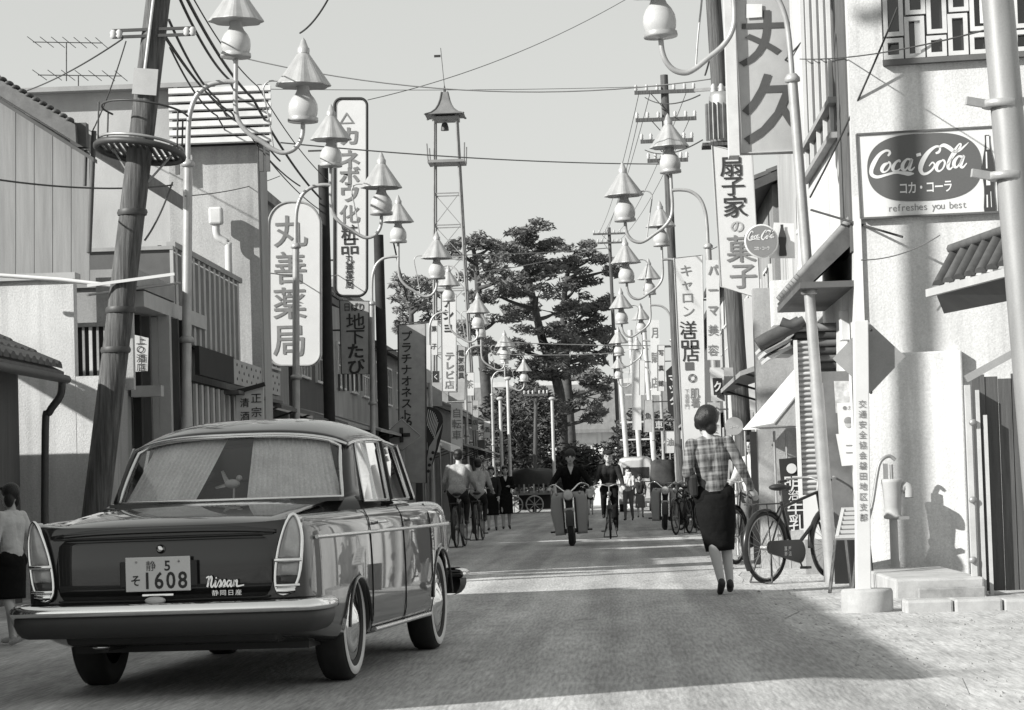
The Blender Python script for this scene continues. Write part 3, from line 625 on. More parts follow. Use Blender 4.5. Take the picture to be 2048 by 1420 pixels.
pc = onp(168); pb = MB(); pb.box(pc + Vector((0, -.15, 0)), (.25, .03, .27), Matrix.Rotation(radians(6), 3, 'Y')); pb.build('pole_plate', LIGHT, UP)
MB().tube([onp(-60) + Vector((-.02, -.145, 0)), onp(142) + Vector((-.02, -.15, 0))], .016, 6).build('conduit', WHITE, UP)
for q, l in ((62, .42), (75, .40)):
    MB().bar(onp(q) + Vector((-l, -.1, 0)), onp(q) + Vector((l, -.1, 0)), .03, .03).build('iron_bracket', STEELD, UP)
for sx in (-.4, -.34, .36, .42): MB().lathe([(.02, -.04), (.04, -.02), (.03, 0), (.04, .02), (.02, .05)], onp(70) + Vector((sx, -.1, 0)), 10).build('insulator', OFFW, UP)
MB().bar(onp(560) + Vector((-.35, -.16, -.06)), onp(560) + Vector((.55, -.16, .03)), .03, .03).build('side_bracket', WHITE, UP)

# near metal pole at the right edge
M1 = pole('steel_pole', 'thick pale steel pole with clamp bands at right edge beside the drink sign', Vector((2.62, 16, -.05)), at(1990, -60, 16), .108, .098, gray('galvanised_steel', .27, .45, .25, 3.0, metal=.3, stretch=(1, 1, .2)), 'pole', 18)
for q, xx in ((208, 2002), (352, 2013)):
    cc_ = at(xx, q, 16); b_ = MB(); b_.lathe([(.104, -.025), (.118, -.02), (.118, .02), (.104, .025)], cc_, 18); bo = b_.build('clamp_band', SILVER, M1)
    e = MB(); e.bar(cc_ + Vector((-.10, -.03, 0)), cc_ + Vector((-.22, -.06, .02)), .03, .05); e.build('clamp_lug', SILVER, bo)
    e = MB(); e.bar(cc_ + Vector((.10, -.03, 0)), cc_ + Vector((.24, -.02, .03)), .03, .05); e.build('clamp_lug', SILVER, bo)

# wooden pole right, beside the banner, with transformer
b1 = gp(1497, 1075); b1 = Vector((2.05, 41, -.05)); tp = at(1422, -70, 41)
b1 = at(1487, 900, 41); dd = tp - b1; b1 = b1 + dd * ((-.05 - b1.z) / dd.z)
W1 = pole('utility_pole', 'stout wooden pole carrying a finned transformer behind the fan-shop banner', b1, tp, .15, .12)
tc_ = at(1441, 235, 40.9)
tr = MB(); tr.lathe([(.0, -.42), (.19, -.42), (.20, -.40), (.20, .30), (.17, .38), (.0, .40)], tc_ + Vector((.02, -.12, 0)), 20); TR = thing('transformer', 'grey finned transformer tank mounted high on the right wooden pole', 'transformer', tuple(tc_))
tr.build('tank', STEEL, TR)
for i in range(20):
    a = 2 * pi * i / 20; o_ = tc_ + Vector((.02, -.12, -.05)); f = MB(); f.bar(o_ + Vector((.23 * cos(a), .23 * sin(a), -.33)), o_ + Vector((.23 * cos(a), .23 * sin(a), .25)), .012, .07, (cos(a), sin(a), 0)); f.build('cooling_fin', STEEL, TR)
for sx in (-.12, 0, .12): MB().lathe([(.03, 0), (.05, .03), (.03, .06), (.045, .09), (.02, .14)], tc_ + Vector((.02 + sx, -.12, .38)), 10).build('bushing', OFFW, TR)
pl_ = MB(); pl_.box(tc_ + Vector((0, -.1, -.46)), (.62, .5, .05)); pl_.build('transformer_shelf', WOODP, W1)
MB().bar(tc_ + Vector((-.4, -.1, .43)), tc_ + Vector((.35, -.1, .46)), .05, .05).build('crossarm', SILVER, W1)
# far tall pole with crossarms (right) and two thin far poles
def crossarm_pole(label, xb, yt, xt, Y, arms, r=.12, h=None):
    bt_ = at(xb, 950, Y); tt_ = at(xt, yt, Y); d_ = tt_ - bt_; bt_ = bt_ + d_ * ((-.05 - bt_.z) / d_.z)
    t = pole('utility_pole', label, bt_, tt_, r, r * .8, WOODP)
    for q, l in arms:
        f = (q - yt) / (950 - yt); cpt = tt_.lerp(bt_ + d_ * 0, 0); cpt = at(xt + (xb - xt) * f, q, Y)
        a = MB(); a.bar(cpt + Vector((-l, -.13, 0)), cpt + Vector((l, -.13, 0)), .07, .09); ar = a.build('crossarm', WOODP, t)
        for k in (-.95, -.6, -.25, .3, .65, .95): MB().lathe([(.02, 0), (.045, .03), (.03, .07), (.045, .1), (.02, .15)], cpt + Vector((l * k, -.13, .045)), 8).build('insulator', OFFW, ar)
        MB().bar(cpt + Vector((-l * .5, -.12, 0)), cpt + Vector((0, -.12, -.45)), .03, .02).build('arm_brace', STEELD, t)
    return t
crossarm_pole('tall wooden pole with three crossarms rising behind the right lamps', 1362, 150, 1328, 64, [(185, .75), (240, .75), (283, .65), (322, .5)])
crossarm_pole('thin far pole with small crossarms at the right of the pines', 1240, 455, 1218, 128, [(468, .8), (486, .6)], .1)
crossarm_pole('slim dark pole standing by the cart in front of the pines', 1070, 775, 1072, 108, [(790, .5)], .09)
# black-painted pole stumps on the left
for lab, px, yt, yb, Y, r in (('dark wooden pole just right of the rounded pharmacy sign', 646, 330, 900, 49, .10), ('dark wooden pole between the workwear sign and the platinum sign', 757, 470, 900, 62, .12)):
    tt_ = at(px, yt, Y); pole('utility_pole', lab, (tt_.x, Y, -.05), tt_, r * 1.15, r, gray('tarred_pole', .018, .8, .3, 6.0))
# ================================================================== generic shop houses
def tile_rows(parent, x_lo, x_hi, z_lo, z_hi, y0, y1, mat=TILE, pitch=.28, name='roof_tile', mx=60):
    """barrel tiles running from the eave (x_lo) up to the ridge (x_hi), one object per tile row"""
    n = max(2, int((y1 - y0) / pitch)); base = None
    for i in range(n):
        y = y0 + (i + .5) * (y1 - y0) / n
        if base is None:
            m = MB(); A = Vector((x_lo, 0, z_lo)); B = Vector((x_hi, 0, z_hi)); d = (B - A); u = d.normalized(); nv = Vector((-u.z, 0, u.x)); nv = nv if nv.z > 0 else -nv
            k = max(1, int(d.length / .3))
            for j in range(k):
                a = A + d * (j / k); b = A + d * ((j + 1.12) / k)
                arc = [(cos(t), sin(t)) for t in [pi * q / 5 for q in range(6)]]; w = pitch * .36
                r0 = [a + Vector((0, c * w, 0)) + nv * (s_ * w * .7 + .03) for c, s_ in arc]; r1 = [b + Vector((0, c * w, 0)) + nv * (s_ * w * .7 + .012) for c, s_ in arc]
                m.loft([r0, r1], False, False); m.add(r0, [tuple(range(6))])
            base = m.mesh(name, mat)
        o = link(name, base, parent); o.location = (0, y, 0) if not parent else (0 - worigin(parent).x, y - worigin(parent).y, -worigin(parent).z)
def window(parent, c, right, up, nrm, w, h, nx=2, ny=2, fw=.05, mat=WHITE, recess=.06, pane=GLASSD):
    c = Vector(c); f = MB()
    R = Matrix((right, nrm, up)).transposed()
    for sx in (-1, 1): f.box(c + right * (sx * (w / 2 - fw / 2)), (fw, .07, h), R)
    for sz in (-1, 1): f.box(c + up * (sz * (h / 2 - fw / 2)), (w - 2 * fw, .07, fw), R)
    for i in range(1, nx): f.box(c + right * (-w / 2 + w * i / nx), (fw * .6, .05, h - 2 * fw), R)
    for j in range(1, ny): f.box(c + up * (-h / 2 + h * j / ny), (w - 2 * fw, .045, fw * .6), R)
    o = f.build('window', mat, parent)
    p = MB(); p.box(c - nrm * (-.0) + nrm * .0, (w - fw, .012, h - fw), R); p.build('pane', pane, o); return o
def shop(label, side, y0, y1, h, wall, eave=.35, roofh=1.4, depth=7.0, xf=None, win=None, canopy=True, cmat=MID, endwin=0, tiles=False, cat='shop house', flat=False, rmat=TILE, name='shop_house'):
    xs = xf if xf is not None else (-5.9 if side < 0 else 2.5); sg = 1 if side < 0 else -1      # sg: outward (to the street)
    xb = xs - sg * depth; t = thing(name, label, cat, (xs, y0, 0))
    m = MB(); m.box2((min(xs, xb), y0, -.02), (max(xs, xb), y1, h)); m.build('wall', wall, t)
    if flat:
        m = MB(); m.box2((min(xs, xb) - .08, y0 - .06, h), (max(xs, xb) + .08, y1 + .06, h + .18)); m.build('parapet', wall, t)
    else:
        xe = xs + sg * eave; xr = (xs + xb) / 2; m = MB(); th = .14
        z0 = h - .12
        poly = [(xe, 0, z0), (xr, 0, h + roofh), (xb - sg * eave, 0, z0), (xb - sg * eave, 0, z0 + th), (xr, 0, h + roofh + th + .02), (xe, 0, z0 + th)]
        m.prism([Vector((p[0], y0 - .25, p[2])) for p in poly], (0, y1 - y0 + .5, 0)); ro = m.build('roof', rmat, t)
        g = MB(); g.add([(xs, y0 + .001, h - .01), (xb, y0 + .001, h - .01), (xr, y0 + .001, h + roofh)], [(0, 1, 2)]); g.add([(xs, y1 - .001, h - .01), (xb, y1 - .001, h - .01), (xr, y1 - .001, h + roofh)], [(0, 2, 1)]); g.build('gable', wall, t)
        m = MB(); m.tube([(xr, y0 - .3, h + roofh + .18), (xr, y1 + .3, h + roofh + .18)], .12, 8); m.build('ridge', rmat, ro)
        if tiles: tile_rows(ro, xe, xr, z0 + th, h + roofh + th + .02, y0 - .2, y1 + .2, rmat)
    N = Vector((sg, 0, 0)); RT = Vector((0, sg, 0)); L = y1 - y0
    nb = max(1, int(L / 2.4))
    for i in range(nb):
        yc = y0 + L * (i + .5) / nb; wv = L / nb * .8
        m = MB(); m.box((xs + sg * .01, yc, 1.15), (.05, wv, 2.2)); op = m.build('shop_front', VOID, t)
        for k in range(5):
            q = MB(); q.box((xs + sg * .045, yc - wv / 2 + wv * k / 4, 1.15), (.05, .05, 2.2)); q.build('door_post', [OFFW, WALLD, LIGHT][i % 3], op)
        if win != 0: window(t, (xs + sg * .02, yc, 3.9 if h > 4.6 else h - .8), RT, ZU, N, min(1.7, wv * .8), 1.05, 3, 2)
    if canopy:
        m = MB(); m.prism([(xs, y0 + .15, 2.75), (xs + sg * 1.0, y0 + .15, 2.42), (xs + sg * 1.0, y0 + .15, 2.36), (xs, y0 + .15, 2.65)], (0, L - .3, 0)); m.build('canopy', cmat, t)
        for k in range(max(2, nb + 1)):
            yy = y0 + .3 + (L - .6) * k / max(1, nb); q = MB(); q.bar((xs + sg * .95, yy, 2.4), (xs, yy, 2.1), .03, .03); q.build('canopy_stay', STEELD, t)
    for e in range(endwin):
        window(t, (xs - sg * (1.2 + 2.0 * e), y0 - .02, h - 1.2), XR, ZU, Vector((0, -1, 0)), 1.0, .9, 2, 2)
    return t

# ================================================================== right side: corner building with the drink sign
a10 = radians(10); C0 = Vector((2.36, 25.0, 0)); U1 = Vector((cos(a10), -sin(a10), 0)); N1 = Vector((-sin(a10), -cos(a10), 0))
def onw(px, py, off=0.0):
    r = ray(px, py); o = Vector((0, 0, EYE)); P0 = C0 + N1 * off; return o + r * ((P0 - o).dot(N1) / r.dot(N1))
RW = Matrix((U1, -N1, ZU)).transposed()
B1 = thing('corner_building', 'plastered corner building carrying the big soft drink sign, lattice window above', 'building', tuple(C0))
m = MB(); f0 = [C0, C0 + U1 * 5.5, C0 + U1 * 5.5 + Vector((0, 8, 0)), Vector((C0.x, 32.6, 0))]
m.prism([v + Vector((0, 0, -.02)) for v in f0], (0, 0, 8.2)); m.build('wall', STUCCO, B1)
lw = onw(1838, 705, .12); m = MB(); a_ = onw(1731, 1100, .12); b_ = onw(1938, 1100, .12); zt = onw(1830, 704, .12).z
wc = (a_ + b_) / 2; m.box(Vector((wc.x, wc.y, (zt - .02) / 2)) - N1 * .06 + N1 * 0, ((b_ - a_).length, .13, zt + .02), RW); bevel(m.build('lower_wall', STUCCO3, B1), .015)
# pilaster edge at the corner
q0 = onw(1724, 600, .03); m = MB(); m.box(Vector((C0.x + .03, C0.y - .0, 1.85)) + N1 * .01, (.07, .07, 3.7), RW); m.build('corner_post', WHITE, B1)
# lattice window
lo = onw(1768, 122, .0); m = MB(); A = onw(1766, 121, .03); Bq = onw(2070, 111, .03)
zs = A.z - .03; mid_ = (A + Bq) / 2; m.box(Vector((mid_.x, mid_.y, zs)), ((Bq - A).length, .12, .05), RW); m.build('window_ledge', DARK, B1)
m = MB(); m.box(Vector((mid_.x, mid_.y, zs + .75)) - N1 * .035, ((Bq - A).length, .02, 1.5), RW); LB_ = m.build('lattice_window', GLASSD, B1)
for i in range(7):
    x0 = 1768 + 43.3 * i; x1 = x0 + 40
    for (ya, yb) in (((-90, 66), (70, 112)) if i % 2 == 0 else ((-90, 25), (29, 112))):
        p0 = onw(x0, yb, .03); p1 = onw(x1, yb, .03); hh = (yb - ya) / 208.0; w_ = (p1 - p0).length; cc = (p0 + p1) / 2; zc = zs + .03 + (112 - yb) / 208.0 + hh / 2
        cpt = Vector((cc.x, cc.y, zc)); f = MB(); fw = .042
        for sx in (-1, 1): f.box(cpt + U1 * (sx * (w_ / 2 - fw / 2)), (fw, .09, hh), RW)
        for sz in (-1, 1): f.box(cpt + ZU * (sz * (hh / 2 - fw / 2)), (w_ - 2 * fw, .09, fw), RW)
        f.build('lattice_frame', OFFW, LB_)
        if (i, yb) in ((1, 112), (4, 66)):
            k = MB(); k.box(cpt + U1 * (.03) + N1 * .0, (w_ * .32, .03, hh * .8), RW); k.build('curtain_strip', WHITE, LB_)
# street facade of that building: vertical fins, pent roof, recess
m = MB(); m.box2((C0.x - .012, 26.5, 4.55), (C0.x + .02, 30.4, 8.0)); FB = m.build('fin_backing', DARK, B1)
for i, y in enumerate((26.7, 27.55, 28.45, 29.4, 30.2)):
    m = MB(); m.box2((C0.x - .055, y - .03, 4.5), (C0.x - .014, y + .03, 8.0)); m.build('vertical_fin', WHITE, FB)
for z in (4.5, 4.86):
    m = MB(); m.box2((C0.x - .09, 26.4, z - .03), (C0.x - .012, 30.5, z + .03)); m.build('fin_rail', MID, FB)
m = MB(); m.box2((C0.x - .02, 25.2, 3.2), (C0.x + .01, 26.3, 8.0)); m.build('recess_shade', DARK, B1)  # dark box put in for the shade of the corner recess
pts = [at(1716, 428, 25.35), at(1724, 470, 25.35), at(1611, 577, 25.35), at(1600, 556, 25.35)]
m = MB(); m.prism(pts, (0, 3.6, 0)); PR = m.build('pent_roof', TILE, B1)
for k in range(9):
    yk = 25.45 + k * .4; s0 = pts[0] + Vector((0, yk - 25.35, .02)); s1 = pts[3] + Vector((0, yk - 25.35, .02)); MB().tube([s0, s1], .045, 8).build('roof_tile', TILEL, PR)
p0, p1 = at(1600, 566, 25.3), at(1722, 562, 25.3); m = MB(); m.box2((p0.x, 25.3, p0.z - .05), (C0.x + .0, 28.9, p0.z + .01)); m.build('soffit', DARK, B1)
# recess wall with posters to the left of the square post
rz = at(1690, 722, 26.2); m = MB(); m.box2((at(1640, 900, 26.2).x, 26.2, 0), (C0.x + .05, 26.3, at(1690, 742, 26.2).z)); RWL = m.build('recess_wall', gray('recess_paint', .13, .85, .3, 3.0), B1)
m = MB(); a_ = at(1680, 620, 26.0); b_ = at(1713, 680, 26.0); m.box2((a_.x, 25.98, b_.z), (b_.x, 26.18, a_.z)); bevel(m.build('meter_box', WHITE, B1), .01)
def flat_sign(name, label, cat, quad, Y, mat, th=.02, parent=None):
    P = [at(x, y, Y) for x, y in quad]; m = MB(); m.prism(P, (0, th, 0)); o = m.build(name, mat, parent)
    if label: tag(o, label, cat)
    return o
po = flat_sign('poster', 'torn grey poster pasted above the portrait poster', 'poster', [(1668, 762), (1727, 762), (1727, 822), (1672, 826)], 26.17, gray('poster_grey', .42, .8, .4, 14.0))
po = flat_sign('poster', 'white poster with a small portrait, left of the square post', 'poster', [(1674, 806), (1728, 804), (1728, 868), (1678, 870)], 26.13, WHITE)
m = MB(); c = at(1697, 846, 26.125); m.ball(c, (.038, .004, .05), 12, 8); m.build('portrait_face', LIGHT, po); m = MB(); m.ball(c + Vector((0, -.001, .022)), (.045, .004, .04), 12, 8); m.build('portrait_hair', LETTERG, po)
tx = MB(); write_h(tx, '●カネボウ', at(1685, 816, 26.125), XR, ZU, .05, .05, .05, .02); tx.build('lettering', LETTERG, po)
po = flat_sign('drink_poster', 'white tapering board with two katakana letters below the portrait poster', 'poster', [(1672, 868), (1735, 866), (1735, 928), (1684, 932)], 26.08, WHITE)
tx = MB(); write_h(tx, 'コカ', at(1690, 898, 26.075), XR, ZU, .14, .13, .115, .0); tx.build('lettering', LETTERG, po)
# tiled gate roof with striped eave and ribbed pilaster
GT = thing('gate_canopy', 'small tiled gate roof with white striped eave over a ribbed pilaster', 'gate', (2.1, 27.5, 0))
for k in range(6):
    za = at(1650, 655 + 15 * k, 27.6).z; m = MB(); x0 = at(1588 + 3 * k, 690, 27.6).x; x1 = at(1702, 690, 27.6).x
    m.tube([(x0, 27.5 + .03 * k, za), (x1, 27.5 + .03 * k, za)], .042, 8); m.box2((x0, 27.52 + .03 * k, za - .07), (x1, 28.4, za - .01)); m.build('roof_tile', TILE if k % 2 else TILEL, GT)
m = MB(); m.tube(spline([at(1515, 690, 27.45), at(1535, 678, 27.45), at(1565, 663, 27.45), at(1600, 645, 27.45)], 4), .075, 10); m.build('verge_tile', TILE, GT)
m = MB(); m.tube(spline([at(1562, 643, 27.4), at(1585, 650, 27.4), at(1608, 640, 27.4)], 4), .05, 8); m.build('ridge_end_tile', TILE, GT)
for k in range(3):
    y_ = 13 * k; m = MB(); m.prism([at(1522 + 6 * k, 693 + y_ * .8, 27.5 + .05 * k), at(1578 + 3 * k, 663 + y_, 27.5 + .05 * k), at(1580 + 3 * k, 669 + y_, 27.5 + .05 * k), at(1524 + 6 * k, 699 + y_ * .8, 27.5 + .05 * k)], (0, 1.2, 0)); m.build('eave_board', WHITE, GT)
m = MB(); m.prism([at(1536, 708, 27.7), at(1588, 690, 27.7), at(1588, 708, 27.7)], (0, .9, 0)); m.build('soffit', LIGHT, GT)
PX0, PX1 = at(1597, 840, 27.45).x, at(1634, 840, 27.45).x; zt = at(1600, 680, 27.45).z; zb = at(1620, 1000, 27.45).z
m = MB(); m.box2((PX0, 27.5, zb), (PX1, 27.8, zt)); PIL = m.build('pilaster', LIGHT, GT)
m = MB(); m.box2((PX0 - .025, 27.44, zb), (PX0 + .015, 27.5, zt)); m.build('pilaster_edge', WHITE, GT)
NR = 31
for k in range(NR):
    z_ = zb + (zt - zb) * (k + .5) / NR; m = MB(); m.tube([(PX0 + .01, 27.49, z_), (PX1, 27.49, z_)], .019, 6); m.build('rib', LIGHT if k % 3 else OFFW, PIL)
m = MB(); m.box2((at(1510, 700, 30.2).x, 30.2, 0.0), (2.62, 30.5, at(1560, 575, 30.2).z)); m.build('gate_wall', STUCCO2, GT)
m = MB(); m.box2((at(1548, 700, 29.2).x, 29.2, at(1560, 650, 29.2).z), (2.4, 29.6, at(1560, 560, 29.2).z)); m.build('upper_wall', STUCCO3, GT)
m = MB(); m.box2((at(1597, 700, 27.9).x, 27.9, -.02), (2.36, 28.0, at(1597, 690, 27.9).z)); m.build('side_wall', WALLG, GT)
# awning and shop fittings behind the bicycle
AW = thing('shop_awning', 'pale canvas awning sloping down toward the street behind the bicycle', 'awning', (1.9, 30, 0))
P1, P2, P3, P4 = at(1592, 735, 30.0), at(1598, 782, 29.1), at(1546, 846, 29.1), at(1487, 857, 30.0)
m = MB(); m.add([P1, P2, P3, P4], [(0, 1, 2, 3)]); o = m.build('canvas', WHITE, AW); so = o.modifiers.new('s', 'SOLIDIFY'); so.thickness = .015; bake(o)
m = MB(); m.prism([at(1597, 788, 29.12), at(1600, 852, 29.12), at(1548, 850, 29.12)], (0, .012, 0)); m.build('valance', STUCCO2, AW)
m = MB(); m.bar(at(1487, 858, 29.9), at(1602, 853, 29.08), .02, .02); m.build('awning_bar', OFFW, AW)
for px in (1490, 1548, 1572):
    pa = at(px, 862, 29.9 if px > 1500 else 30.6); m = MB(); m.cyl((pa.x, pa.y, 0), pa, .014, n=8); m.build('awning_post', STEEL, AW)
for lab, x0, x1, y0, y1, Y, mat in (('tall white door panel under the awning', 1518, 1545, 868, 1060, 30.9, OFFW), ('pale hanging cloth panel beside the milk board', 1549, 1581, 868, 1050, 30.7, LIGHT), ('blank white board leaning behind the bicycle', 1606, 1646, 990, 1078, 27.2, WHITE)):
    pa, pb = at(x0, y0, Y), at(x1, y1, Y); m = MB(); m.box2((pa.x, Y, max(0, pb.z)), (pb.x, Y + .04, pa.z)); pn = m.build('door_panel', mat, AW); pn['label'] = lab
m = MB(); pa, pb = at(1500, 880, 31.6), at(1620, 1100, 31.6); m.box2((pa.x, 31.6, 0), (pb.x, 31.65, pa.z + .1)); m.build('shop_opening', VOID, AW)
MS = flat_sign('milk_board', 'black upright board with white characters and oval above the bicycle saddle', 'signboard', [(1558, 918), (1602, 914), (1612, 1058), (1570, 1062)], 28.4, BLACK, .03)
tx = MB(); c = at(1583, 937, 28.39); tx.lathe([(.0, 0), (.055, .001), (.055, .004), (0, .005)], c, 20, (0, -1, 0), smooth=False); 
for ch, px, py, sz in (('明', 1585, 968, .20), ('治', 1587, 990, .12), ('牛', 1591, 1018, .19), ('乳', 1594, 1045, .19)): put_char(tx, ch, at(px, py, 28.39), XR, ZU, sz, sz, .025)
tx.build('lettering', WHITE, MS)
# shop corner building continues: dark wall blocks behind the banner
shop('grey plastered shop house behind the big square character sign', 1, 33.2, 40.0, 6.6, STUCCO2, xf=2.62, flat=True, canopy=True)
shop('grey shop house with tiled roof behind the fan-shop banner', 1, 40.3, 49.5, 5.6, WALLG, xf=2.55, tiles=True, canopy=False)
shop('pale shop house with dark canopy behind the clothing-shop sign', 1, 49.9, 60, 5.4, STUCCO, xf=2.5, canopy=False)
shop('low timber shop house farther along the right row', 1, 60.4, 73, 5.0, WALLD, xf=2.55, win=0)
shop('tall pale shop house near the far end of the right row', 1, 73.4, 88, 5.0, STUCCO3, xf=2.6)
shop('last grey shop house of the right row', 1, 88.5, 106, 4.6, STUCCO2, xf=2.8)

# ---- drink sign
def on(px, py, off): return onw(px, py, off)
DS = thing('drink_sign', 'large white enamel soft drink sign with dark oval panel and bottle', 'sign', tuple(on(1850, 345, .06)))
OFF = .06
c4 = [on(1713, 269, OFF), on(1992, 253, OFF), on(1998, 424, OFF), on(1722, 437, OFF)]
m = MB(); m.prism(c4, -N1 * .04); m.build('sign_panel', gray('enamel_white', .54, .35, .04, 2.0), DS)
fr_ = MB()
for a, b in zip(c4, c4[1:] + c4[:1]): fr_.bar(a + N1 * .004, b + N1 * .004, .018, .03, N1)
fr_.build('sign_frame', DARK, DS)
# sign coordinates: origin centre of oval
oc = on(1848, 334, OFF + .004); sU = U1; sV = ZU; PXM = 1 / 208.0
ov = []
for i in range(72):
    t = 2 * pi * i / 72; cx_, sy_ = cos(t), sin(t); e = 2 / 3.1
    ov.append(oc + sU * (math.copysign(abs(cx_) ** e, cx_) * 112 * PXM) + sV * (math.copysign(abs(sy_) ** (2 / 2.35), sy_) * 67 * PXM))
m = MB(); m.prism(ov, N1 * .003); OV = m.build('oval_panel', gray('enamel_red', .085, .4, .06, 2.0), DS)
lt = MB(); og = oc + N1 * .006 - sU * (112 * PXM) - sV * (69 * PXM)
def S(pts, wb=.05): stroke(lt, pts, sU, sV, og, PXM, PXM, wb * 100, 1.0, n=8)
def px_(pts, th): return [((x - 1737) , (412 - y), w * th) for x, y, w in pts]
def SW(pts, th=1.6): stroke(lt, [((x - 1736), (403 - y), w) for x, y, w in pts], sU, sV, og, PXM, PXM, th, 1.0, n=8)
# C with tail, o c a - C o l a
SW([(1778, 308, 4), (1782, 303, 5), (1780, 298, 4), (1772, 298, 5), (1760, 306, 7), (1749, 322, 9), (1744, 336, 8), (1746, 345, 7), (1756, 349, 6), (1772, 346, 5), (1792, 342, 5), (1808, 344, 7), (1818, 346, 8), (1828, 346, 2)], 1)
SW([(1778, 322, 3), (1770, 326, 7), (1765, 334, 7), (1768, 340, 4), (1776, 337, 3), (1782, 328, 4), (1781, 322, 4), (1778, 320, 4)], 1)
SW([(1801, 322, 4), (1800, 318, 4), (1793, 322, 5), (1787, 331, 7), (1788, 338, 5), (1795, 339, 4), (1802, 334, 2)], 1)
SW([(1822, 318, 5), (1815, 317, 4), (1807, 326, 7), (1806, 335, 7), (1811, 338, 4), (1818, 330, 3), (1825, 317, 5), (1821, 328, 7), (1819, 336, 6), (1823, 339, 4), (1830, 333, 2)], 1)
SW([(1834, 310, 6), (1843, 308, 6)], 1)
SW([(1872, 308, 4), (1878, 306, 5), (1881, 300, 4), (1878, 295, 4), (1870, 296, 5), (1857, 306, 8), (1846, 322, 10), (1841, 337, 9), (1845, 347, 6), (1854, 347, 5), (1864, 340, 4), (1869, 331, 3), (1865, 326, 3), (1858, 333, 2)], 1)
SW([(1878, 297, 3), (1888, 293, 7), (1898, 298, 8), (1908, 306, 7), (1918, 305, 5), (1930, 296, 3), (1937, 290, 1)], 1)
SW([(1884, 323, 3), (1876, 328, 7), (1872, 337, 7), (1876, 344, 4), (1884, 340, 3), (1889, 330, 4), (1888, 324, 4), (1884, 322, 4)], 1)
SW([(1893, 333, 2), (1905, 318, 3), (1919, 300, 4), (1922, 293, 3), (1918, 293, 3), (1908, 306, 5), (1898, 325, 7), (1895, 337, 6), (1899, 341, 4), (1906, 335, 2)], 1)
SW([(1923, 318, 5), (1916, 317, 4), (1908, 326, 7), (1907, 335, 7), (1912, 338, 4), (1919, 330, 3), (1927, 316, 5), (1922, 328, 7), (1920, 336, 6), (1924, 339, 4), (1932, 331, 2)], 1)
for i, ch in enumerate('コカ・コーラ'): put_char(lt, ch, og + sU * ((1806 + 17.5 * i - 1736) * PXM) + sV * ((403 - 374) * PXM), sU, sV, 19 * PXM, 26 * PXM, .015)
lt.build('lettering', WHITE, OV)
l2 = MB(); 
for i, ch in enumerate('refreshes you best'): put_char(l2, ch, on(1781 + 8.7 * i, 416 - .45 * i, OFF + .004), sU, sV, 19 * PXM, 20 * PXM, .0) if ch != ' ' else None
l2.build('slogan_lettering', LETTERG, DS)
bt = MB(); bc = on(1980, 425, OFF + .012)
bp = [(.0, 0), (.052, 0), (.056, .05), (.048, .16), (.046, .24), (.058, .36), (.06, .42), (.05, .5), (.03, .6), (.021, .68), (.022, .735), (.02, .74)]
lft = [bc + sU * (-r) + sV * z for r, z in bp]; rgt = [bc + sU * r + sV * z for r, z in bp]
for i in range(len(bp) - 1): bt.add([lft[i], rgt[i], rgt[i + 1], lft[i + 1]], [(0, 1, 2, 3)])
bo = bt.build('bottle_picture', LETTER, DS)
bh = MB()
for z0, z1, fx, w in ((.05, .17, -.4, .25), (.26, .34, -.1, .7), (.42, .58, -.25, .25), (.05, .2, .3, .12), (.6, .73, .1, .5)):
    bh.add([bc + N1 * .003 + sU * ((fx - w / 2) * .055) + sV * z0, bc + N1 * .003 + sU * ((fx + w / 2) * .055) + sV * z0, bc + N1 * .003 + sU * ((fx + w / 2) * .05) + sV * z1, bc + N1 * .003 + sU * ((fx - w / 2) * .05) + sV * z1], [(0, 1, 2, 3)])
bh.build('bottle_highlight', WHITE, bo)

# ---- board fence with gate frame, small tiled roof, kerbs
FN = thing('board_fence', 'dark upright board fence at the right edge with thin pale frame', 'fence', (3.0, 22, 0))
x0f = at(1953, 1000, 22).x; ztf = at(1990, 748, 22).z
for i in range(9):
    m = MB(); w_ = .105; m.box2((x0f + i * .11, 22.0 + .006 * (i % 2), .03), (x0f + i * .11 + w_, 22.03 + .006 * (i % 2), ztf - .02 * ((i * 7) % 3))); m.build('plank', PLANK, FN)
for px, yt in ((1937, 770), (1958, 780), (1972, 830)):
    a_ = at(px, 980, 21.9); m = MB(); m.box2((a_.x, 21.88, .0), (a_.x + (.045 if px < 1950 else .03), 21.94, at(px, yt, 21.9).z)); m.build('frame_post', OFFW, FN)
m = MB(); m.bar(at(1932, 758, 21.6), at(2056, 690, 21.6), .05, .06); m.build('sloping_rail', MID, FN)
for yy in (845, 1000, 1120):
    m = MB(); m.ball(at(1946, yy, 21.86), (.035, .02, .03), 8, 6); m.build('hinge', STEEL, FN)
TR_ = thing('small_tiled_roof', 'short tiled eave jutting from the right wall below the drink sign', 'roof', (3.2, 24, 3))
TL, TRR = at(1872, 572, 24.0), at(2075, 512, 21.5); d_ = (TRR - TL); perp = Vector((.25, .35, .38)).normalized() * .5
for i in range(9):
    a_ = TL.lerp(TRR, i / 9 + .02); m = MB()
    arc = [Vector((cos(t), 0, sin(t))) * .052 for t in [pi * q / 6 for q in range(7)]]
    m.loft([[a_ + v for v in arc], [a_ + perp + v for v in arc]], False, False); m.add([a_ + v for v in arc], [tuple(range(7))]); m.build('roof_tile', TILE, TR_)
    m = MB(); m.box(a_ + Vector((.05, .02, -.01)), (.07, .04, .03)); m.build('flat_tile', TILEL, TR_)
m = MB(); m.prism([TL + Vector((-.1, -.02, -.03)), TRR + Vector((0, -.02, -.03)), TRR + Vector((0, -.02, -.10)), TL + Vector((-.1, -.02, -.10))], (.04, .05, .0)); m.build('fascia', LIGHT, TR_)
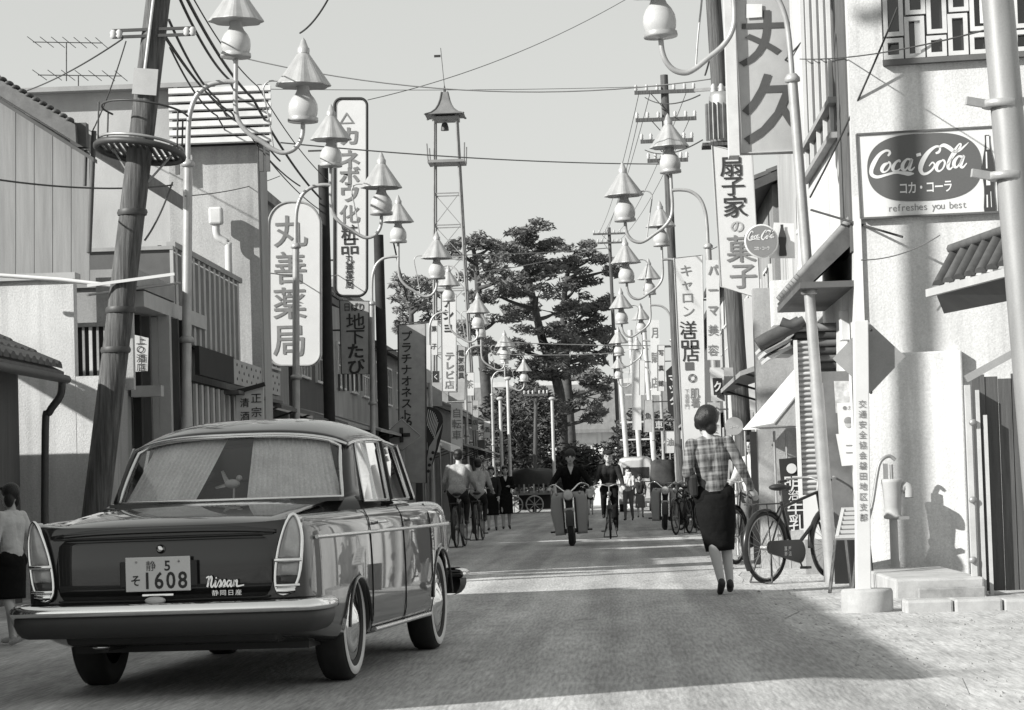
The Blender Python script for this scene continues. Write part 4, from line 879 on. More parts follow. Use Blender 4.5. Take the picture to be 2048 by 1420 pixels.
m = MB(); m.add([TL + Vector((.0, 0, -.08)), TRR + Vector((0, 0, -.08)), TRR + Vector((.1, .6, -.28)), TL + Vector((.14, .6, -.22))], [(0, 1, 2, 3)]); m.build('soffit', DARK, TR_)
m = MB(); m.tube([TL + perp * .95 + Vector((-.02, 0, .05)), TRR + perp + Vector((0, 0, .06))], .045, 8); m.build('ridge', TILE, TR_)
m = MB(); k0 = gp(1790, 1197); k1 = gp(1972, 1193); m.box2((k0.x, k0.y - .05, -.02), (k1.x, 24.6, .16)); tag(bevel(m.build('pump_plinth', CONC), .02), 'stained concrete plinth at the foot of the right wall', 'plinth')
m = MB(); m.box2((k0.x + .18, k0.y - .11, -.02), (k1.x - .0, k0.y - .055, .085)); tag(bevel(m.build('plinth_step', CONCD), .015), 'dark low step along the front of the concrete plinth', 'step')
k0 = gp(1812, 1226); rk = random.Random(2)
for i in range(7):
    m = MB(); m.box2((k0.x + i * .36, k0.y - .01 * (i % 2), -.02), (k0.x + i * .36 + .352, k0.y + .32, .085 + rk.uniform(-.006, .006))); kb = bevel(m.build('kerb_stone', CONC), .02)
    tag(kb, ['leftmost kerb stone', 'second kerb stone from the left', 'third kerb stone from the left', 'fourth kerb stone from the left', 'fifth kerb stone from the left', 'sixth kerb stone from the left', 'rightmost kerb stone'][i] + ' in the pale row before the fence', 'kerb stone', 'kerb stones before the fence')
# ---- square traffic-safety post with diamond plate on round base
pb_ = gp(1735, 1226); pb_.x = pb_.x * (pb_.y + .19) / pb_.y; pb_.y += .19
SP = thing('safety_post', 'white square post with vertical characters and grey diamond plate', 'signpost', tuple(pb_))
m = MB(); m.lathe([(.19, -.02), (.195, .02), (.195, .15), (.185, .172), (.0, .176)], pb_, 36); m.build('round_base', CONC, SP)
ps = sc(pb_.y); hw = .055; ptop = at(1740, 640, pb_.y - .05).z
lean = Matrix.Rotation(radians(1.5), 3, 'Y')
m = MB(); m.box(pb_ + Vector((0, 0, ptop / 2 + .06)), (.11, .11, ptop - .12), lean); bevel(m.build('square_post', WHITE, SP), .006)
dc = at(1738, 715, pb_.y + .075); h_ = .275
m = MB(); m.prism([dc + Vector(v) for v in ((-h_, 0, 0), (0, 0, -h_), (h_, 0, 0), (0, 0, h_))], (0, .012, 0)); m.build('diamond_plate', MID, SP)
for yy in (660, 785): m = MB(); m.ball(at(1742, yy, pb_.y - .058), .012, 8, 6); m.build('bolt', BLACK, SP)
tx = MB(); top_ = Vector((pb_.x + .014, pb_.y - .060, at(1741, 797, pb_.y - .060).z)); write_v(tx, '交通安全協会磐田地区支部', top_, (lean @ XR), (lean @ ZU), .062, .062, .0775, .02); tx.build('lettering', LETTERG, SP)
# ---- hand pump
pp_ = Vector((at(1790, 1130, 24.45).x, 24.45, .16)); k_ = 1 / 212.0
PU = thing('water_pump', 'old pale hand pump with curved lever before the white wall', 'water pump', tuple(pp_))
m = MB(); m.lathe([(.045, 0), (.04, .02), (.038, .50), (.05, .51)], pp_, 16); m.build('riser_pipe', LIGHT, PU)
zb_ = at(1790, 1036, 24.45).z; o_ = Vector((pp_.x, pp_.y, zb_))
m = MB(); m.lathe([(.06, -.01), (.088, 0), (.088, .025), (.075, .03), (.078, .10), (.085, .20), (.092, .30), (.098, .33), (.10, .36), (.085, .365), (.0, .36)], o_, 22); m.build('pump_barrel', LIGHT, PU)
m = MB(); m.tube(spline([o_ + Vector((.08, 0, .27)), o_ + Vector((.13, -.01, .29)), o_ + Vector((.155, -.02, .25)), o_ + Vector((.155, -.02, .19))], 4), [.05] * 4 + [.045] * 9, 12, cap=False); SPT = m.build('spout', LIGHT, PU)
m = MB(); m.lathe([(.0, 0), (.04, 0), (.04, .01)], o_ + Vector((.155, -.02, .185)), 14); m.build('spout_mouth', BLACK, SPT)
m = MB(); m.box(o_ + Vector((.06, -.06, .0)), (.16, .03, .03)); m.build('base_lug', STEEL, PU)
m = MB(); m.cyl(o_ + Vector((0, 0, .36)), o_ + Vector((.0, 0, .50)), .016, n=8); m.tube(spline([o_ + Vector((.04, 0, .54)), o_ + Vector((-.02, 0, .58)), o_ + Vector((-.10, -.02, .53)), o_ + Vector((-.14, -.03, .40)), o_ + Vector((-.19, -.05, .15)), o_ + Vector((-.25, -.07, -.05))], 5), .017, 8); m.build('lever', STEEL, PU)
m = MB(); m.box(o_ + Vector((-.055, 0, .43)), (.04, .05, .16)); m.build('lever_bracket', STEEL, PU)
# ---- crate rack on trestle legs
CR = thing('sloping_rack', 'small slatted rack on slanting legs between lamp post and square post', 'rack', (1.95, 23.6, 0))
ca, cb_ = at(1686, 1020, 23.8), at(1674, 1075, 23.2)
for k in range(7):
    f = k / 6; p_ = ca.lerp(cb_, f); m = MB(); m.box(p_ + Vector((.10, 0, 0)), (.23, .05, .02), Matrix.Rotation(radians(35), 3, 'X')); m.build('slat', LIGHT, CR)
for dx in (0.0, .21): m = MB(); m.bar(ca + Vector((dx, 0, .0)), cb_ + Vector((dx, 0, 0)), .03, .03); m.build('side_rail', OFFW, CR)
for dx in (0.0, .20):
    m = MB(); m.bar(cb_ + Vector((dx, .1, 0)), Vector((cb_.x + dx - .09, cb_.y - .1, .0)), .025, .025); m.build('leg', WOODP, CR)
    m = MB(); m.bar(ca + Vector((dx, 0, 0)), Vector((ca.x + dx + .06, ca.y + .1, .0)), .025, .025); m.build('leg', WOODP, CR)
m = MB(); m.box2((at(1668, 1100, 24.6).x, 24.6, .02), (at(1728, 1100, 24.6).x, 24.64, at(1700, 1080, 24.6).z)); tag(m.build('dark_board', VOID), 'black board standing behind the slatted rack', 'board')
# ================================================================== left side
# house just outside the frame whose shadow lies over the car and road
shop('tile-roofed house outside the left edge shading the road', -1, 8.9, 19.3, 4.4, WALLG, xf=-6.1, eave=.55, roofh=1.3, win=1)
opole = pole('utility_pole', 'tall pole outside the left edge casting a band on the right wall', Vector((-5.75, 19.5, -.05)), Vector((-5.75, 19.5, 11.8)), .12, .10)
MB().bar((-6.5, 19.4, 11.0), (-5.0, 19.4, 11.0), .1, .1).build('crossarm', WOODP, opole)
# low tiled shed at the left edge
SH = thing('low_shed', 'low dark shed with drooping tiled eave at the left edge', 'shed', (-5.2, 22, 0))
ev = Vector((-5.60, 22.0, 2.33)); up_ = Vector((-.80, 0, .40)); far = ev + up_ * 3.4
m = MB(); m.box2((-9.5, 22.35, -.02), (ev.x - .45, 26.2, ev.z - .02)); m.build('wall', WALLD, SH)
m = MB(); m.prism([ev + Vector((0, 0, -.09)), far + Vector((0, 0, -.09)), far, ev], (0, 4.3, 0)); RS = m.build('roof', TILE, SH)
n_ = 15
for i in range(n_):
    yy = 22.06 + i * .29; m = MB(); L_ = up_.length * 3.4; k = int(L_ / .27)
    for j in range(min(k, 6)):
        a_ = ev + up_ * (3.4 * j / k) + Vector((0, yy - 22, 0)); b_ = ev + up_ * (3.4 * (j + 1.1) / k) + Vector((0, yy - 22, 0))
        arc = [Vector((0, cos(t), .62 * sin(t))) * .115 for t in [pi * q / 6 for q in range(7)]]
        m.loft([[a_ + v + Vector((0, 0, .03)) for v in arc], [b_ + v + Vector((0, 0, .012)) for v in arc]], False, False); m.add([a_ + v + Vector((0, 0, .03)) for v in arc], [tuple(range(7))])
    m.build('roof_tile', TILE, RS)
m = MB(); m.tube([ev + Vector((-.03, -.03, .05)), far + Vector((0, -.03, .05))], .07, 8); m.build('verge_tile', TILE, RS)
m = MB(); m.tube([ev + Vector((.03, .0, -.08)), ev + Vector((.03, 4.3, -.08))], .045, 8); m.build('gutter', STEELD, SH)
m = MB(); m.tube(spline([ev + Vector((.02, 4.1, -.1)), ev + Vector((.0, 4.1, -.25)), ev + Vector((-.12, 4.1, -.42)), ev + Vector((-.16, 4.1, -.6)), Vector((ev.x - .2, 26.1, .1))], 4), .04, 8); m.build('downpipe', STEELD, SH)
for k in range(4):
    m = MB(); m.box2((ev.x - .60 - k * .45, 22.28, .0), (ev.x - .5 - k * .45, 22.34, ev.z + .2)); m.build('wall_post', PLANK, SH)
# plastered wall with barred window corner
LW = thing('plastered_house', 'pale plastered house wall with boarded grey gable above it at left', 'house', (-5.6, 27, 0))
xa, xb_ = at(148, 650, 27).x, at(212, 850, 27).x; za, zb_ = at(100, 556, 27).z, at(180, 752, 27).z
m = MB(); m.box2((-12, 27, -.02), (xa, 27.18, za)); m.box2((xa - .01, 27.003, -.02), (xb_, 27.2, zb_)); m.build('wall', STUCCO, LW)
m = MB(); m.box2((-12, 26.95, za - .02), (xa + .03, 27.24, za + .05)); m.build('coping', LIGHT, LW)
m = MB(); m.box2((xa - .02, 28.3, zb_ - .1), (xb_ + .06, 28.42, za + .1)); m.build('recessed_wall', STUCCO2, LW)
wc = at(183, 703, 28.26); ww, wh = 72 / 184, 100 / 184
m = MB(); m.box(wc, (ww, .03, wh), None); WN = m.build('window', VOID, LW)
for k in range(5): MB().box(wc + Vector((-ww / 2 + ww * (k + .5) / 5, -.03, 0)), (.025 if k != 2 else .035, .03, wh)).build('window_bar', WALLG if k != 2 else OFFW, WN)
MB().box(wc + Vector((0, -.03, wh / 2 + .02)), (ww + .1, .06, .045)).build('lintel', WALLG, WN); MB().box(wc + Vector((0, -.03, -wh / 2 - .01)), (ww + .08, .08, .025)).build('sill', WHITE, WN)
# gable boarded with vertical planks
def roofline(px): return 195 + (px + 10) * (312 - 195) / (185 + 10)
Yg = 27.7; px = -190
GB = MB(); 
while px < 178:
    w_ = 37; x0, x1 = px, min(px + w_ - 1.2, 182)
    m = MB(); m.prism([at(x0, 565, Yg), at(x1, 565, Yg), at(x1, roofline(x1) - 4, Yg), at(x0, roofline(x0) - 4, Yg)], (0, .03 + .006 * ((px // 37) % 2), 0)); m.build('plank', PLANKL, LW); px += w_
m = MB(); m.prism([at(-200, roofline(-200) - 10, Yg - .3), at(187, roofline(187) + 2, Yg - .3), at(187, roofline(187) + 10, Yg - .3), at(-200, roofline(-200) - 2, Yg - .3)], (0, .2, 0)); m.build('barge_board', DARK, LW)
m = MB(); m.prism([at(-200, roofline(-200) - 42, Yg - .35), at(150, roofline(150) - 42, Yg - .35), at(152, roofline(150) - 6, Yg - .35), at(-200, roofline(-200) - 12, Yg - .35)], (0, 7, 0)); RF = m.build('roof', TILEL, LW)
for k in range(14):
    p_ = at(-40 + k * 13.5, roofline(-40 + k * 13.5) - 44, Yg - .36); m = MB(); m.ball(p_ + Vector((0, .1, 0)), (.05, .12, .035), 8, 5); m.build('roof_tile', TILE, RF)
m = MB(); m.box2((at(150, 300, Yg).x, Yg - .25, at(165, 300, Yg).z), (at(182, 300, Yg).x, Yg - .1, at(165, 252, Yg).z)); m.build('gutter_box', DARK, LW)
m = MB(); m.tube([at(172, 300, Yg - .15), at(170, 372, Yg - .15)], .02, 6); m.build('downpipe', STEELD, LW)
m = MB(); m.tube([at(188, 262, Yg), at(178, 505, Yg)], .03, 6); m.build('corner_pole', DARK, LW)
m = MB(); m.tube([at(-10, 550, 26.6), at(120, 559, 26.6), at(232, 572, 26.6)], .022, 6); tag(m.build('white_pipe', WHITE), 'long white horizontal pipe crossing the pale plastered wall', 'pipe')

# balcony house with slatted street side
BH = thing('balcony_house', 'two-storey house with dark boxed balcony and slatted street side', 'house', (-5.7, 29, 0))
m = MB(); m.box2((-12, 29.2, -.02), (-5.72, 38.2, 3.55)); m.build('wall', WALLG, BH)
pa, pb2 = at(160, 505, 31.8), at(353, 600, 31.8)
m = MB(); m.box2((pa.x, 31.8, pb2.z), (-5.42, 31.9, pa.z)); bo_ = m.build('balcony_end', DARK, BH)
m = MB(); m.box2((pa.x - .02, 31.76, pa.z), (-5.38, 31.96, pa.z + .045)); m.build('coping', MID, bo_)
m = MB(); m.box2((-5.42, 31.77, 3.05), (-5.38, 31.84, pa.z)); m.build('corner_strip', LIGHT, bo_)
m = MB(); m.box2((-5.60, 31.95, 3.0), (-5.56, 37.6, 4.15)); SB = m.build('balcony_backing', VOID, BH)
for i in range(13):
    y_ = 32.15 + i * .44; m = MB(); m.box2((-5.47, y_ - .085, 2.98), (-5.40, y_ + .085, 4.12)); m.build('slat', LIGHT, SB)
m = MB(); m.box2((-5.49, 31.95, 4.12), (-5.38, 37.75, 4.19)); m.build('top_rail', MID, SB)
m = MB(); m.box2((-6.5, 29.6, 3.22), (-5.36, 34.2, 3.40)); m.build('floor_beam', LIGHT, BH)
m = MB(); m.box2((-6.6, 29.15, 3.42), (-5.36, 31.7, 3.62)); m.build('upper_beam', MID, BH)
ca_ = at(331, 700, 31.3); m = MB(); m.box2((ca_.x - .07, 31.2, 0), (ca_.x + .07, 31.34, 3.22)); m.build('column', LIGHT, BH)
for k, (pxx, mt) in enumerate(((272, VOID), (292, WALLD), (308, LIGHT), (348, WALLD), (362, VOID))):
    c_ = at(pxx, 700, 30.6 + k * .3); m = MB(); m.box2((c_.x - .05, c_.y, 0), (c_.x + .05, c_.y + .1, 3.2)); m.build('door_post', mt, BH)
m = MB(); a_, b_ = at(262, 772, 30.4), at(322, 792, 30.4); m.box2((a_.x, 30.4, b_.z), (b_.x, 30.6, a_.z)); m.build('door_head', LIGHT, BH)
m = MB(); m.box2((-5.6, 32.6, 1.2), (-5.54, 37.6, 2.55)); GR = m.build('grille', VOID, BH)
for i in range(10):
    y_ = 32.9 + i * .48; m = MB(); m.box2((-5.50, y_ - .08, 1.25), (-5.46, y_ + .08, 2.5)); m.build('grille_bar', OFFW, GR)
for z_ in (1.27, 1.95, 2.47): m = MB(); m.box2((-5.535, 32.6, z_ - .02), (-5.505, 37.6, z_ + .02)); m.build('grille_rail', DARK, GR)
m = MB(); m.box2((-5.45, 32.6, 1.12), (-5.38, 37.6, 1.2)); m.build('grille_sill', LIGHT, GR)
m = MB(); m.box2((-5.34, 33.0, 2.58), (-5.28, 36.0, 2.95)); m.build('fascia', VOID, BH)
m = MB(); m.box2((-5.34, 36.0, 2.58), (-5.28, 41.0, 2.93)); FZ = m.build('dotted_fascia', LIGHT, BH)
for i in range(10):
    for j in range(3): m = MB(); m.ball((-5.277, 36.3 + i * .48 + .2 * (j % 2), 2.66 + .1 * j), (.006, .05, .025), 6, 4); m.build('dot', DARK, FZ)
m = MB(); m.box2((-6.4, 36.2, 2.45), (-5.25, 41.0, 2.5)); m.build('shop_canopy', DARK, BH)
# small hanging board on the leaning pole and the sake board
hs = flat_sign('hanging_board', 'small white hanging board half hidden by the leaning pole', 'signboard', [(262, 668), (297, 676), (295, 742), (262, 744)], 29.2, OFFW)
tx = MB(); write_v(tx, '上○酒店', at(281, 672, 29.19), XR, ZU, .11, .10, .10, .01); tx.build('lettering', LETTER, hs)
zs_ = flat_sign('sake_board', 'small white signboard with two character columns above the car roof', 'signboard', [(472, 776), (527, 768), (527, 856), (472, 856)], 36.8, WHITE, .05)  # plain white painted board
tx = MB(); write_v(tx, '正宗印', at(512, 782, 36.79), XR, ZU, .16, .15, .20, .01); write_v(tx, '清酒店', at(489, 792, 36.79), XR, ZU, .14, .14, .19, .01); tx.build('lettering', LETTER, zs_)
MB().bar(at(452, 790, 36.75), at(530, 768, 36.75), .05, .06).build('board_rail', BLACK, zs_)

# tall stucco building with louvre screen
TB = thing('stucco_building', 'tall plain stucco building with rooftop louvre screen behind the left lamp', 'building', (-5.3, 39, 0))
xr_ = at(524, 500, 39).x; zt_ = at(250, 181, 39).z
m = MB(); m.box2((-16, 39, -.02), (xr_, 39.8, zt_)); m.build('wall', gray('stucco_mid_grey', .36, .92, .2, .9, .25, stretch=(1, 1, .35), bscale=60), TB)  # mid-grey stucco base colour for the tall wall
m = MB(); m.box2((at(340, 400, 38.9).x, 38.86, 0), (xr_ - .02, 38.995, at(440, 290, 38.9).z)); m.build('front_panel', STUCCO2, TB)
l0, l1 = at(336, 230, 38.5), at(541, 230, 38.5)
m = MB(); m.box2((l0.x + .02, 38.75, at(430, 287, 38.5).z), (l1.x - .22, 38.8, at(430, 170, 38.5).z)); LV = m.build('louvre_gap_shade', VOID, TB)  # near-black board added for the shadow in the louvre gaps
for i in range(7):
    z_ = at(438, 178 + i * 16.8, 38.5).z; m = MB(); m.box(((l0.x + l1.x) / 2, 38.6, z_), (l1.x - l0.x, .05, .088), Matrix.Rotation(radians(-20), 3, 'X')); m.build('louvre_slat', OFFW, LV)
for px_l in (352, 520, 533): 
    xx = at(px_l, 230, 38.66).x; m = MB(); m.box2((xx - .03, 38.66, at(430, 290, 38.5).z - .4), (xx + .03, 38.72, at(430, 168, 38.5).z)); m.build('louvre_post', DARK, LV)
hp = at(432, 432, 38.6); m = MB(); m.box(hp, (.2, .2, .26)); bevel(m.build('rainwater_hopper', OFFW, TB), .03)
m = MB(); m.tube(spline([hp + Vector((0, 0, -.1)), hp + Vector((.01, 0, -.3)), hp + Vector((.16, .02, -.42)), hp + Vector((.17, .02, -.6)), hp + Vector((.17, .02, -2.4))], 4), .055, 10); m.build('downpipe', OFFW, TB)
m = MB(); m.box2((-5.9, 38.72, zt_ - .02), (-14, 38.99, zt_ + .05)); m.build('parapet_cap', MID, TB)
# rest of the left row
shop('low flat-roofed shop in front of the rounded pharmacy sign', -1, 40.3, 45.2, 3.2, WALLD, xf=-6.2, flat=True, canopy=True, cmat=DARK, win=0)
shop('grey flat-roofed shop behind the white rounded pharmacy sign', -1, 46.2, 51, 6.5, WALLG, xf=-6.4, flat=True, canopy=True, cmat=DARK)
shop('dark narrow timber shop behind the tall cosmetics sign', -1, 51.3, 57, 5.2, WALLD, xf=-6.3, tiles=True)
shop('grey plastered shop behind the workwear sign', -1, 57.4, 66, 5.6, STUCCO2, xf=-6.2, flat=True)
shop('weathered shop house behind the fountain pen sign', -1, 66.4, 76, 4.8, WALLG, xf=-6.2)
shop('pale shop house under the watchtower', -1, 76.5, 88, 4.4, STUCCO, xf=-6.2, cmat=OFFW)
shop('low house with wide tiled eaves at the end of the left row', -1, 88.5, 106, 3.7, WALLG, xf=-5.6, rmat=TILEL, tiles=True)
# television aerials above the left roofs
for lab, x0, x1, yy, st_, Y in (('long television aerial on a short mast above the stucco parapet', 76, 244, 150, 182, 39.5), ('faint television aerial with folded arms at upper left', 66, 205, 84, 150, 41)):
    A_ = thing('television_aerial', lab, 'aerial', tuple(at((x0 + x1) / 2, st_, Y))); m = MB(); m.tube([at(x0, yy, Y), at(x1, yy + 2, Y)], .008, 5); m.build('boom', STEELD, A_)
    xm = x0 + (x1 - x0) * .48; m = MB(); m.tube([at(xm, yy, Y), at(xm, st_ + 12, Y)], .010, 5); m.build('mast', STEELD, A_)
    for f in (.02, .2, .36, .52, .68, .84, .99):
        p_ = at(x0 + (x1 - x0) * f, yy + 2 * f, Y); m = MB(); m.tube([p_ + Vector((0, -.5, 0)), p_ + Vector((0, .5, 0))], .006, 5); m.build('element', STEELD, A_)
# ================================================================== signs
def rounded(x0, x1, y0, y1, rt, rb, k=8):
    pts = []
    for cx_, cy_, r, a0 in ((x1 - rt, y0 + rt, rt, -90), (x1 - rb, y1 - rb, rb, 0), (x0 + rb, y1 - rb, rb, 90), (x0 + rt, y0 + rt, rt, 180)):
        for i in range(k + 1): a = radians(a0 + 90 * i / k); pts.append((cx_ + r * cos(a), cy_ + r * sin(a)))
    return pts
def sign(name, label, poly, Y, mat, depth, edge=None, frame=None, cat='signboard'):
    P = [at(x, y, Y) for x, y in poly]; t = thing(name, label, cat, tuple(P[len(P) // 2])); m = MB(); m.prism(P, (0, depth, 0)); m.build('panel', mat, t)
    if frame: MB().tube([p + Vector((0, .0, 0)) for p in P], frame, 6, closed=True).build('frame', edge or BLACK, t)
    return t
def vtext(t, mat, items, Y, bold=.02, name='lettering'):
    tx = MB(); s_ = 1 / sc(Y)
    for ch, px, py, w, h in items: put_char(tx, ch, at(px, py, Y - .012), XR, ZU, w * s_, h * s_, bold)
    return tx.build(name, mat, t)
def bracket(t, px, y0, Y, xw, n=2, dy=200):
    for k in range(n):
        a = at(px, y0 + k * dy, Y + .1); MB().bar(a, Vector((xw, a.y, a.z)), .035, .035).build('bracket', STEELD, t)
SIGNW = gray('sign_white', .54, .6, .05, 2.0); SIGNG = gray('sign_grey', .34, .7, .10, 3.0); SIGNM = gray('sign_mid_grey', .33, .75, .15, 4.0)
t = sign('pharmacy_sign', 'white box sign with arched top and four large grey characters', rounded(537, 640, 404, 731, 44, 26), 45.5, SIGNW, .35, MID, .02)
vtext(t, LETTERG, [('丸', 580, 462, 70, 68), ('善', 580, 535, 70, 70), ('薬', 579, 606, 70, 68), ('局', 579, 680, 70, 70)], 45.5, .022); bracket(t, 560, 480, 45.5, -6.2)
t = sign('cosmetics_sign', 'tall narrow rounded cosmetics sign with dark outline and column of katakana', rounded(669, 734, 197, 592, 14, 18), 53.5, SIGNW, .12, BLACK, .03)
vtext(t, LETTERG, [(c, 699, y, 44, 40) for c, y in zip('カネボウ化', (272, 318, 352, 386, 428))], 53.5, .03); vtext(t, LETTER, [('粧', 699, 465, 36, 34), ('品', 699, 492, 40, 36)], 53.5, .03)
vtext(t, LETTER, [(c, 699, y, 18, 20) for c, y in zip('丸善薬局', (517, 534, 551, 568))], 53.5, .02); vtext(t, LETTERG, [('△', 693, 236, 34, 30)], 53.5, .0, 'emblem')
bracket(t, 675, 300, 53.5, -6.2, 2, 220)
t = sign('workwear_sign', 'dull grey workwear signboard with black brush lettering', [(679, 600), (738, 602), (738, 748), (683, 748)], 55.2, SIGNM, .08, DARK, .015)
vtext(t, LETTER, [('地', 711, 643, 40, 36), ('下', 711, 673, 40, 32), ('た', 711, 702, 36, 32), ('び', 712, 733, 36, 32)], 55.2, .03); vtext(t, LETTER, [('日', 694, 614, 15, 18), ('ば', 709, 614, 15, 18), ('り', 723, 614, 15, 18)], 55.2, .02, 'small_lettering')
for k in range(6): MB().box(at(678 + k * 9, 765, 55.3), (.045, .02, .36)).build('fringe_strip', DARK if k % 2 else WALLD, t)
bracket(t, 690, 660, 55.2, -6.1, 1)
t = sign('fountain_pen_sign', 'tall grey fountain pen sign with black katakana column ending in 66', [(796, 650), (851, 646), (853, 966), (799, 966)], 65.0, SIGNM, .10, DARK, .02)
vtext(t, LETTER, [(c, 813, 672 + i * 22.4, 23, 22) for i, c in enumerate('プラチナオネスト')], 65.0, .02); vtext(t, LETTER, [('6', 804, 842, 26, 26), ('6', 818, 842, 26, 26)], 65.0, .02, 'number')
bracket(t, 800, 700, 65.0, -6.2, 2, 160)
t = sign('cross_sign', 'diamond-shaped sign with black cross above the car bonnet', [(766, 872), (803, 838), (842, 872), (804, 900)], 63.2, SIGNM, .06, LIGHT, .02)
m = MB(); c_ = at(803, 870, 63.18); m.box(c_, (.42, .02, .09)); m.box(c_, (.09, .02, .36)); m.build('cross', LETTER, t); MB().box(at(804, 915, 63.25), (.12, .05, .5)).build('stand', LIGHT, t)
# electrical maker's sign below the watchtower
t = sign('appliance_sign', 'white vertical appliance sign with slanted black katakana under the watchtower', [(882, 588), (912, 588), (912, 782), (884, 782)], 80, SIGNW, .12, MID, .015)
vtext(t, LETTER, [(c, 896, 604 + 25 * i, 24, 24) for i, c in enumerate('ナショ')], 80, .03); vtext(t, LETTERG, [(c, 899, 712 + 19 * i, 20, 18) for i, c in enumerate('テレビ店')], 80, .03, 'small_lettering')
t = sign('side_panel_sign', 'grey narrow panel beside the white appliance sign', [(915, 690), (931, 694), (930, 800), (897, 802), (897, 784), (914, 784)], 81, SIGNM, .08, BLACK, .012)
vtext(t, LETTER, [(c, 922, 706 + 15 * i, 13, 14) for i, c in enumerate('電気器具')], 81, .02)
for lab, x0, x1, y0, y1, Y, mat, txt in (('slim white hanging sign right of the fountain pen sign', 846, 861, 690, 765, 70, SIGNW, ''), ('white shop board with dark lettering behind the first cyclist', 902, 925, 806, 905, 84, SIGNW, '自転車'), ('dark grey hanging board left of the appliance sign', 862, 884, 765, 812, 78, SIGNM, '')):
    t = sign('shop_sign', lab, [(x0, y0), (x1, y0), (x1, y1), (x0, y1)], Y, mat, .06)
    if txt: vtext(t, LETTERG, [(c, (x0 + x1) / 2, y0 + 20 + 22 * i, 20, 20) for i, c in enumerate(txt)], Y)
# big curled ornamental sign with striped fringe and spotted stem
t = thing('ornamental_sign', 'dark curled ornamental sign with white fringe stripes and spotted pale stem', 'signboard', tuple(at(850, 900, 69)))
out = spline([at(x, y, 69) for x, y in ((835, 955), (826, 900), (822, 840), (835, 816), (862, 814), (882, 826), (886, 850), (878, 890), (862, 935), (846, 960))], 4, True)
m = MB(); m.prism(out, (0, .08, 0)); m.build('panel', BLACK, t)
for k in range(11):
    f = k / 10; a = at(842 + 34 * f + 6 * sin(pi * f), 818 + 26 * f ** 2 - 2 * sin(pi * f), 68.98); b = at(846 + 22 * f, 836 + 40 * f, 68.98); MB().bar(a, b, .05, .02).build('fringe_stripe', SIGNW, t)
m = MB(); P = [at(x, y, 68.97) for x, y in ((886, 845), (874, 880), (872, 895), (858, 950), (848, 968), (852, 930), (858, 894), (868, 878))]; m.prism(P, (0, .02, 0)); ST = m.build('stem', SIGNG, t)
for px2, py2 in ((866, 905), (862, 918), (859, 930), (857, 942)): MB().ball(at(px2, py2, 68.96), (.045, .01, .045), 8, 6).build('spot', BLACK, ST)
for px2, py2 in ((838, 880), (843, 895), (836, 905)): MB().ball(at(px2, py2, 68.97), (.07, .02, .07), 8, 6).build('flower', SIGNG, t)

# ---- right side signs
t = sign('square_character_sign', 'huge pale sign panel with two brush characters beside the right lamp post', [(1462, -80), (1618, -80), (1612, 302), (1482, 306)], 33.0, SIGNG, .25, LIGHT, .03)
P_ = at(1468, 100, 32.98); MB().box((at(1462, 100, 32.9).x, 33.1, at(1462, 110, 33).z), (.13, .4, 2.6)).build('side_post', OFFW, t)
vtext(t, gray('sign_letter_grey', .06, .7, .15, 4.0), [('丸', 1548, 75, 150, 120), ('久', 1556, 216, 150, 150)], 33.0, .02)
MB().prism([at(1493, 8, 32.97), at(1524, 8, 32.97), at(1524, 34, 32.97), at(1493, 36, 32.97)], (0, .01, 0)).build('paper_patch', WHITE, t)
t = sign('fan_shop_banner', 'white hanging banner board with slanted foot and bold black characters', [(1424, 291), (1450, 296), (1470, 304), (1504, 305), (1520, 597), (1441, 573)], 35.5, SIGNW, .09, LIGHT, .012)
vtext(t, LETTER, [('扇', 1463, 331, 50, 46), ('子', 1466, 371, 50, 42), ('家', 1470, 413, 52, 46)], 35.5, .025); vtext(t, SIGNG, [('の', 1474, 452, 30, 28)], 35.5, .01, 'faint_lettering')
vtext(t, LETTERG, [('菓', 1482, 497, 62, 58), ('子', 1486, 551, 58, 54)], 35.5, .025, 'large_lettering')
dt = thing('drink_disc_sign', 'round grey drink sign with white script overlapping the banner edge', 'sign', tuple(at(1523, 482, 30.2)))
c_ = at(1523, 482, 30.2); m = MB(); m.lathe([(.0, 0), (.185, 0), (.198, .01), (.198, .03), (0, .03)], c_, 40, (0, 1, 0), smooth=False); m.build('disc_rim', SIGNW, dt); m = MB(); m.lathe([(.0, .008), (.18, .006), (.18, .002)], c_, 40, (0, -1, 0), smooth=False); DD = m.build('disc_face', gray('disc_red', .17, .5, .05, 2.0), dt)
l_ = MB(); o2 = c_ + Vector((-.165, -.012, -.055)); q = .165 * 2 / 205
LOGO = [[(1778, 308, 5), (1782, 303, 6), (1772, 298, 6), (1760, 306, 8), (1749, 322, 10), (1744, 336, 9), (1756, 347, 7), (1792, 342, 5), (1828, 346, 4)], [(1778, 322, 5), (1765, 334, 8), (1776, 337, 5), (1781, 322, 5)], [(1801, 322, 5), (1787, 331, 8), (1795, 339, 5), (1802, 334, 4)], [(1822, 318, 6), (1807, 326, 8), (1811, 338, 5), (1825, 317, 6), (1819, 336, 7), (1830, 333, 4)],
        [(1872, 308, 5), (1881, 300, 5), (1870, 296, 6), (1846, 322, 11), (1841, 337, 10), (1854, 347, 6), (1869, 331, 4)], [(1878, 297, 4), (1898, 298, 9), (1918, 305, 6), (1937, 290, 3)], [(1884, 323, 5), (1872, 337, 8), (1884, 340, 5), (1888, 324, 5)], [(1893, 333, 4), (1922, 293, 5), (1898, 325, 8), (1906, 335, 4)], [(1923, 318, 6), (1908, 326, 8), (1912, 338, 5), (1927, 316, 6), (1920, 336, 7), (1932, 331, 4)]]
for s_ in LOGO: stroke(l_, [(x - 1738, 380 - y, w) for x, y, w in s_], XR, ZU, o2, q, q * 1.3, 1.0, n=6)
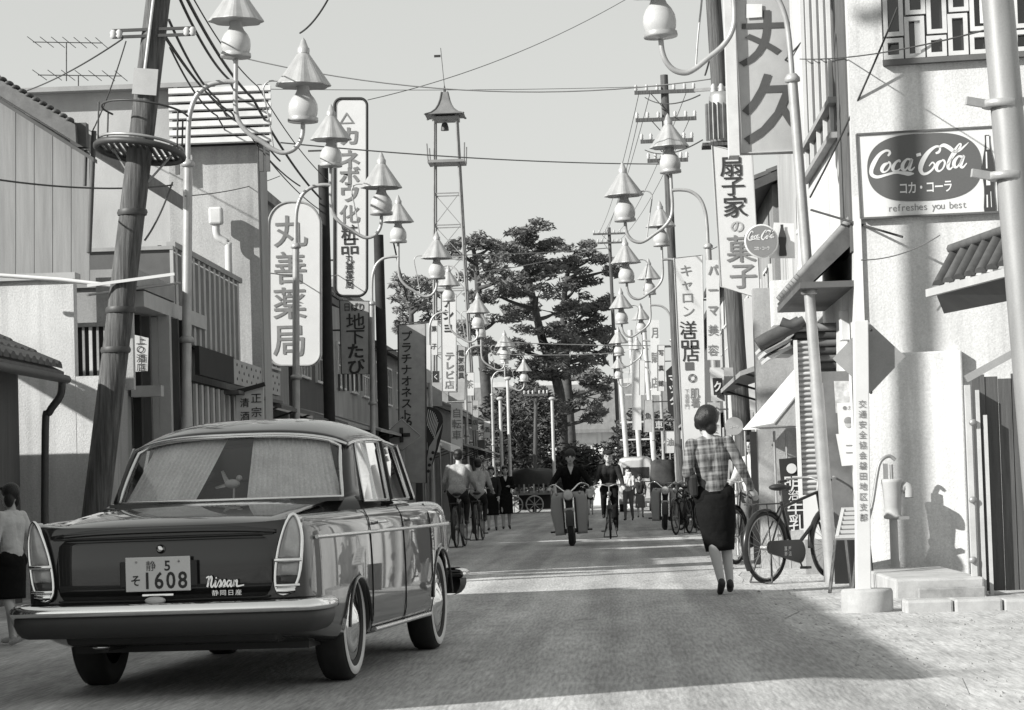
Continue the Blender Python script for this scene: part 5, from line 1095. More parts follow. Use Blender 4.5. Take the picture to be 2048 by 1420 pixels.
for i, ch in enumerate('コカ・コーラ'): put_char(l_, ch, c_ + Vector((-.075 + .03 * i, -.012, -.085)), XR, ZU, .034, .05, .01)
l_.build('lettering', WHITE, DD)
t = sign('bottle_panel', 'small white panel with a dark bottle picture beside the round drink sign', [(1548, 445), (1588, 447), (1590, 516), (1540, 516)], 30.4, SIGNW, .04)
m = MB(); c_ = at(1566, 512, 30.37)
for i in range(len(bp) - 1): m.add([c_ + Vector((-bp[i][0] * .8, 0, bp[i][1] * .5)), c_ + Vector((bp[i][0] * .8, 0, bp[i][1] * .5)), c_ + Vector((bp[i + 1][0] * .8, 0, bp[i + 1][1] * .5)), c_ + Vector((-bp[i + 1][0] * .8, 0, bp[i + 1][1] * .5))], [(0, 1, 2, 3)])
m.build('bottle_picture', LETTER, t)
t = sign('clothing_sign', 'narrow pale vertical clothing-shop sign with bold block characters', [(1348, 516), (1404, 510), (1412, 900), (1366, 900)], 57.2, SIGNW, .3, LIGHT, .015)
vtext(t, LETTERG, [(c, 1372 + 1.5 * i, 541 + 27 * i, 28, 26) for i, c in enumerate('キャロン')], 57.2, .0)
vtext(t, LETTER, [('洋', 1376, 656, 36, 30), ('品', 1379, 680, 40, 34), ('店', 1382, 707, 36, 34)], 57.2, .03, 'block_lettering'); vtext(t, DARK, [('■', 1380, 732, 24, 22), ('◎', 1386, 756, 22, 22)], 57.2, .0, 'emblem')
vtext(t, LETTERG, [('肌', 1390, 786, 20, 22), ('着', 1391, 805, 20, 22)], 57.2, .02, 'small_lettering'); vtext(t, LETTERG, [(c, 1374, 783 + 10 * i, 10, 11) for i, c in enumerate('下着専門')], 57.2, .0, 'tiny_lettering')
bracket(t, 1400, 600, 57.2, 2.6, 2, 220)
t = sign('lamp_maker_sign', 'black pointed sign with white katakana left of the clothing-shop sign', [(1332, 742), (1356, 720), (1360, 840), (1352, 845), (1336, 820)], 66, BLACK, .08)
vtext(t, SIGNW, [('マ', 1346, 757, 20, 20), ('ツ', 1347, 778, 20, 18), ('ダ', 1349, 800, 20, 20)], 66, .03)
for lab, x0, x1, y0, y1, Y, mat, txt, lm in (('tall white sign with thin script right of the clothing-shop sign', 1412, 1438, 520, 720, 39.5, SIGNW, 'パーマ美容', LETTERG), ('square white frame with black medicine block', 1420, 1447, 735, 802, 39.7, SIGNW, '', LETTER), ('small black square sign with one white katakana', 1425, 1444, 756, 790, 39.6, BLACK, 'ク', SIGNW),
        ('grey box sign partly behind the stout wooden pole', 1446, 1466, 735, 790, 39.9, SIGNM, '', LETTER), ('white papered panel behind the stout pole at right', 1490, 1516, 596, 820, 41.5, SIGNW, '', LETTER), ('pale narrow sign at the end of the right row', 1300, 1318, 640, 790, 84, SIGNW, '月賦店', LETTERG), ('thin white sign among the far right lamps', 1262, 1280, 700, 860, 100, SIGNW, '', LETTER),
        ('white notice board low on the right behind the woman', 1415, 1440, 805, 905, 40, SIGNW, 'お食事', LETTERG), ('bright panel with dark stripe above the awning', 1508, 1560, 820, 865, 33.5, SIGNW, '薬', LETTER)):
    t = sign('shop_sign', lab, [(x0, y0), (x1, y0), (x1 + 3, y1), (x0 + 3, y1)], Y, mat, .07); n_ = len(txt)
    for i, c in enumerate(txt): vtext(t, lm, [(c, (x0 + x1) / 2 + 1, y0 + (y1 - y0) * (i + .5) / n_, min(x1 - x0, 24) * .9, min((y1 - y0) / n_, 26) * .9)], Y, .03, 'character')
t = thing('round_stand_sign', 'round grey sign on a stand just right of the woman', 'sign', tuple(at(1468, 960, 36))); c_ = at(1468, 852, 36)
m = MB(); m.lathe([(.0, 0), (.125, 0), (.125, .02), (0, .02)], c_, 24, (0, 1, 0), smooth=False); m.build('disc', SIGNM, t); tx = MB(); write_h(tx, 'コーラ', c_ + Vector((-.07, -.006, -.01)), XR, ZU, .045, .045, .046, .02); tx.build('lettering', SIGNW, t)
m = MB(); m.cyl((c_.x, c_.y + .02, 0), (c_.x, c_.y + .02, c_.z), .015, n=8); m.build('stand', OFFW, t)

# smaller signs crowding the far halves of both rows
far = [('hanging white sign beyond the fountain pen sign', 868, 640, 14, 70, 76, SIGNW, '菓子', LETTER), ('black hanging sign by the fourth left lamp', 872, 742, 14, 46, 79, BLACK, 'くつ', SIGNW), ('white board before the low tiled eaves', 938, 745, 20, 46, 94, SIGNW, '茶', LETTERG), ('narrow grey sign under the fifth left lamp', 950, 800, 12, 60, 93, SIGNM, '米店', LETTER), ('small white lantern sign near the white posts', 974, 842, 13, 34, 99, SIGNW, '酒', LETTER),
       ('dark board hung beside the black-clad women', 962, 880, 16, 30, 97, DARK, '', LETTER), ('tall white sign under the fourth right lamp', 1322, 690, 14, 92, 72, SIGNW, '写真館', LETTER), ('grey sign before the ladder-like frame', 1296, 800, 16, 64, 88, SIGNM, '魚', LETTER), ('black square sign over the parked motorcycles', 1318, 838, 20, 24, 70, BLACK, '車', SIGNW), ('white sign low behind the parked motorcycles', 1340, 862, 18, 44, 66, SIGNW, '油', LETTERG),
       ('white hanging sign under the third right lamp', 1384, 905, 22, 40, 58, SIGNW, '花', LETTERG), ('narrow white sign at the end of the lamp cluster', 1284, 720, 11, 70, 98, SIGNW, '', LETTER)]
for lab, px2, y0, w_, h_, Y, mat, txt, lm in far:
    t = sign('shop_sign', lab, [(px2 - w_ / 2, y0), (px2 + w_ / 2, y0), (px2 + w_ / 2, y0 + h_), (px2 - w_ / 2, y0 + h_)], Y, mat, .08, MID, .012)
    for i, c in enumerate(txt): vtext(t, lm, [(c, px2, y0 + h_ * (i + .5) / len(txt), w_ * .85, min(w_ * .9, h_ / len(txt)))], Y, .01, 'character')
    a = at(px2, y0 + 4, Y + .04); xw = -6.0 if px2 < 1200 else 2.6; MB().bar(a, Vector((xw, a.y, a.z)), .04, .04).build('bracket', STEELD, t)
for lab, x0, x1, y0, Y0, Y1, mat in (('white slanted awning far along the left row', -6.1, -5.0, 2.5, 78, 84, WHITE), ('striped-edged pale awning near the cyclists on the left', -6.1, -5.0, 2.4, 67.5, 74, OFFW), ('pale awning over the far right shop fronts', 2.6, 1.7, 2.5, 75, 82, WHITE), ('white awning behind the parked motorcycles', 2.5, 1.6, 2.4, 61.5, 69, OFFW)):
    t = thing('shop_awning', lab, 'awning', (x0, Y0, 0)); m = MB(); m.prism([(x0, Y0, y0 + .35), (x1, Y0, y0 - .1), (x1, Y0, y0 - .3), (x1 + (.02 if x1 < 0 else -.02) * -1, Y0, y0 - .3), (x0, Y0, y0 + .3)], (0, Y1 - Y0, 0)); m.build('canvas', mat, t)
    for yy in (Y0 + .2, Y1 - .2): MB().cyl((x1, yy, 0), (x1, yy, y0 - .1), .025, n=6).build('awning_post', STEEL, t)
# ================================================================== people
def remesh_fig(name, prims, mats, voxel, parent, smooth=4, post=None):
    """prims: ('s', key, p0, p1, r0, r1) or ('b', key, c, (rx, ry, rz)); one continuous skin over all of them"""
    mb = MB()
    for p in prims:
        if p[0] == 's':
            mb.cyl(p[2], p[3], p[4], p[5], 14); mb.ball(p[2], p[4] * .995, 14, 9); mb.ball(p[3], p[5] * .995, 14, 9)
        else: mb.ball(p[2], p[3], 16, 11)
    o = mb.build(name, None, parent); rm = o.modifiers.new('r', 'REMESH'); rm.mode = 'VOXEL'; rm.voxel_size = voxel
    sm = o.modifiers.new('s', 'SMOOTH'); sm.iterations = smooth; sm.factor = .5; bake(o); me = o.data; me.materials.clear(); keys = list(mats)
    for k in keys: me.materials.append(mats[k])
    P = []
    for p in prims:
        if p[0] == 's': a, b = Vector(p[2]), Vector(p[3]); P.append((p[1], a, b - a, max(1e-9, (b - a).length_squared), p[4], p[5]))
        else: P.append((p[1], Vector(p[2]), Vector(p[3]), None, min(p[3]), 0))
    for f in me.polygons:
        c = f.center; best = 1e9; bk = keys[0]
        for k, a, d, l2, r0, r1 in P:
            if l2 is None: q = c - a; dd = (sqrt((q.x / d.x) ** 2 + (q.y / d.y) ** 2 + (q.z / d.z) ** 2) - 1) * r0
            else:
                t = max(0, min(1, (c - a).dot(d) / l2)); dd = (c - a - d * t).length - (r0 + (r1 - r0) * t)
            if dd < best: best = dd; bk = k
        if post: bk = post(c, bk)
        f.material_index = keys.index(bk); f.use_smooth = True
    return o
LIP = gray('lips', .17, .5, .05, 8.0, fine=0)
def hand(prims, w, d, side, key='skin', r=.0085, curl=.5):
    d = Vector(d).normalized(); sx = Vector((side, 0, 0)); sx = (sx - d * sx.dot(d)); sx = sx.normalized() if sx.length > .1 else Vector((0, 1, 0)); nn = d.cross(sx).normalized(); w = Vector(w)
    prims.append(('s', key, w, w + d * .075, .024, .028)); prims.append(('s', key, w + d * .05 - sx * .018, w + d * .07 + sx * .02, .02, .018))
    for i, L in enumerate((.062, .072, .068, .052)):
        b = w + d * .085 + sx * (-.026 + .0175 * i); m_ = b + d * L * .5; e = m_ + (d * cos(curl) - nn * sin(curl)) * L * .5; prims.append(('s', key, b, m_, r, r)); prims.append(('s', key, m_, e, r, r * .85))
    b = w + d * .03 - sx * .028; prims.append(('s', key, b, b + (d * .6 - sx * .8).normalized() * .05, r * 1.2, r))
J0 = dict(pel=(0, 0, .93), wai=(0, 0, 1.06), che=(0, 0, 1.30), nek=(0, -.005, 1.44), hed=(0, .02, 1.585), shR=(.165, 0, 1.375), shL=(-.165, 0, 1.375), elR=(.225, -.02, 1.12), elL=(-.225, -.02, 1.12), wrR=(.235, .05, .88), wrL=(-.235, .05, .88),
          hiR=(.085, 0, .90), hiL=(-.085, 0, .90), knR=(.09, .03, .49), knL=(-.09, .03, .49), anR=(.09, -.02, .085), anL=(-.09, -.02, .085), toR=(.10, .12, .035), toL=(-.10, .12, .035))
def person(label, loc, rz, H, pose=None, top=CLOTHW, bottom=CLOTHD, shoes=BLACK, sleeves='long', legs='bottom', hair='short', skirt=None, voxel=.013, fem=False, hyaw=0.0, group=None, belt=None, bodyname='body', collar=False, jacket=False):
    j = {k: Vector(v) for k, v in J0.items()}
    for k, v in (pose or {}).items(): j[k] = Vector(v)
    t = thing('person', label, 'person', (0, 0, 0), group); pr = []
    R = Matrix.Rotation(hyaw, 3, 'Z'); hd = j['hed']; hv = lambda x, y, z: hd + R @ Vector((x, y, z))
    pr += [('b', 'skin', hv(0, 0, .015), (.077, .093, .105)), ('b', 'skin', hv(0, .035, -.06), (.052, .055, .058)), ('b', 'skin', hv(0, .10, -.02), (.013, .02, .022)), ('b', 'skin', hv(.077, -.005, -.015), (.012, .02, .03)), ('b', 'skin', hv(-.077, -.005, -.015), (.012, .02, .03)),
           ('s', 'skin', j['nek'] + Vector((0, 0, -.03)), hd + Vector((0, -.01, -.06)), .05, .048)]
    ct = j['che']; sr, sl = j['shR'], j['shL']; w = j['wai']; p = j['pel']; tw = .92 if fem else 1.0; ax = (sr - sl).normalized()
    pr += [('s', 'top', sr, sl, .05 * tw, .05 * tw), ('s', 'top', ct + ax * .075 * tw, w + ax * .055 * tw, .108 * tw, .095 * tw), ('s', 'top', ct - ax * .075 * tw, w - ax * .055 * tw, .108 * tw, .095 * tw), ('s', 'top', sr.lerp(sl, .3), ct, .07, .10), ('s', 'top', sr.lerp(sl, .7), ct, .07, .10), ('s', 'top', j['nek'] + Vector((0, 0, -.05)), ct, .055, .1)]
    pr += [('s', 'top', w, w.lerp(p, .55), .118 * tw, .122), ('s', 'bot', w.lerp(p, .75), p, .11 * tw, .12), ('s', 'bot', j['hiR'], j['hiL'], .108, .108), ('s', 'top', j['nek'] + Vector((0, -.01, -.035)), sr, .045, .045), ('s', 'top', j['nek'] + Vector((0, -.01, -.035)), sl, .045, .045)]
    if jacket: pr += [('s', 'top', w, p + Vector((0, 0, .0)), .122, .126), ('s', 'top', p + ax * .05 + Vector((0, 0, .02)), p - ax * .05 + Vector((0, 0, .02)), .118, .118)]
    for s in 'RL':
        sg = 1 if s == 'R' else -1; sh, el, wr, hi, kn, an, to = (j[a + s] for a in ('sh', 'el', 'wr', 'hi', 'kn', 'an', 'to'))
        uk = 'top' if sleeves != 'none' else 'skin'; fk = 'top' if sleeves == 'long' else 'skin'; thick = 1.15 if sleeves == 'long' else 1.0
        pr += [('s', uk, sh, el, .056 * tw * thick, .046 * tw * thick), ('s', fk, el, wr, .043 * tw * thick, .030 * thick)]; hand(pr, wr, wr - el, sg, r=max(.0085, voxel * .75))
        lk = 'bot' if legs == 'bottom' else 'skin'; lt_ = 1.12 if legs == 'bottom' else 1.0
        pr += [('s', 'bot' if legs == 'bottom' else 'skin', hi, kn, .088 * lt_, .056 * lt_), ('s', lk, kn, kn.lerp(an, .3), .052 * lt_, .053 * lt_), ('s', lk, kn.lerp(an, .3), an, .053 * lt_, .034 * lt_), ('s', 'shoe', an + Vector((0, 0, -.03)), to, .036, .030), ('b', 'shoe', an + (an - to) * .25 + Vector((0, 0, -.035)), (.034, .045, .04))]
    mats = dict(skin=SKIN, top=top, bot=bottom, shoe=shoes, dark=HAIR, lip=LIP)
    Ri = R.transposed()
    def post(c, k):
        if k == 'skin':
            q = Ri @ (c - hd)
            if q.y > .04 and abs(q.x) < .06:
                if abs(abs(q.x) - .032) < .014 and abs(q.z - .008) < .009: return 'dark'
                if abs(abs(q.x) - .032) < .02 and abs(q.z - .034) < .006: return 'dark'
                if abs(q.x) < .022 and abs(q.z + .068) < .008: return 'lip'
        return k
    body = remesh_fig(bodyname, pr, mats, voxel, t, 3, post)
    def cap(nm, prims, mat, vx=None): return remesh_fig(nm, [(a, 'h') + tuple(b) for a, *b in prims], {'h': mat}, vx or voxel, t, 2)
    if hair == 'short': cap('hair', [('b', hv(0, -.02, .045), (.086, .096, .088)), ('b', hv(0, -.05, -.005), (.078, .06, .07)), ('b', hv(0, .06, .09), (.06, .035, .03))], HAIR)
    elif hair == 'bob': cap('hair', [('b', hv(0, -.02, .05), (.095, .105, .10)), ('b', hv(.05, -.035, -.03), (.05, .06, .09)), ('b', hv(-.05, -.035, -.03), (.05, .06, .09)), ('b', hv(0, .07, .085), (.07, .03, .03))], HAIR)
    elif hair == 'bouffant': cap('hair', [('b', hv(0, -.03, .055), (.108, .115, .112)), ('b', hv(-.035, -.03, .03), (.095, .09, .095)), ('b', hv(0, -.075, -.045), (.058, .045, .07)), ('b', hv(-.07, .02, -.01), (.04, .05, .05)), ('b', hv(.06, .01, .01), (.04, .06, .06))], HAIR)
    elif hair == 'cap':
        cap('hair', [('b', hv(0, -.035, .0), (.08, .08, .06))], HAIR); cap('cap', [('b', hv(0, -.01, .09), (.115, .125, .045)), ('b', hv(0, .10, .065), (.075, .05, .012)), ('b', hv(0, 0, .06), (.088, .1, .03))], CLOTHD)
    elif hair == 'helmet': cap('helmet', [('b', hv(0, -.01, .055), (.096, .108, .10))], BLACK)
    if skirt:
        mat, zt, zh, wt, wh = skirt; m = MB(); rows = []
        for k in range(12):
            f = k / 11; z = zt + (zh - zt) * f; hip = min(1, f * 3.2); ww = (wt + (.182 - wt) * sin(hip * pi / 2)) if f < .35 else (.182 + (wh - .182) * ((f - .35) / .65)); dd = ww * (.78 if f < .6 else .74)
            cx_ = (p.x) * (1 - f) + (j['knR'].x + j['knL'].x) / 2 * f; cy_ = p.y * (1 - f) + (j['knR'].y + j['knL'].y) / 2 * f
            rows.append([Vector((cx_ + ww * cos(a), cy_ + dd * sin(a), z)) * 1.0 for a in [2 * pi * i / 28 for i in range(28)]])
        m.loft(rows, True, False); o = m.build('skirt', mat, t); so = o.modifiers.new('s', 'SOLIDIFY'); so.thickness = .006
    if collar:
        f_ = j['nek'].lerp(ct, .25); fy = max(ct.y + .112 * tw, f_.y + .085)
        m = MB(); m.add([Vector((-.05, f_.y + .075, j['nek'].z - .02)), Vector((.05, f_.y + .075, j['nek'].z - .02)), Vector((0, ct.y + .125, ct.z - .02))], [(0, 1, 2)]); o = m.build('shirt_front', CLOTHW, t); so = o.modifiers.new('s', 'SOLIDIFY'); so.thickness = .03
        m = MB(); m.add([Vector((-.013, f_.y + .095, j['nek'].z - .03)), Vector((.013, f_.y + .095, j['nek'].z - .03)), Vector((.016, ct.y + .145, ct.z - .03)), Vector((-.016, ct.y + .145, ct.z - .03))], [(0, 1, 2, 3)]); m.build('tie', CLOTHB, t)
    if belt: m = MB(); m.lathe([(.15, -.02), (.152, 0), (.15, .02)], w + Vector((0, 0, -.04)), 20); m.build('belt', belt, t)
    s_ = H / 1.70; t.scale = (s_, s_, s_); t.location = loc; t.rotation_euler = (0, 0, rz); return t

# woman in plaid blouse walking away
g = gp(1446, 1190); WX = (g.x, g.y, 0.0)
PLAID = gray('plaid_cloth', .055, .9, .12, 20.0, .6, bscale=12)
def plaid():
    t = PLAID.node_tree; L = t.links; b = t.nodes['Principled BSDF']; src = b.inputs['Base Color'].links[0].from_socket
    tc = t.nodes.new('ShaderNodeTexCoord'); acc = None
    for ax, sc_, ph in (('X', 15, 0), ('Z', 12, .4), ('X', 34, 1.2), ('Z', 28, .7)):
        w = t.nodes.new('ShaderNodeTexWave'); w.bands_direction = ax; w.inputs['Scale'].default_value = sc_ * .32; w.inputs['Distortion'].default_value = 1.2; w.inputs['Detail Scale'].default_value = 2; w.inputs['Phase Offset'].default_value = ph; L.new(tc.outputs['Object'], w.inputs[0])
        r = t.nodes.new('ShaderNodeMapRange'); r.inputs[1].default_value = .55; r.inputs[2].default_value = .85; r.inputs[3].default_value = 0; r.inputs[4].default_value = .075 if sc_ < 20 else .035; L.new(w.outputs[1], r.inputs[0])
        if acc is None: acc = r.outputs[0]
        else: a = t.nodes.new('ShaderNodeMath'); a.operation = 'ADD'; L.new(acc, a.inputs[0]); L.new(r.outputs[0], a.inputs[1]); acc = a.outputs[0]
    cc = t.nodes.new('ShaderNodeCombineColor'); [L.new(acc, cc.inputs[i]) for i in range(3)]
    mx = t.nodes.new('ShaderNodeMix'); mx.data_type = 'RGBA'; mx.blend_type = 'ADD'; mx.inputs[0].default_value = 1; L.new(src, mx.inputs[6]); L.new(cc.outputs[0], mx.inputs[7]); L.new(mx.outputs[2], b.inputs['Base Color'])
plaid()
SKINL = SKIN
wp = dict(che=(0, .0, 1.27), wai=(.0, 0, 1.05), nek=(0, 0, 1.425), hed=(-.01, .03, 1.565), shR=(.165, 0, 1.375), shL=(-.165, .0, 1.375), elR=(.265, -.04, 1.13), wrR=(.345, .05, .945), elL=(-.235, -.09, 1.12), wrL=(-.17, .15, 1.05),
          knR=(.075, .06, .49), knL=(-.05, -.01, .48), anR=(.075, .02, .11), anL=(-.015, -.10, .125), toR=(.085, .15, .04), toL=(-.02, .03, .03))
WOMAN = person('woman in plaid blouse and black pencil skirt walking away, dark bag under arm', WX, radians(4), 1.68, wp, top=PLAID, bottom=CLOTHB, shoes=BLACK, sleeves='long', legs='bare', hair='bouffant', skirt=(CLOTHB, .915, .40, .165, .130), voxel=.0085, fem=True, hyaw=radians(25))
# blouse as loose garment over the torso
bl = [('s', 'h', (.165, 0, 1.38), (-.165, 0, 1.38), .068, .068), ('s', 'h', (.085, 0, 1.27), (.075, 0, 1.03), .118, .112), ('s', 'h', (-.085, 0, 1.27), (-.075, 0, 1.03), .118, .112), ('s', 'h', (.08, 0, 1.0), (-.08, 0, 1.0), .118, .118), ('s', 'h', (.10, 0, 1.37), (.06, 0, 1.25), .075, .115), ('s', 'h', (-.10, 0, 1.37), (-.06, 0, 1.25), .075, .115),
      ('s', 'h', (.17, 0, 1.375), (.265, -.04, 1.13), .072, .064), ('s', 'h', (-.17, 0, 1.375), (-.235, -.09, 1.12), .072, .064), ('s', 'h', (.265, -.04, 1.13), (.318, .02, 1.01), .062, .056), ('s', 'h', (-.235, -.09, 1.12), (-.19, .06, 1.08), .062, .056)]
bo = remesh_fig('blouse', bl, {'h': PLAID}, .011, WOMAN, 3)
bmm = bmesh.new(); bmm.from_mesh(bo.data); bmesh.ops.bisect_plane(bmm, geom=bmm.verts[:] + bmm.edges[:] + bmm.faces[:], plane_co=(0, 0, .905), plane_no=(0, 0, -1), clear_outer=True); bmm.to_mesh(bo.data); bmm.free()
WOMAN.rotation_euler = (0, radians(-3.2), radians(4))
b_ = MB(); b_.box((-.185, .02, 1.03), (.07, .30, .20), Matrix.Rotation(radians(12), 3, 'X')); hb = b_.build('handbag', BLACK); bevel(hb, .02); tag(hb, 'black handbag held under the plaid-bloused woman\'s left arm', 'handbag'); hb.scale = (1.68 / 1.7,) * 3; hb.location = WX; hb.rotation_euler = (0, radians(-3.2), radians(4))

# ================================================================== bicycles
FRAMEM = gray('bicycle_enamel', .02, .3, .1, 4.0)
def wheel(parent, c, r, nm='wheel', spokes=True):
    o = MB(); o.tube([Vector((0, r * cos(a), r * sin(a))) + Vector(c) for a in [2 * pi * i / 36 for i in range(36)]], .019, 8, closed=True); w = o.build(nm, RUBBER, parent)
    MB().tube([Vector((0, (r - .028) * cos(a), (r - .028) * sin(a))) + Vector(c) for a in [2 * pi * i / 36 for i in range(36)]], .010, 6, closed=True).build('rim', STEEL, w)
    h = MB(); h.cyl(Vector(c) + Vector((-.05, 0, 0)), Vector(c) + Vector((.05, 0, 0)), .025, n=10); h.build('hub', STEEL, w)
    if spokes:
        s = MB()
        for i in range(28):
            a = 2 * pi * i / 28; s.cyl(Vector(c) + Vector((.03 * (-1) ** i, .02 * cos(a + .8), .02 * sin(a + .8))), Vector(c) + Vector((0, (r - .03) * cos(a), (r - .03) * sin(a))), .0018, n=4, cap=False)
        s.build('spokes', STEEL, w)
    return w
def bicycle(label, text=None, group=None):
    t = thing('bicycle', label, 'bicycle', (0, 0, 0), group); r = .335; RH, FH = Vector((0, -.56, .355)), Vector((0, .58, .355)); BB = Vector((0, -.1, .30)); ST = Vector((0, -.27, .80)); HT, HB = Vector((0, .38, .88)), Vector((0, .43, .66))
    wheel(t, RH, r); wheel(t, FH, r)
    f = MB()
    for a, b, rr_ in ((BB, ST, .017), (ST + Vector((0, .02, -.06)), HT, .016), (BB, HB, .019), (HT, HB, .02)): f.cyl(a, b, rr_, n=8)
    for sx in (-1, 1): f.cyl(BB + Vector((sx * .03, 0, 0)), RH + Vector((sx * .06, 0, 0)), .011, n=6); f.cyl(ST + Vector((sx * .015, 0, -.05)), RH + Vector((sx * .06, 0, 0)), .010, n=6); f.cyl(HB + Vector((sx * .05, 0, -.03)), FH + Vector((sx * .05, 0, 0)), .012, n=6)
    f.cyl(HB + Vector((-.05, 0, -.03)), HB + Vector((.05, 0, -.03)), .014, n=6); fr = f.build('frame', FRAMEM, t)
    for hub, a0, a1 in ((RH, 10, 215), (FH, 20, 150)):
        rows = []
        for k in range(16):
            a = radians(a0 + (a1 - a0) * k / 15)
            if hub is FH: a = radians(35 + 150 * k / 15)
            rr_ = r + .045; c_ = hub + Vector((0, rr_ * cos(a), rr_ * sin(a))); nn = Vector((0, cos(a), sin(a))); rows.append([c_ + Vector((-.032, 0, 0)) - nn * .018, c_ + Vector((-.015, 0, 0)), c_ + Vector((.015, 0, 0)), c_ + Vector((.032, 0, 0)) - nn * .018])
        m = MB(); m.loft(rows, False, False); m.build('mudguard', FRAMEM, t)
    s = MB(); s.ball(ST + Vector((0, -.04, .14)), (.085, .12, .035), 12, 8); s.ball(ST + Vector((0, .09, .135)), (.03, .10, .025), 10, 6); s.build('saddle', BLACK, t)
    MB().cyl(ST, ST + Vector((0, -.01, .12)), .012, n=8).build('seat_post', STEEL, t)
    h = MB(); h.tube(spline([(-.27, .18, 1.0), (-.26, .32, 1.02), (-.12, .42, 1.03), (0, .40, 1.0), (.12, .42, 1.03), (.26, .32, 1.02), (.27, .18, 1.0)], 4), .011, 8); h.cyl(HT, HT + Vector((0, .02, .13)), .013, n=8); h.build('handlebar', STEEL, t)
    for sx in (-1, 1): MB().cyl((sx * .27, .22, 1.0), (sx * .272, .10, .99), .016, n=8).build('grip', BLACK, t)
    ck = MB(); rim_ = []
    for k in range(40):
        a = 2 * pi * k / 40; R_ = .115; c_ = BB if cos(a) > 0 else RH; rad = .118 if cos(a) > 0 else .065; rim_.append(Vector((.055, c_.y + rad * cos(a), c_.z + rad * sin(a))))
    ck.prism(rim_, (.022, 0, 0)); cc = ck.build('chain_case', FRAMEM, t); bevel(cc, .008)
    if text:
        x_ = MB(); o_ = Vector((.0785, -.33, .335)); 
        for i, ch in enumerate(text): put_char(x_, ch, o_ + Vector((0, .055 * (i % 2) * 1.3, -.05 * (i // 2))), Vector((0, 1, 0)), ZU, .055, .05, .03)
        x_.build('lettering', OFFW, cc)
    rk = MB()
    for sx in (-.07, 0, .07): rk.cyl((sx, -.80, .78), (sx, -.36, .78), .007, n=6)
    for yy in (-.8, -.58, -.38): rk.cyl((-.07, yy, .78), (.07, yy, .78), .007, n=6)
    for sx in (-1, 1): rk.cyl((sx * .07, -.62, .78), (sx * .06, -.56, .36), .006, n=6)
    rk.build('carrier', FRAMEM, t)
    sd = MB()
    for sx in (-1, 1): sd.cyl((sx * .06, -.56, .35), (sx * .13, -.66, .02), .009, n=6)
    sd.cyl((-.13, -.66, .02), (.13, -.66, .02), .009, n=6); sd.build('stand', STEELD, t)
    for sx, dz in ((1, -.16), (-1, .16)):
        p_ = MB(); p_.cyl(BB + Vector((sx * .05, 0, 0)), BB + Vector((sx * .09, .03, dz)), .009, n=6); p_.box(BB + Vector((sx * .13, .03, dz)), (.09, .07, .025)); p_.build('pedal', STEELD, t)
    l = MB(); l.lathe([(.03, 0), (.045, .05), (.04, .06), (0, .065)], (0, .47, .86), 12, (0, 1, 0)); l.build('headlamp', STEEL, t)
    return t
BIKE = bicycle('black roadster bicycle parked on its stand beside the right lamp post', '萬屋商店')
g = gp(1531, 1168); BIKE.location = (g.x + .36, g.y + .44, 0); BIKE.rotation_euler = (0, radians(0), radians(-38))
def bike_copy(label, loc, rz, group='bicycles farther down the street'):
    b = copy_tree(BIKE); b['label'] = label; b.location = loc; b.rotation_euler = (0, 0, rz); b['group'] = group; return b
RIDE = dict(pel=(0, -.24, .98), wai=(0, -.2, 1.10), che=(0, -.06, 1.32), nek=(0, .0, 1.45), hed=(0, .05, 1.59), shR=(.17, -.02, 1.385), shL=(-.17, -.02, 1.385), elR=(.245, -.02, 1.15), elL=(-.245, -.02, 1.15), wrR=(.275, .16, 1.03), wrL=(-.275, .16, 1.03),
            hiR=(.085, -.22, .95), hiL=(-.085, -.22, .95), knR=(.11, .16, .80), knL=(-.11, .06, .62), anR=(.12, -.02, .46), anL=(-.12, -.06, .20), toR=(.125, .13, .43), toL=(-.125, .09, .16))
# cyclist in cap riding toward the camera
Y = 50; x = (1215 - 1231) / sc(Y); bike_copy('bicycle ridden toward us by the man in a cap', (x, Y, 0), pi); person('man in dark jacket and flat cap riding a bicycle toward us', (x, Y, 0), pi, 1.67, RIDE, top=CLOTHD, bottom=CLOTHB, hair='cap', belt=CLOTHG)
# cyclists riding away on the left
Y = 46; x = (916 - 1232) / sc(Y); bike_copy('bicycle ridden away beside the car bonnet, the nearer of two', (x, Y, 0), radians(-4)); person('bareheaded man in pale tweed jacket riding away beside the car', (x, Y, 0), radians(-4), 1.72, RIDE, top=CLOTHP, bottom=CLOTHD, hair='short', jacket=True)
Y = 52; x = (955 - 1232) / sc(Y); bike_copy('bicycle ridden away in front of the tweed-jacketed rider', (x, Y, 0), radians(-3)); person('smaller rider in light jacket just ahead of the tweed-jacketed cyclist', (x, Y, 0), radians(-3), 1.62, RIDE, top=CLOTHP, bottom=CLOTHD, hair='short', jacket=True)
WALK = dict(knR=(.09, .12, .50), knL=(-.09, .0, .48), anR=(.09, .14, .09), anL=(-.09, -.18, .12), toR=(.10, .27, .05), toL=(-.1, -.05, .04), elR=(.23, -.08, 1.13), wrR=(.23, .04, .90), elL=(-.23, .02, 1.12), wrL=(-.2, .16, .92))
Y = 63; person('woman in black dress walking toward us at left, nearer the cyclists', ((981 - 1232) / sc(Y), Y, 0), pi, 1.55, WALK, top=CLOTHD, bottom=CLOTHB, legs='bare', hair='bob', skirt=(CLOTHB, .95, .42, .14, .19), fem=True)
Y = 64.5; person('woman in black with white collar walking toward us on the left', ((1009 - 1232) / sc(Y), Y, 0), pi + .1, 1.57, dict(WALK, wrL=(-.1, .2, 1.15), elL=(-.22, .05, 1.12)), top=CLOTHB, bottom=CLOTHB, legs='bare', hair='bob', skirt=(CLOTHB, .95, .42, .14, .19), fem=True, collar=True)
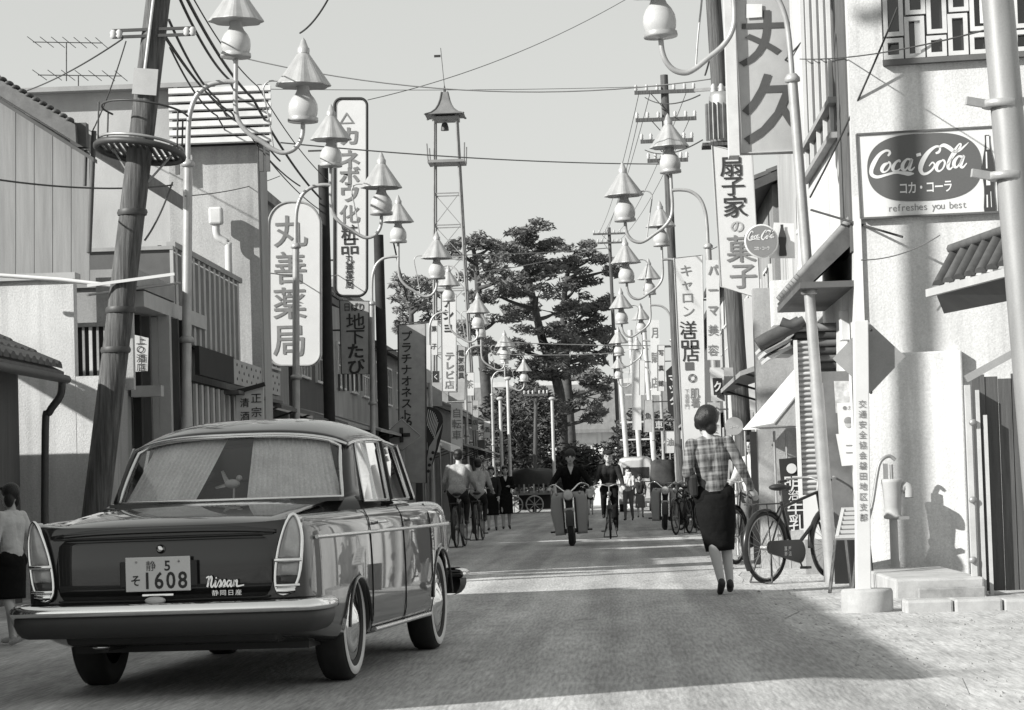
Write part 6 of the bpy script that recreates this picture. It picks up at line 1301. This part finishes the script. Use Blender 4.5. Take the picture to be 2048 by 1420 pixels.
Y = 74; person('woman in pale clothes carrying a baby on the far road', ((1254 - 1232) / sc(Y), Y, 0), pi - .2, 1.52, dict(WALK, wrR=(.08, .2, 1.16), elR=(.22, .05, 1.12), wrL=(-.05, .22, 1.1), elL=(-.22, .05, 1.1)), top=CLOTHW, bottom=CLOTHG, legs='bottom', hair='bob', fem=True)
bb = person('baby in white carried by the woman on the far road', ((1254 - 1232) / sc(Y) + .02, Y - .27, .86), pi - .2, .62, dict(knR=(.1, .1, .6), knL=(-.1, .1, .6), anR=(.1, .12, .3), anL=(-.1, .12, .3), toR=(.1, .24, .28), toL=(-.1, .24, .28)), top=CLOTHW, bottom=CLOTHW, hair='short', voxel=.02); 
Y = 80; person('child in dark dress walking beside the woman with the baby', ((1277 - 1232) / sc(Y), Y, 0), pi, 1.32, WALK, top=CLOTHD, bottom=CLOTHG, legs='bare', hair='bob', skirt=(CLOTHG, .95, .40, .14, .2), fem=True)
Y = 92; person('small child in white shirt and dark shorts on the far road', ((1178 - 1232) / sc(Y), Y, 0), pi, 1.1, WALK, top=CLOTHW, bottom=CLOTHD, legs='bare', hair='short')
# man in light shirt behind the bicycle
Y = 33; x = (1504 - 1234) / sc(Y); MAN = person('man in pale shirt and dark cap leaning on a bicycle at the shop front', (x, Y, 0), pi - .5, 1.58, dict(WALK, wrR=(.25, .28, 1.02), elR=(.25, .06, 1.12), wrL=(-.26, .26, 1.02), elL=(-.25, .06, 1.12)), top=CLOTHW, bottom=CLOTHG, sleeves='short', hair='cap')
bike_copy('bicycle held by the man in the pale shirt', (x - .05, Y - .62, 0), radians(155), 'bicycles at the right shop fronts'); 
Y = 52; bike_copy('bicycle parked behind the woman, wheel toward us', ((1362 - 1234) / sc(Y), Y, 0), radians(165), 'bicycles at the right shop fronts'); bike_copy('bicycle parked deeper behind the woman', ((1378 - 1234) / (sc(56)), 56, 0), radians(20), 'bicycles at the right shop fronts')
# girl at the left edge
g = gp(28, 1292); person('girl with long black hair in white blouse and dark skirt at the left edge', (g.x, g.y, 0), radians(62), 1.13, dict(WALK, anR=(.09, .10, .09), toR=(.10, .23, .05)), top=CLOTHW, bottom=CLOTHB, shoes=CLOTHW, legs='bare', hair='bob', skirt=(CLOTHB, .98, .50, .14, .21), fem=True, voxel=.010)

# ================================================================== motorcycles
SHIELD = gray('leg_shield', .38, .4, .05, 3.0)
def motorcycle(label, group='motorcycles on the street'):
    t = thing('motorcycle', label, 'motorcycle', (0, 0, 0), group)
    for c in ((0, .62, .29), (0, -.62, .29)):
        o = MB(); o.lathe([(.19, -.04), (.25, -.05), (.285, -.03), (.292, 0), (.285, .03), (.25, .05), (.19, .04)], c, 28, (1, 0, 0)); w = o.build('wheel', RUBBER, t)
        MB().lathe([(.06, -.07), (.06, .07)], c, 12, (1, 0, 0)).build('hub', STEEL, w)
        s = MB()
        for i in range(16): a = 2 * pi * i / 16; s.cyl(c, Vector(c) + Vector((0, .2 * cos(a), .2 * sin(a))), .003, n=4, cap=False)
        s.build('spokes', STEEL, w)
    f = MB()
    for sx in (-1, 1): f.cyl((sx * .075, .62, .30), (sx * .075, .42, .88), .022, n=8)
    f.build('front_fork', CHROME, t)
    m = MB(); rows = []
    for k in range(12):
        a = radians(10 + 150 * k / 11); c_ = Vector((0, .62 + .33 * cos(a), .29 + .33 * sin(a))); rows.append([c_ + Vector((-.07, 0, -.03)), c_ + Vector((-.04, 0, .0)), c_ + Vector((.04, 0, .0)), c_ + Vector((.07, 0, -.03))])
    m.loft(rows, False, False); m.build('front_mudguard', BLACK, t)
    m = MB(); m.lathe([(.04, -.12), (.085, -.06), (.095, 0), (.09, .02), (.0, .03)], (0, .50, .87), 18, (0, 1, 0)); hl = m.build('headlamp', STEEL, t); MB().lathe([(.08, .022), (.06, .034), (0, .038)], (0, .50, .87), 16, (0, 1, 0)).build('lens', WHITE, hl)
    h = MB(); h.tube(spline([(-.36, .12, .98), (-.34, .24, 1.02), (-.22, .36, 1.06), (-.08, .40, .95), (0, .40, .92), (.08, .40, .95), (.22, .36, 1.06), (.34, .24, 1.02), (.36, .12, .98)], 4), .012, 8); h.build('handlebar', CHROME, t)
    for sx in (-1, 1):
        rows = [[Vector((sx * (xx + .02 * sin(k)), .30 + .10 * (xx - .1) / .2 * -1 - .14 * (k / 7), z)) for xx in (.085, .16, .25, .335 - .07 * abs(k - 3.5) / 3.5)] for k, z in enumerate((.92, .82, .70, .57, .44, .33, .25, .19))]
        m = MB(); m.loft(rows, False, False); o = m.build('leg_shield', SHIELD, t); so = o.modifiers.new('s', 'SOLIDIFY'); so.thickness = .012
        m = MB(); m.ball((sx * .2, .42, .90), (.03, .04, .03), 8, 6); m.build('indicator', LENSA, t); m = MB(); m.cyl((sx * .1, .0, .26), (sx * .36, -.02, .25), .016, n=8); m.build('footrest', BLACK, t)
    m = MB(); m.box((0, .05, .42), (.18, .42, .28)); bevel(m.build('engine', STEELD, t), .04); m = MB(); m.box((0, -.05, .66), (.2, .6, .16)); bevel(m.build('tank', BLACK, t), .06, 3); m = MB(); m.box((0, -.38, .78), (.26, .7, .1)); bevel(m.build('seat', BLACK, t), .04, 3)
    m = MB(); m.box((0, .56, .62), (.17, .012, .06)); m.build('front_plate', OFFW, t); m = MB(); m.box((0, .28, .52), (.24, .08, .6)); m.build('front_cover', BLACK, t)
    m = MB(); m.box((0, -.75, .62), (.2, .5, .06)); m.build('rear_mudguard', BLACK, t); return t
Y = 45.0; x = (1140 - 1232) / sc(Y); MC = motorcycle('motorcycle with broad grey leg shields ridden toward us in mid street'); MC.location = (x, Y, 0); MC.rotation_euler = (0, radians(3), pi)
person('motorcyclist in dark suit and tie with white collar riding toward us', (x, Y + .1, 0), pi, 1.70, dict(pel=(0, -.3, .88), wai=(0, -.28, 1.0), che=(0, -.18, 1.24), nek=(0, -.12, 1.38), hed=(0, -.08, 1.52), shR=(.175, -.15, 1.30), shL=(-.175, -.15, 1.30), elR=(.31, -.10, 1.10), elL=(-.31, -.10, 1.10), wrR=(.36, .13, 1.0), wrL=(-.36, .13, 1.0), hiR=(.1, -.28, .86), hiL=(-.1, -.28, .86), knR=(.22, .06, .66), knL=(-.22, .06, .66), anR=(.25, -.04, .32), anL=(-.25, -.04, .32), toR=(.25, .1, .28), toL=(-.25, .1, .28)), top=CLOTHB, bottom=CLOTHD, hair='helmet', collar=True)
# parked motorcycles with canvas-covered load at right
Y = 58; x = (1325 - 1233) / sc(Y)
m2 = copy_tree(MC); m2['label'] = 'parked motorcycle with grey shields under a dark canvas load'; m2.location = (x, Y, 0); m2.rotation_euler = (0, radians(-2), pi)
cv = MB(); cv.loft([[Vector((x + sx * w_, Y + .5 + dy, z)) for sx, dy in ((-1, -.25), (-.6, -.32), (.6, -.32), (1, -.25), (1, .3), (-1, .3))] for z, w_ in ((.62, .26), (.75, .29), (1.2, .28), (1.5, .25), (1.56, .18))], True, True); tag(bevel(cv.build('canvas_load', gray('dark_canvas', .05, .9, .3, 6.0, .4)), .03), 'tall dark canvas-wrapped load strapped behind the parked motorcycle', 'load')
m3 = copy_tree(MC); m3['label'] = 'second motorcycle parked close behind the woman at right'; m3.location = (x + .62, Y + 1.5, 0); m3.rotation_euler = (0, 0, pi + .15)
# ================================================================== fire watchtower
Yt = 95.0; TW = thing('watchtower', 'slim steel fire watchtower with curved pointed roof and balcony above the lamps', 'tower', tuple(at(893, 950, Yt)))
TW.location.z = 0; tc0 = at(889, 330, Yt); cx_t = tc0.x + .1
zP = at(886, 326, Yt).z; zR = at(883, 236, Yt).z
def tw_half(z): return .42 + (zP - z) * .030
STW = gray('tower_steel', .20, .6, .2, 3.0)
for sx in (-1, 1):
    for sy in (-1, 1): MB().bar((cx_t + sx * tw_half(0), Yt + sy * tw_half(0), -.02), (cx_t + sx * .40, Yt + sy * .40, zR + .1), .065, .065).build('leg', STW, TW)
lv = [zP - 1.17 * k for k in range(1, 11)]
for k, z in enumerate(lv):
    h = tw_half(z)
    for a, b in (((-h, -h), (h, -h)), ((h, -h), (h, h)), ((h, h), (-h, h)), ((-h, h), (-h, -h))): MB().bar((cx_t + a[0], Yt + a[1], z), (cx_t + b[0], Yt + b[1], z), .04, .04).build('girt', STW, TW)
    if z > 1.2:
        h2 = tw_half(z - 1.17)
        MB().bar((cx_t + h, Yt - h, z), (cx_t - h2, Yt - h2, z - 1.17), .024, .024).build('brace', STW, TW); MB().bar((cx_t - h, Yt + h, z), (cx_t + h2, Yt + h2, z - 1.17), .024, .024).build('brace', STW, TW)
m = MB(); m.box((cx_t, Yt, zP), (1.35, 1.35, .10)); PLT = m.build('balcony_floor', STW, TW)
for sx in (-1, 1):
    for sy in (-1, 1): MB().cyl((cx_t + sx * .66, Yt + sy * .66, zP), (cx_t + sx * .69, Yt + sy * .66, zP + .65), .028, n=6).build('rail_post', STW, PLT)
rows = []
for w_, z in ((.72, 0), (.70, .06), (.50, .14), (.34, .28), (.24, .45), (.17, .65), (.13, .85), (.11, .95)): rows.append([Vector((cx_t - .02 + sx * w_, Yt + sy * w_, zR + z + (.07 if z == 0 and True else 0))) for sx, sy in ((-1, -1), (1, -1), (1, 1), (-1, 1))])
m = MB(); m.loft(rows, True, True, False); RFT = m.build('tower_roof', gray('tower_roof_tin', .16, .6, .2, 3.0), TW)
for q in range(4): MB().tube([r[q] for r in rows], .035, 6).build('hip_ridge', DARK, RFT)
m = MB(); m.box((cx_t, Yt, zR - .06), (.98, .98, .12)); m.build('eave_frame', STW, TW)
m = MB(); m.lathe([(.15, -.22), (.14, -.1), (.1, .05), (0, .1)], (cx_t - .05, Yt, zR - .25), 12); m.build('bell', STEELD, TW)
ztop = zR + .95; m = MB(); m.lathe([(.05, 0), (.05, .1), (.0, .3)], (cx_t - .02, Yt, ztop), 8); m.cyl((cx_t - .02, Yt, ztop + .2), (cx_t - .12, Yt, ztop + 1.65), .012, n=6); m.build('finial', STEELD, TW)
m = MB(); m.box((cx_t - .25, Yt, ztop + 1.35), (.24, .02, .09)); m.build('wind_vane', BLACK, TW)
RG = thing('ring_sign', 'thin round ring sign hung on the watchtower legs', 'sign', tuple(at(895, 553, 93))); c_ = at(895, 553, 93)
MB().tube([c_ + Vector((.40 * cos(a), 0, .40 * sin(a))) for a in [2 * pi * i / 28 for i in range(28)]], .03, 6, closed=True).build('ring', LIGHT, RG); MB().bar(c_ + Vector((-.4, 0, 0)), c_ + Vector((.4, 0, .0)), .04, .04).build('ring_bar', MID, RG)

# ================================================================== pines and shrubs
NEED = gray('pine_needles', .115, .8, .3, 1.2, rnd=.0, fine=.2); NEED2 = gray('shrub_leaves', .06, .8, .35, 1.5, fine=.2); BARK = gray('pine_bark', .06, .9, .4, 4.0, .6)
def tufts(mb, c, rx, ry, rz, n, rn, size):
    for _ in range(n):
        while True:
            v = Vector((rn.uniform(-1, 1), rn.uniform(-1, 1), rn.uniform(-1, 1)))
            if v.length <= 1: break
        p = Vector(c) + Vector((v.x * rx, v.y * ry, v.z * rz + .25 * rz * (1 - (v.x * v.x)))); a = rn.uniform(0, 6.28); e = rn.uniform(-.2, .9); s = size * rn.uniform(.6, 1.35)
        d = Vector((cos(a) * cos(e), sin(a) * cos(e), sin(e))) * s; w = d.cross(Vector((rn.uniform(-1, 1), rn.uniform(-1, 1), rn.uniform(-1, 1)))).normalized() * s * .13
        mb.add([p - d * .5, p + w, p + d * .5, p - w], [(0, 1, 2, 3)])
def pine(label, Y, trunk, clumps, seed, dens=1.0):
    rn = random.Random(seed); pts = [at(x, y, Y) for x, y in trunk]; base = pts[0].copy(); base.z = 0; t = thing('pine_tree', label, 'tree', tuple(base))
    pts[0].z = -.1; sp = spline(pts, 5); n = len(sp); m = MB(); m.tube(sp, [.34 * (1 - .75 * i / (n - 1)) for i in range(n)], 10); m.build('trunk', BARK, t)
    cr = MB(); lm = MB()
    for (px, py, w) in clumps:
        c = at(px, py, Y + rn.uniform(-1.6, 1.6)); rx = w / 2 / sc(Y) * .95
        q = min(sp, key=lambda v: abs(v.z - (c.z - .5))); lm.tube(spline([q, q.lerp(c, .5) + Vector((0, 0, -.1)), c + Vector((0, 0, -.1))], 3), [.12, .11, .1, .09, .08, .06, .05], 6)
        for k in range(6):
            o = Vector((rn.uniform(-.95, .95) * rx, rn.uniform(-.8, .8), rn.uniform(-.34, .34))); tufts(cr, c + o, rx * .42, .8, .22, int(78 * dens * max(.6, rx)), rn, .34)
            lm.tube([c + Vector((0, 0, -.1)), c + o + Vector((0, 0, -.05))], [.04, .02], 4)
    lm.build('limbs', BARK, t); o = cr.build('crown', NEED, t); return t
pine('tall main pine with layered flat foliage at the end of the street', 128, [(1120, 1018), (1125, 900), (1118, 780), (1085, 680), (1062, 580), (1046, 500), (1042, 462)],
     [(1060, 458, 90), (1030, 478, 120), (1085, 492, 110), (1010, 505, 100), (1055, 520, 130), (1100, 545, 120), (1030, 558, 120), (1000, 590, 80), (1075, 590, 130), (1110, 622, 110), (1040, 628, 120), (1080, 660, 130), (1030, 690, 100), (1120, 690, 120), (1070, 722, 130), (1110, 752, 110), (1040, 745, 80), (1160, 815, 90), (1085, 780, 110), (1050, 790, 90), (1140, 730, 90), (1100, 810, 80), (1190, 830, 80)], 11)
pine('pine spreading to the right of the main trunk', 132, [(1150, 1015), (1140, 860), (1130, 700), (1128, 600), (1142, 510)],
     [(1150, 500, 90), (1185, 512, 100), (1205, 540, 70), (1165, 535, 90), (1150, 575, 100), (1195, 602, 80), (1170, 625, 110), (1205, 650, 80), (1160, 668, 120), (1195, 700, 90), (1150, 715, 110), (1190, 745, 80), (1170, 790, 90), (1200, 770, 70), (1140, 640, 90), (1180, 680, 90)], 12)
pine('slender leaning pine nearest the watchtower', 124, [(985, 1016), (975, 820), (962, 660), (955, 560), (946, 492)],
     [(945, 482, 80), (975, 495, 90), (925, 505, 60), (985, 530, 80), (950, 545, 70), (1000, 555, 70), (960, 600, 80), (990, 640, 90), (945, 655, 70), (975, 700, 80), (1000, 735, 80)], 13, .9)
pine('bushy pine behind the left shop roofs', 118, [(825, 1020), (825, 800), (822, 600)], [(825, 575, 80), (800, 560, 60), (845, 600, 70), (815, 610, 80), (860, 630, 60), (830, 650, 80)], 14, .8)
def shrub(label, px, py, Y, w, h, seed):
    rn = random.Random(seed); c = at(px, py, Y); t = thing('shrub', label, 'shrub', (c.x, Y, 0)); m = MB()
    for k in range(7): tufts(m, (c.x + rn.uniform(-.35, .35) * w, Y + rn.uniform(-.6, .6), h * rn.uniform(.25, .8)), w * .38, .8, h * .3, int(220 * w * h / 4) + 60, rn, .34)
    m.build('foliage', NEED2, t); s = MB(); s.tube([(c.x, Y, -.05), (c.x + .1, Y, h * .6)], [.12, .05], 6); s.build('stem', BARK, t)
shrub('large dark shrub left of the main pine trunk', 1045, 900, 120, 3.0, 5.2, 1); shrub('dark shrub at the foot of the slender pine', 1002, 900, 117, 2.6, 4.4, 2); shrub('low shrub right of the main pine trunk', 1175, 950, 122, 3.2, 3.2, 3); shrub('small shrub before the hall windows', 1105, 950, 121, 2.0, 2.6, 4); shrub('shrub behind the far lamps at right', 1285, 900, 121, 3.6, 4.2, 5)

# ================================================================== far hall, cart, van
HL = thing('far_hall', 'pale hall with long grey roof behind the pines at the street end', 'building', (0, 150, 0)); zr_, ze_ = at(1190, 775, 158).z, at(1190, 862, 150).z
m = MB(); m.box2((-17, 150, -.02), (16, 166, ze_)); m.build('wall', STUCCO3, HL)
m = MB(); m.prism([(-17.6, 149.2, ze_ - .1), (-17.6, 158, zr_), (-17.6, 166.8, ze_ - .1), (-17.6, 166.8, ze_ + .1), (-17.6, 158, zr_ + .25), (-17.6, 149.2, ze_ + .1)], (34.2, 0, 0)); rfh = m.build('roof', gray('far_roof', .17, .85, .2, 1.0, stretch=(6, 1, 1)), HL)
m = MB(); m.box2((-17.6, 157.8, zr_ + .2), (16.6, 158.2, zr_ + .5)); m.build('ridge', OFFW, rfh)
for i in range(12):
    window(HL, (-15.5 + i * 2.7, 149.97, 2.6), XR, ZU, Vector((0, -1, 0)), 1.3, 1.7, 2, 3, .1)
for i in range(5): m = MB(); m.box((-9 + i * 3.9, 138, .7), (3.6, .14, 1.4)); tag(m.build('garden_wall', [STUCCO, STUCCO2, STUCCO3][i % 3]), ['far left garden wall section below the pines', 'second garden wall section below the pines', 'middle garden wall section below the pines', 'fourth garden wall section below the pines', 'far right garden wall section below the pines'][i], 'wall', 'garden walls at the street end')
# tarpaulin-covered cart
Yc = 106; cx2 = (1058 - 1232) / sc(Yc); CT = thing('loaded_cart', 'two-wheeled cart under a dark tarpaulin at the far left of the road', 'cart', (cx2, Yc, 0))
m = MB(); m.box((cx2, Yc, .82), (1.75, 2.4, .16)); m.build('bed', WALLG, CT)
for k in range(9): MB().box((cx2 - .78 + k * .195, Yc - 1.2, 1.0), (.06, .05, .36)).build('stake', LIGHT if k % 2 else WALLD, CT)
rows = [[Vector((cx2 + w_ * cos(a) ** 3 * .4 + w_ * .6 * cos(a), Yc + 1.15 * sin(a), z + .06 * sin(3 * a + z * 4))) for a in [2 * pi * i / 20 for i in range(20)]] for z, w_ in ((1.1, 1.1), (1.35, 1.14), (1.6, 1.08), (1.74, .86), (1.78, .4))]
m = MB(); m.loft(rows, True, True); m.build('tarpaulin', gray('dark_tarpaulin', .03, .8, .3, 3.0, .5), CT)
for sx in (-.98, .98):
    w = MB(); w.tube([Vector((cx2 + sx * .0 - .2 + .0, Yc - 1.3, .36)) + Vector((.34 * cos(a), 0, .34 * sin(a))) + Vector((sx * .42, 0, 0)) for a in [2 * pi * i / 24 for i in range(24)]], .03, 6, closed=True); wo_ = w.build('wheel', LIGHT, CT)
    for i in range(8): a = 2 * pi * i / 8; MB().cyl((cx2 - .2 + sx * .42, Yc - 1.3, .36), (cx2 - .2 + sx * .42 + .34 * cos(a), Yc - 1.3, .36 + .34 * sin(a)), .016, n=5).build('spoke', LIGHT, wo_)
m = MB(); m.box((cx2 + .2, Yc + .3, .45), (1.3, 1.9, .6)); m.build('undercarriage', BLACK, CT)
# white delivery van
Yv = 101; cv_ = (1270 - 1232) / sc(Yv); VN = thing('delivery_van', 'pale boxy van parked at the far end of the road', 'van', (cv_, Yv, 0))
def vring(y, w, zb, zt, r=.18): return [Vector((cv_ + x, y, z)) for x, z in ((-w, zb), (-w, zt - r * 1.6), (-w + r * .4, zt - r * .5), (-w + r * 1.4, zt), (w - r * 1.4, zt), (w - r * .4, zt - r * .5), (w, zt - r * 1.6), (w, zb))]
m = MB(); m.loft([vring(Yv - 1.5, .60, .4, 1.95), vring(Yv - 1.42, .68, .3, 2.1), vring(Yv + 1.4, .68, .3, 2.12), vring(Yv + 1.5, .62, .4, 2.0)], True, True); m.build('body', OFFW, VN)
m = MB(); m.box((cv_, Yv - 1.505, 1.48), (1.0, .02, .42)); m.build('rear_window', GLASSD, VN)
m = MB(); m.box((cv_, Yv - 1.54, .45), (1.3, .1, .12)); m.build('bumper', STEEL, VN); m = MB(); m.box((cv_ + .38, Yv - 1.5, 1.14), (.42, .02, .03)); m.build('trim', BLACK, VN)
for sx in (-1, 1):
    for yy in (-.9, .9): w = MB(); w.cyl((cv_ + sx * .5, Yv + yy, .3), (cv_ + sx * .66, Yv + yy, .3), .3, n=18); w.build('wheel', RUBBER, VN)
    w = MB(); w.box((cv_ + sx * .5, Yv - 1.5, .82), (.09, .03, .16)); w.build('tail_lamp', LENSR, VN)
# white scaffold-like sign frame among the far right lamps
SF = thing('sign_frame', 'white ladder-like steel frame among the far right lamps', 'frame', tuple(at(1270, 980, 118)))
for px2 in (1246, 1272, 1300): a_ = at(px2 - 12, 660, 118); MB().cyl((a_.x + .35, 118, 0), a_, .11, n=8).build('post', OFFW, SF)
for yy in (700, 745, 790, 845, 880): MB().bar(at(1240, yy, 118), at(1300, yy - 2, 118), .07, .07).build('rung', OFFW, SF)
for lab, px2, yt, Y in (('thin white post in front of the pines, topped with a small lamp', 1104, 800, 104), ('short white post at the left road edge beyond the cyclists', 1000, 800, 100), ('white post beside the low tiled eaves', 1015, 760, 102)):
    a_ = at(px2, yt, Y); t = thing('white_post', lab, 'post', (a_.x, Y, 0)); m = MB(); m.cyl((a_.x, Y, -.02), a_, .07, .06, 8); m.build('shaft', OFFW, t); m = MB(); m.ball(a_ + Vector((0, 0, .05)), (.14, .1, .08), 10, 7); m.build('head', LIGHT, t)

# ================================================================== overhead cables
def cable(label, pts, sag=.3, r=.012, mat=CABLE, n=20):
    P = [at(*p) if not isinstance(p, Vector) else p for p in pts]; out = []
    for a, b in zip(P[:-1], P[1:]):
        for i in range(n): f = i / n; q = a.lerp(b, f); q.z -= 4 * sag * f * (1 - f); out.append(q)
    out.append(P[-1]); m = MB(); m.tube(out, r, 5); return tag(m.build('cable', mat), label, 'cable', 'overhead cables')
cable('long faint cable crossing the sky above the watchtower roof', [(470, 112, 44), (1485, 148, 44)], .45, .011, CABLEL)
cable('cable crossing the street just below the watchtower balcony', [(560, 285, 47), (1340, 328, 60)], .1, .014, CABLEL)
cable('thin slanting wire behind the watchtower flag', [(735, 200, 53), (1300, -30, 60)], .3, .010, CABLEL)
cable('faint upper wire level with the watchtower roof', [(520, 178, 48), (1330, 172, 60)], .05, .007, CABLEL)
for k, (x0, y0, x1, y1, r) in enumerate(((338, 40, 530, 342, .016), (352, -20, 560, 322, .018), (322, 62, 600, 372, .014), (365, -20, 642, 398, .02), (340, 95, 524, 352, .012), (330, 70, 640, 420, .010), (372, -30, 655, 360, .009))):
    cable(['topmost heavy cable', 'second heavy cable', 'third slack cable', 'thickest black cable', 'fifth lower cable', 'thin twisted cable', 'outermost thin wire'][k] + ' of the bundle running from the leaning pole', [(x0, y0, 28), ((x0 * .5 + x1 * .5) + 2, (y0 + y1) * .5 + 8, 37), (x1, y1, 48.5)], .12, r)
for k, (x0, y0, x1, y1, Y0, Y1, r, lab) in enumerate(((-5, 359, 345, 370, 24, 31.4, .010, 'level wire across the boarded grey gable'), (245, 78, 40, 186, 27.9, 39, .010, 'wire from the leaning pole to the stucco roof'), (252, 82, 185, 262, 27.9, 27.6, .008, 'drop wire from the leaning pole to the gable corner'), (345, 365, 290, 480, 31.4, 28, .012, 'short stay between lamp post and leaning pole'), (360, 566, 175, 590, 31.4, 26.8, .014, 'pale stay rod crossing behind the leaning pole'), (370, 392, 560, 352, 31.4, 44, .007, 'thin wire low before the stucco front'),
        (1795, 15, 1620, 395, 24.5, 25.6, .010, 'dark wire slanting down from the lattice window to the lamp post'), (1990, 55, 1600, 118, 16, 30, .006, 'thin wire from the steel pole across the lattice window'), (1622, 420, 1805, 474, 25.5, 24.6, .012, 'dark stay rod from the lamp post below the drink sign'), (1722, 520, 1880, 470, 24.4, 24.7, .006, 'faint wire under the drink sign'), (1430, 60, 1410, 150, 41, 44, .018, 'bright stay beside the transformer pole'), (1500, 440, 1420, 500, 41, 58, .01, 'short wire behind the banner'),
        (600, 66, 662, -12, 31.5, 30, .012, 'curling wire rising from the left lamp finial'), (784, 470, 815, 600, 56, 62, .02, 'black cable dropping from the third left lamp'), (540, 546, 690, 548, 42.5, 55, .010, 'pale wire across the rounded pharmacy sign'))):
    cable(lab, [(x0, y0, Y0), (x1, y1, Y1)], .06 if 'rod' not in lab else .0, r, CABLEL if 'pale' in lab or 'faint' in lab or 'bright' in lab else CABLE)
for k, (x0, y0, x1, y1) in enumerate(((1278, 186, 1196, 468), (1300, 186, 1205, 468), (1372, 186, 1232, 468), (1276, 240, 1200, 486), (1378, 240, 1230, 486))):
    cable(['left outer line', 'left inner line', 'right upper line', 'lower left line', 'lower right line'][k] + ' strung between the two crossarm poles', [(x0, y0, 64), (x1, y1, 128)], .5, .010, CABLEL)
for k, (x0, y0, x1, y1) in enumerate(((1000, 684, 1420, 690), (985, 708, 1250, 705), (960, 545, 1190, 500), (905, 510, 1215, 496))):
    cable(['upper pale wire', 'lower pale wire', 'slanting thin wire', 'higher thin wire'][k] + ' crossing the street before the pines', [(x0, y0, 86), (x1, y1, 92)], .06, .016, LIGHT if k < 2 else CABLEL)
# wires from the right transformer pole toward the camera
for k, (x0, y0, x1, y1) in enumerate(((1400, 190, 1290, 195), (1405, 280, 1290, 300), (1480, 190, 1700, -40))):
    cable(['upper line', 'lower line', 'near line'][k] + ' leaving the finned transformer', [(x0, y0, 40.5), (x1, y1, 64 if k < 2 else 26)], .15, .012)

# ------------------------------------------------------------------ tidy
bpy.data.objects.remove(_to)
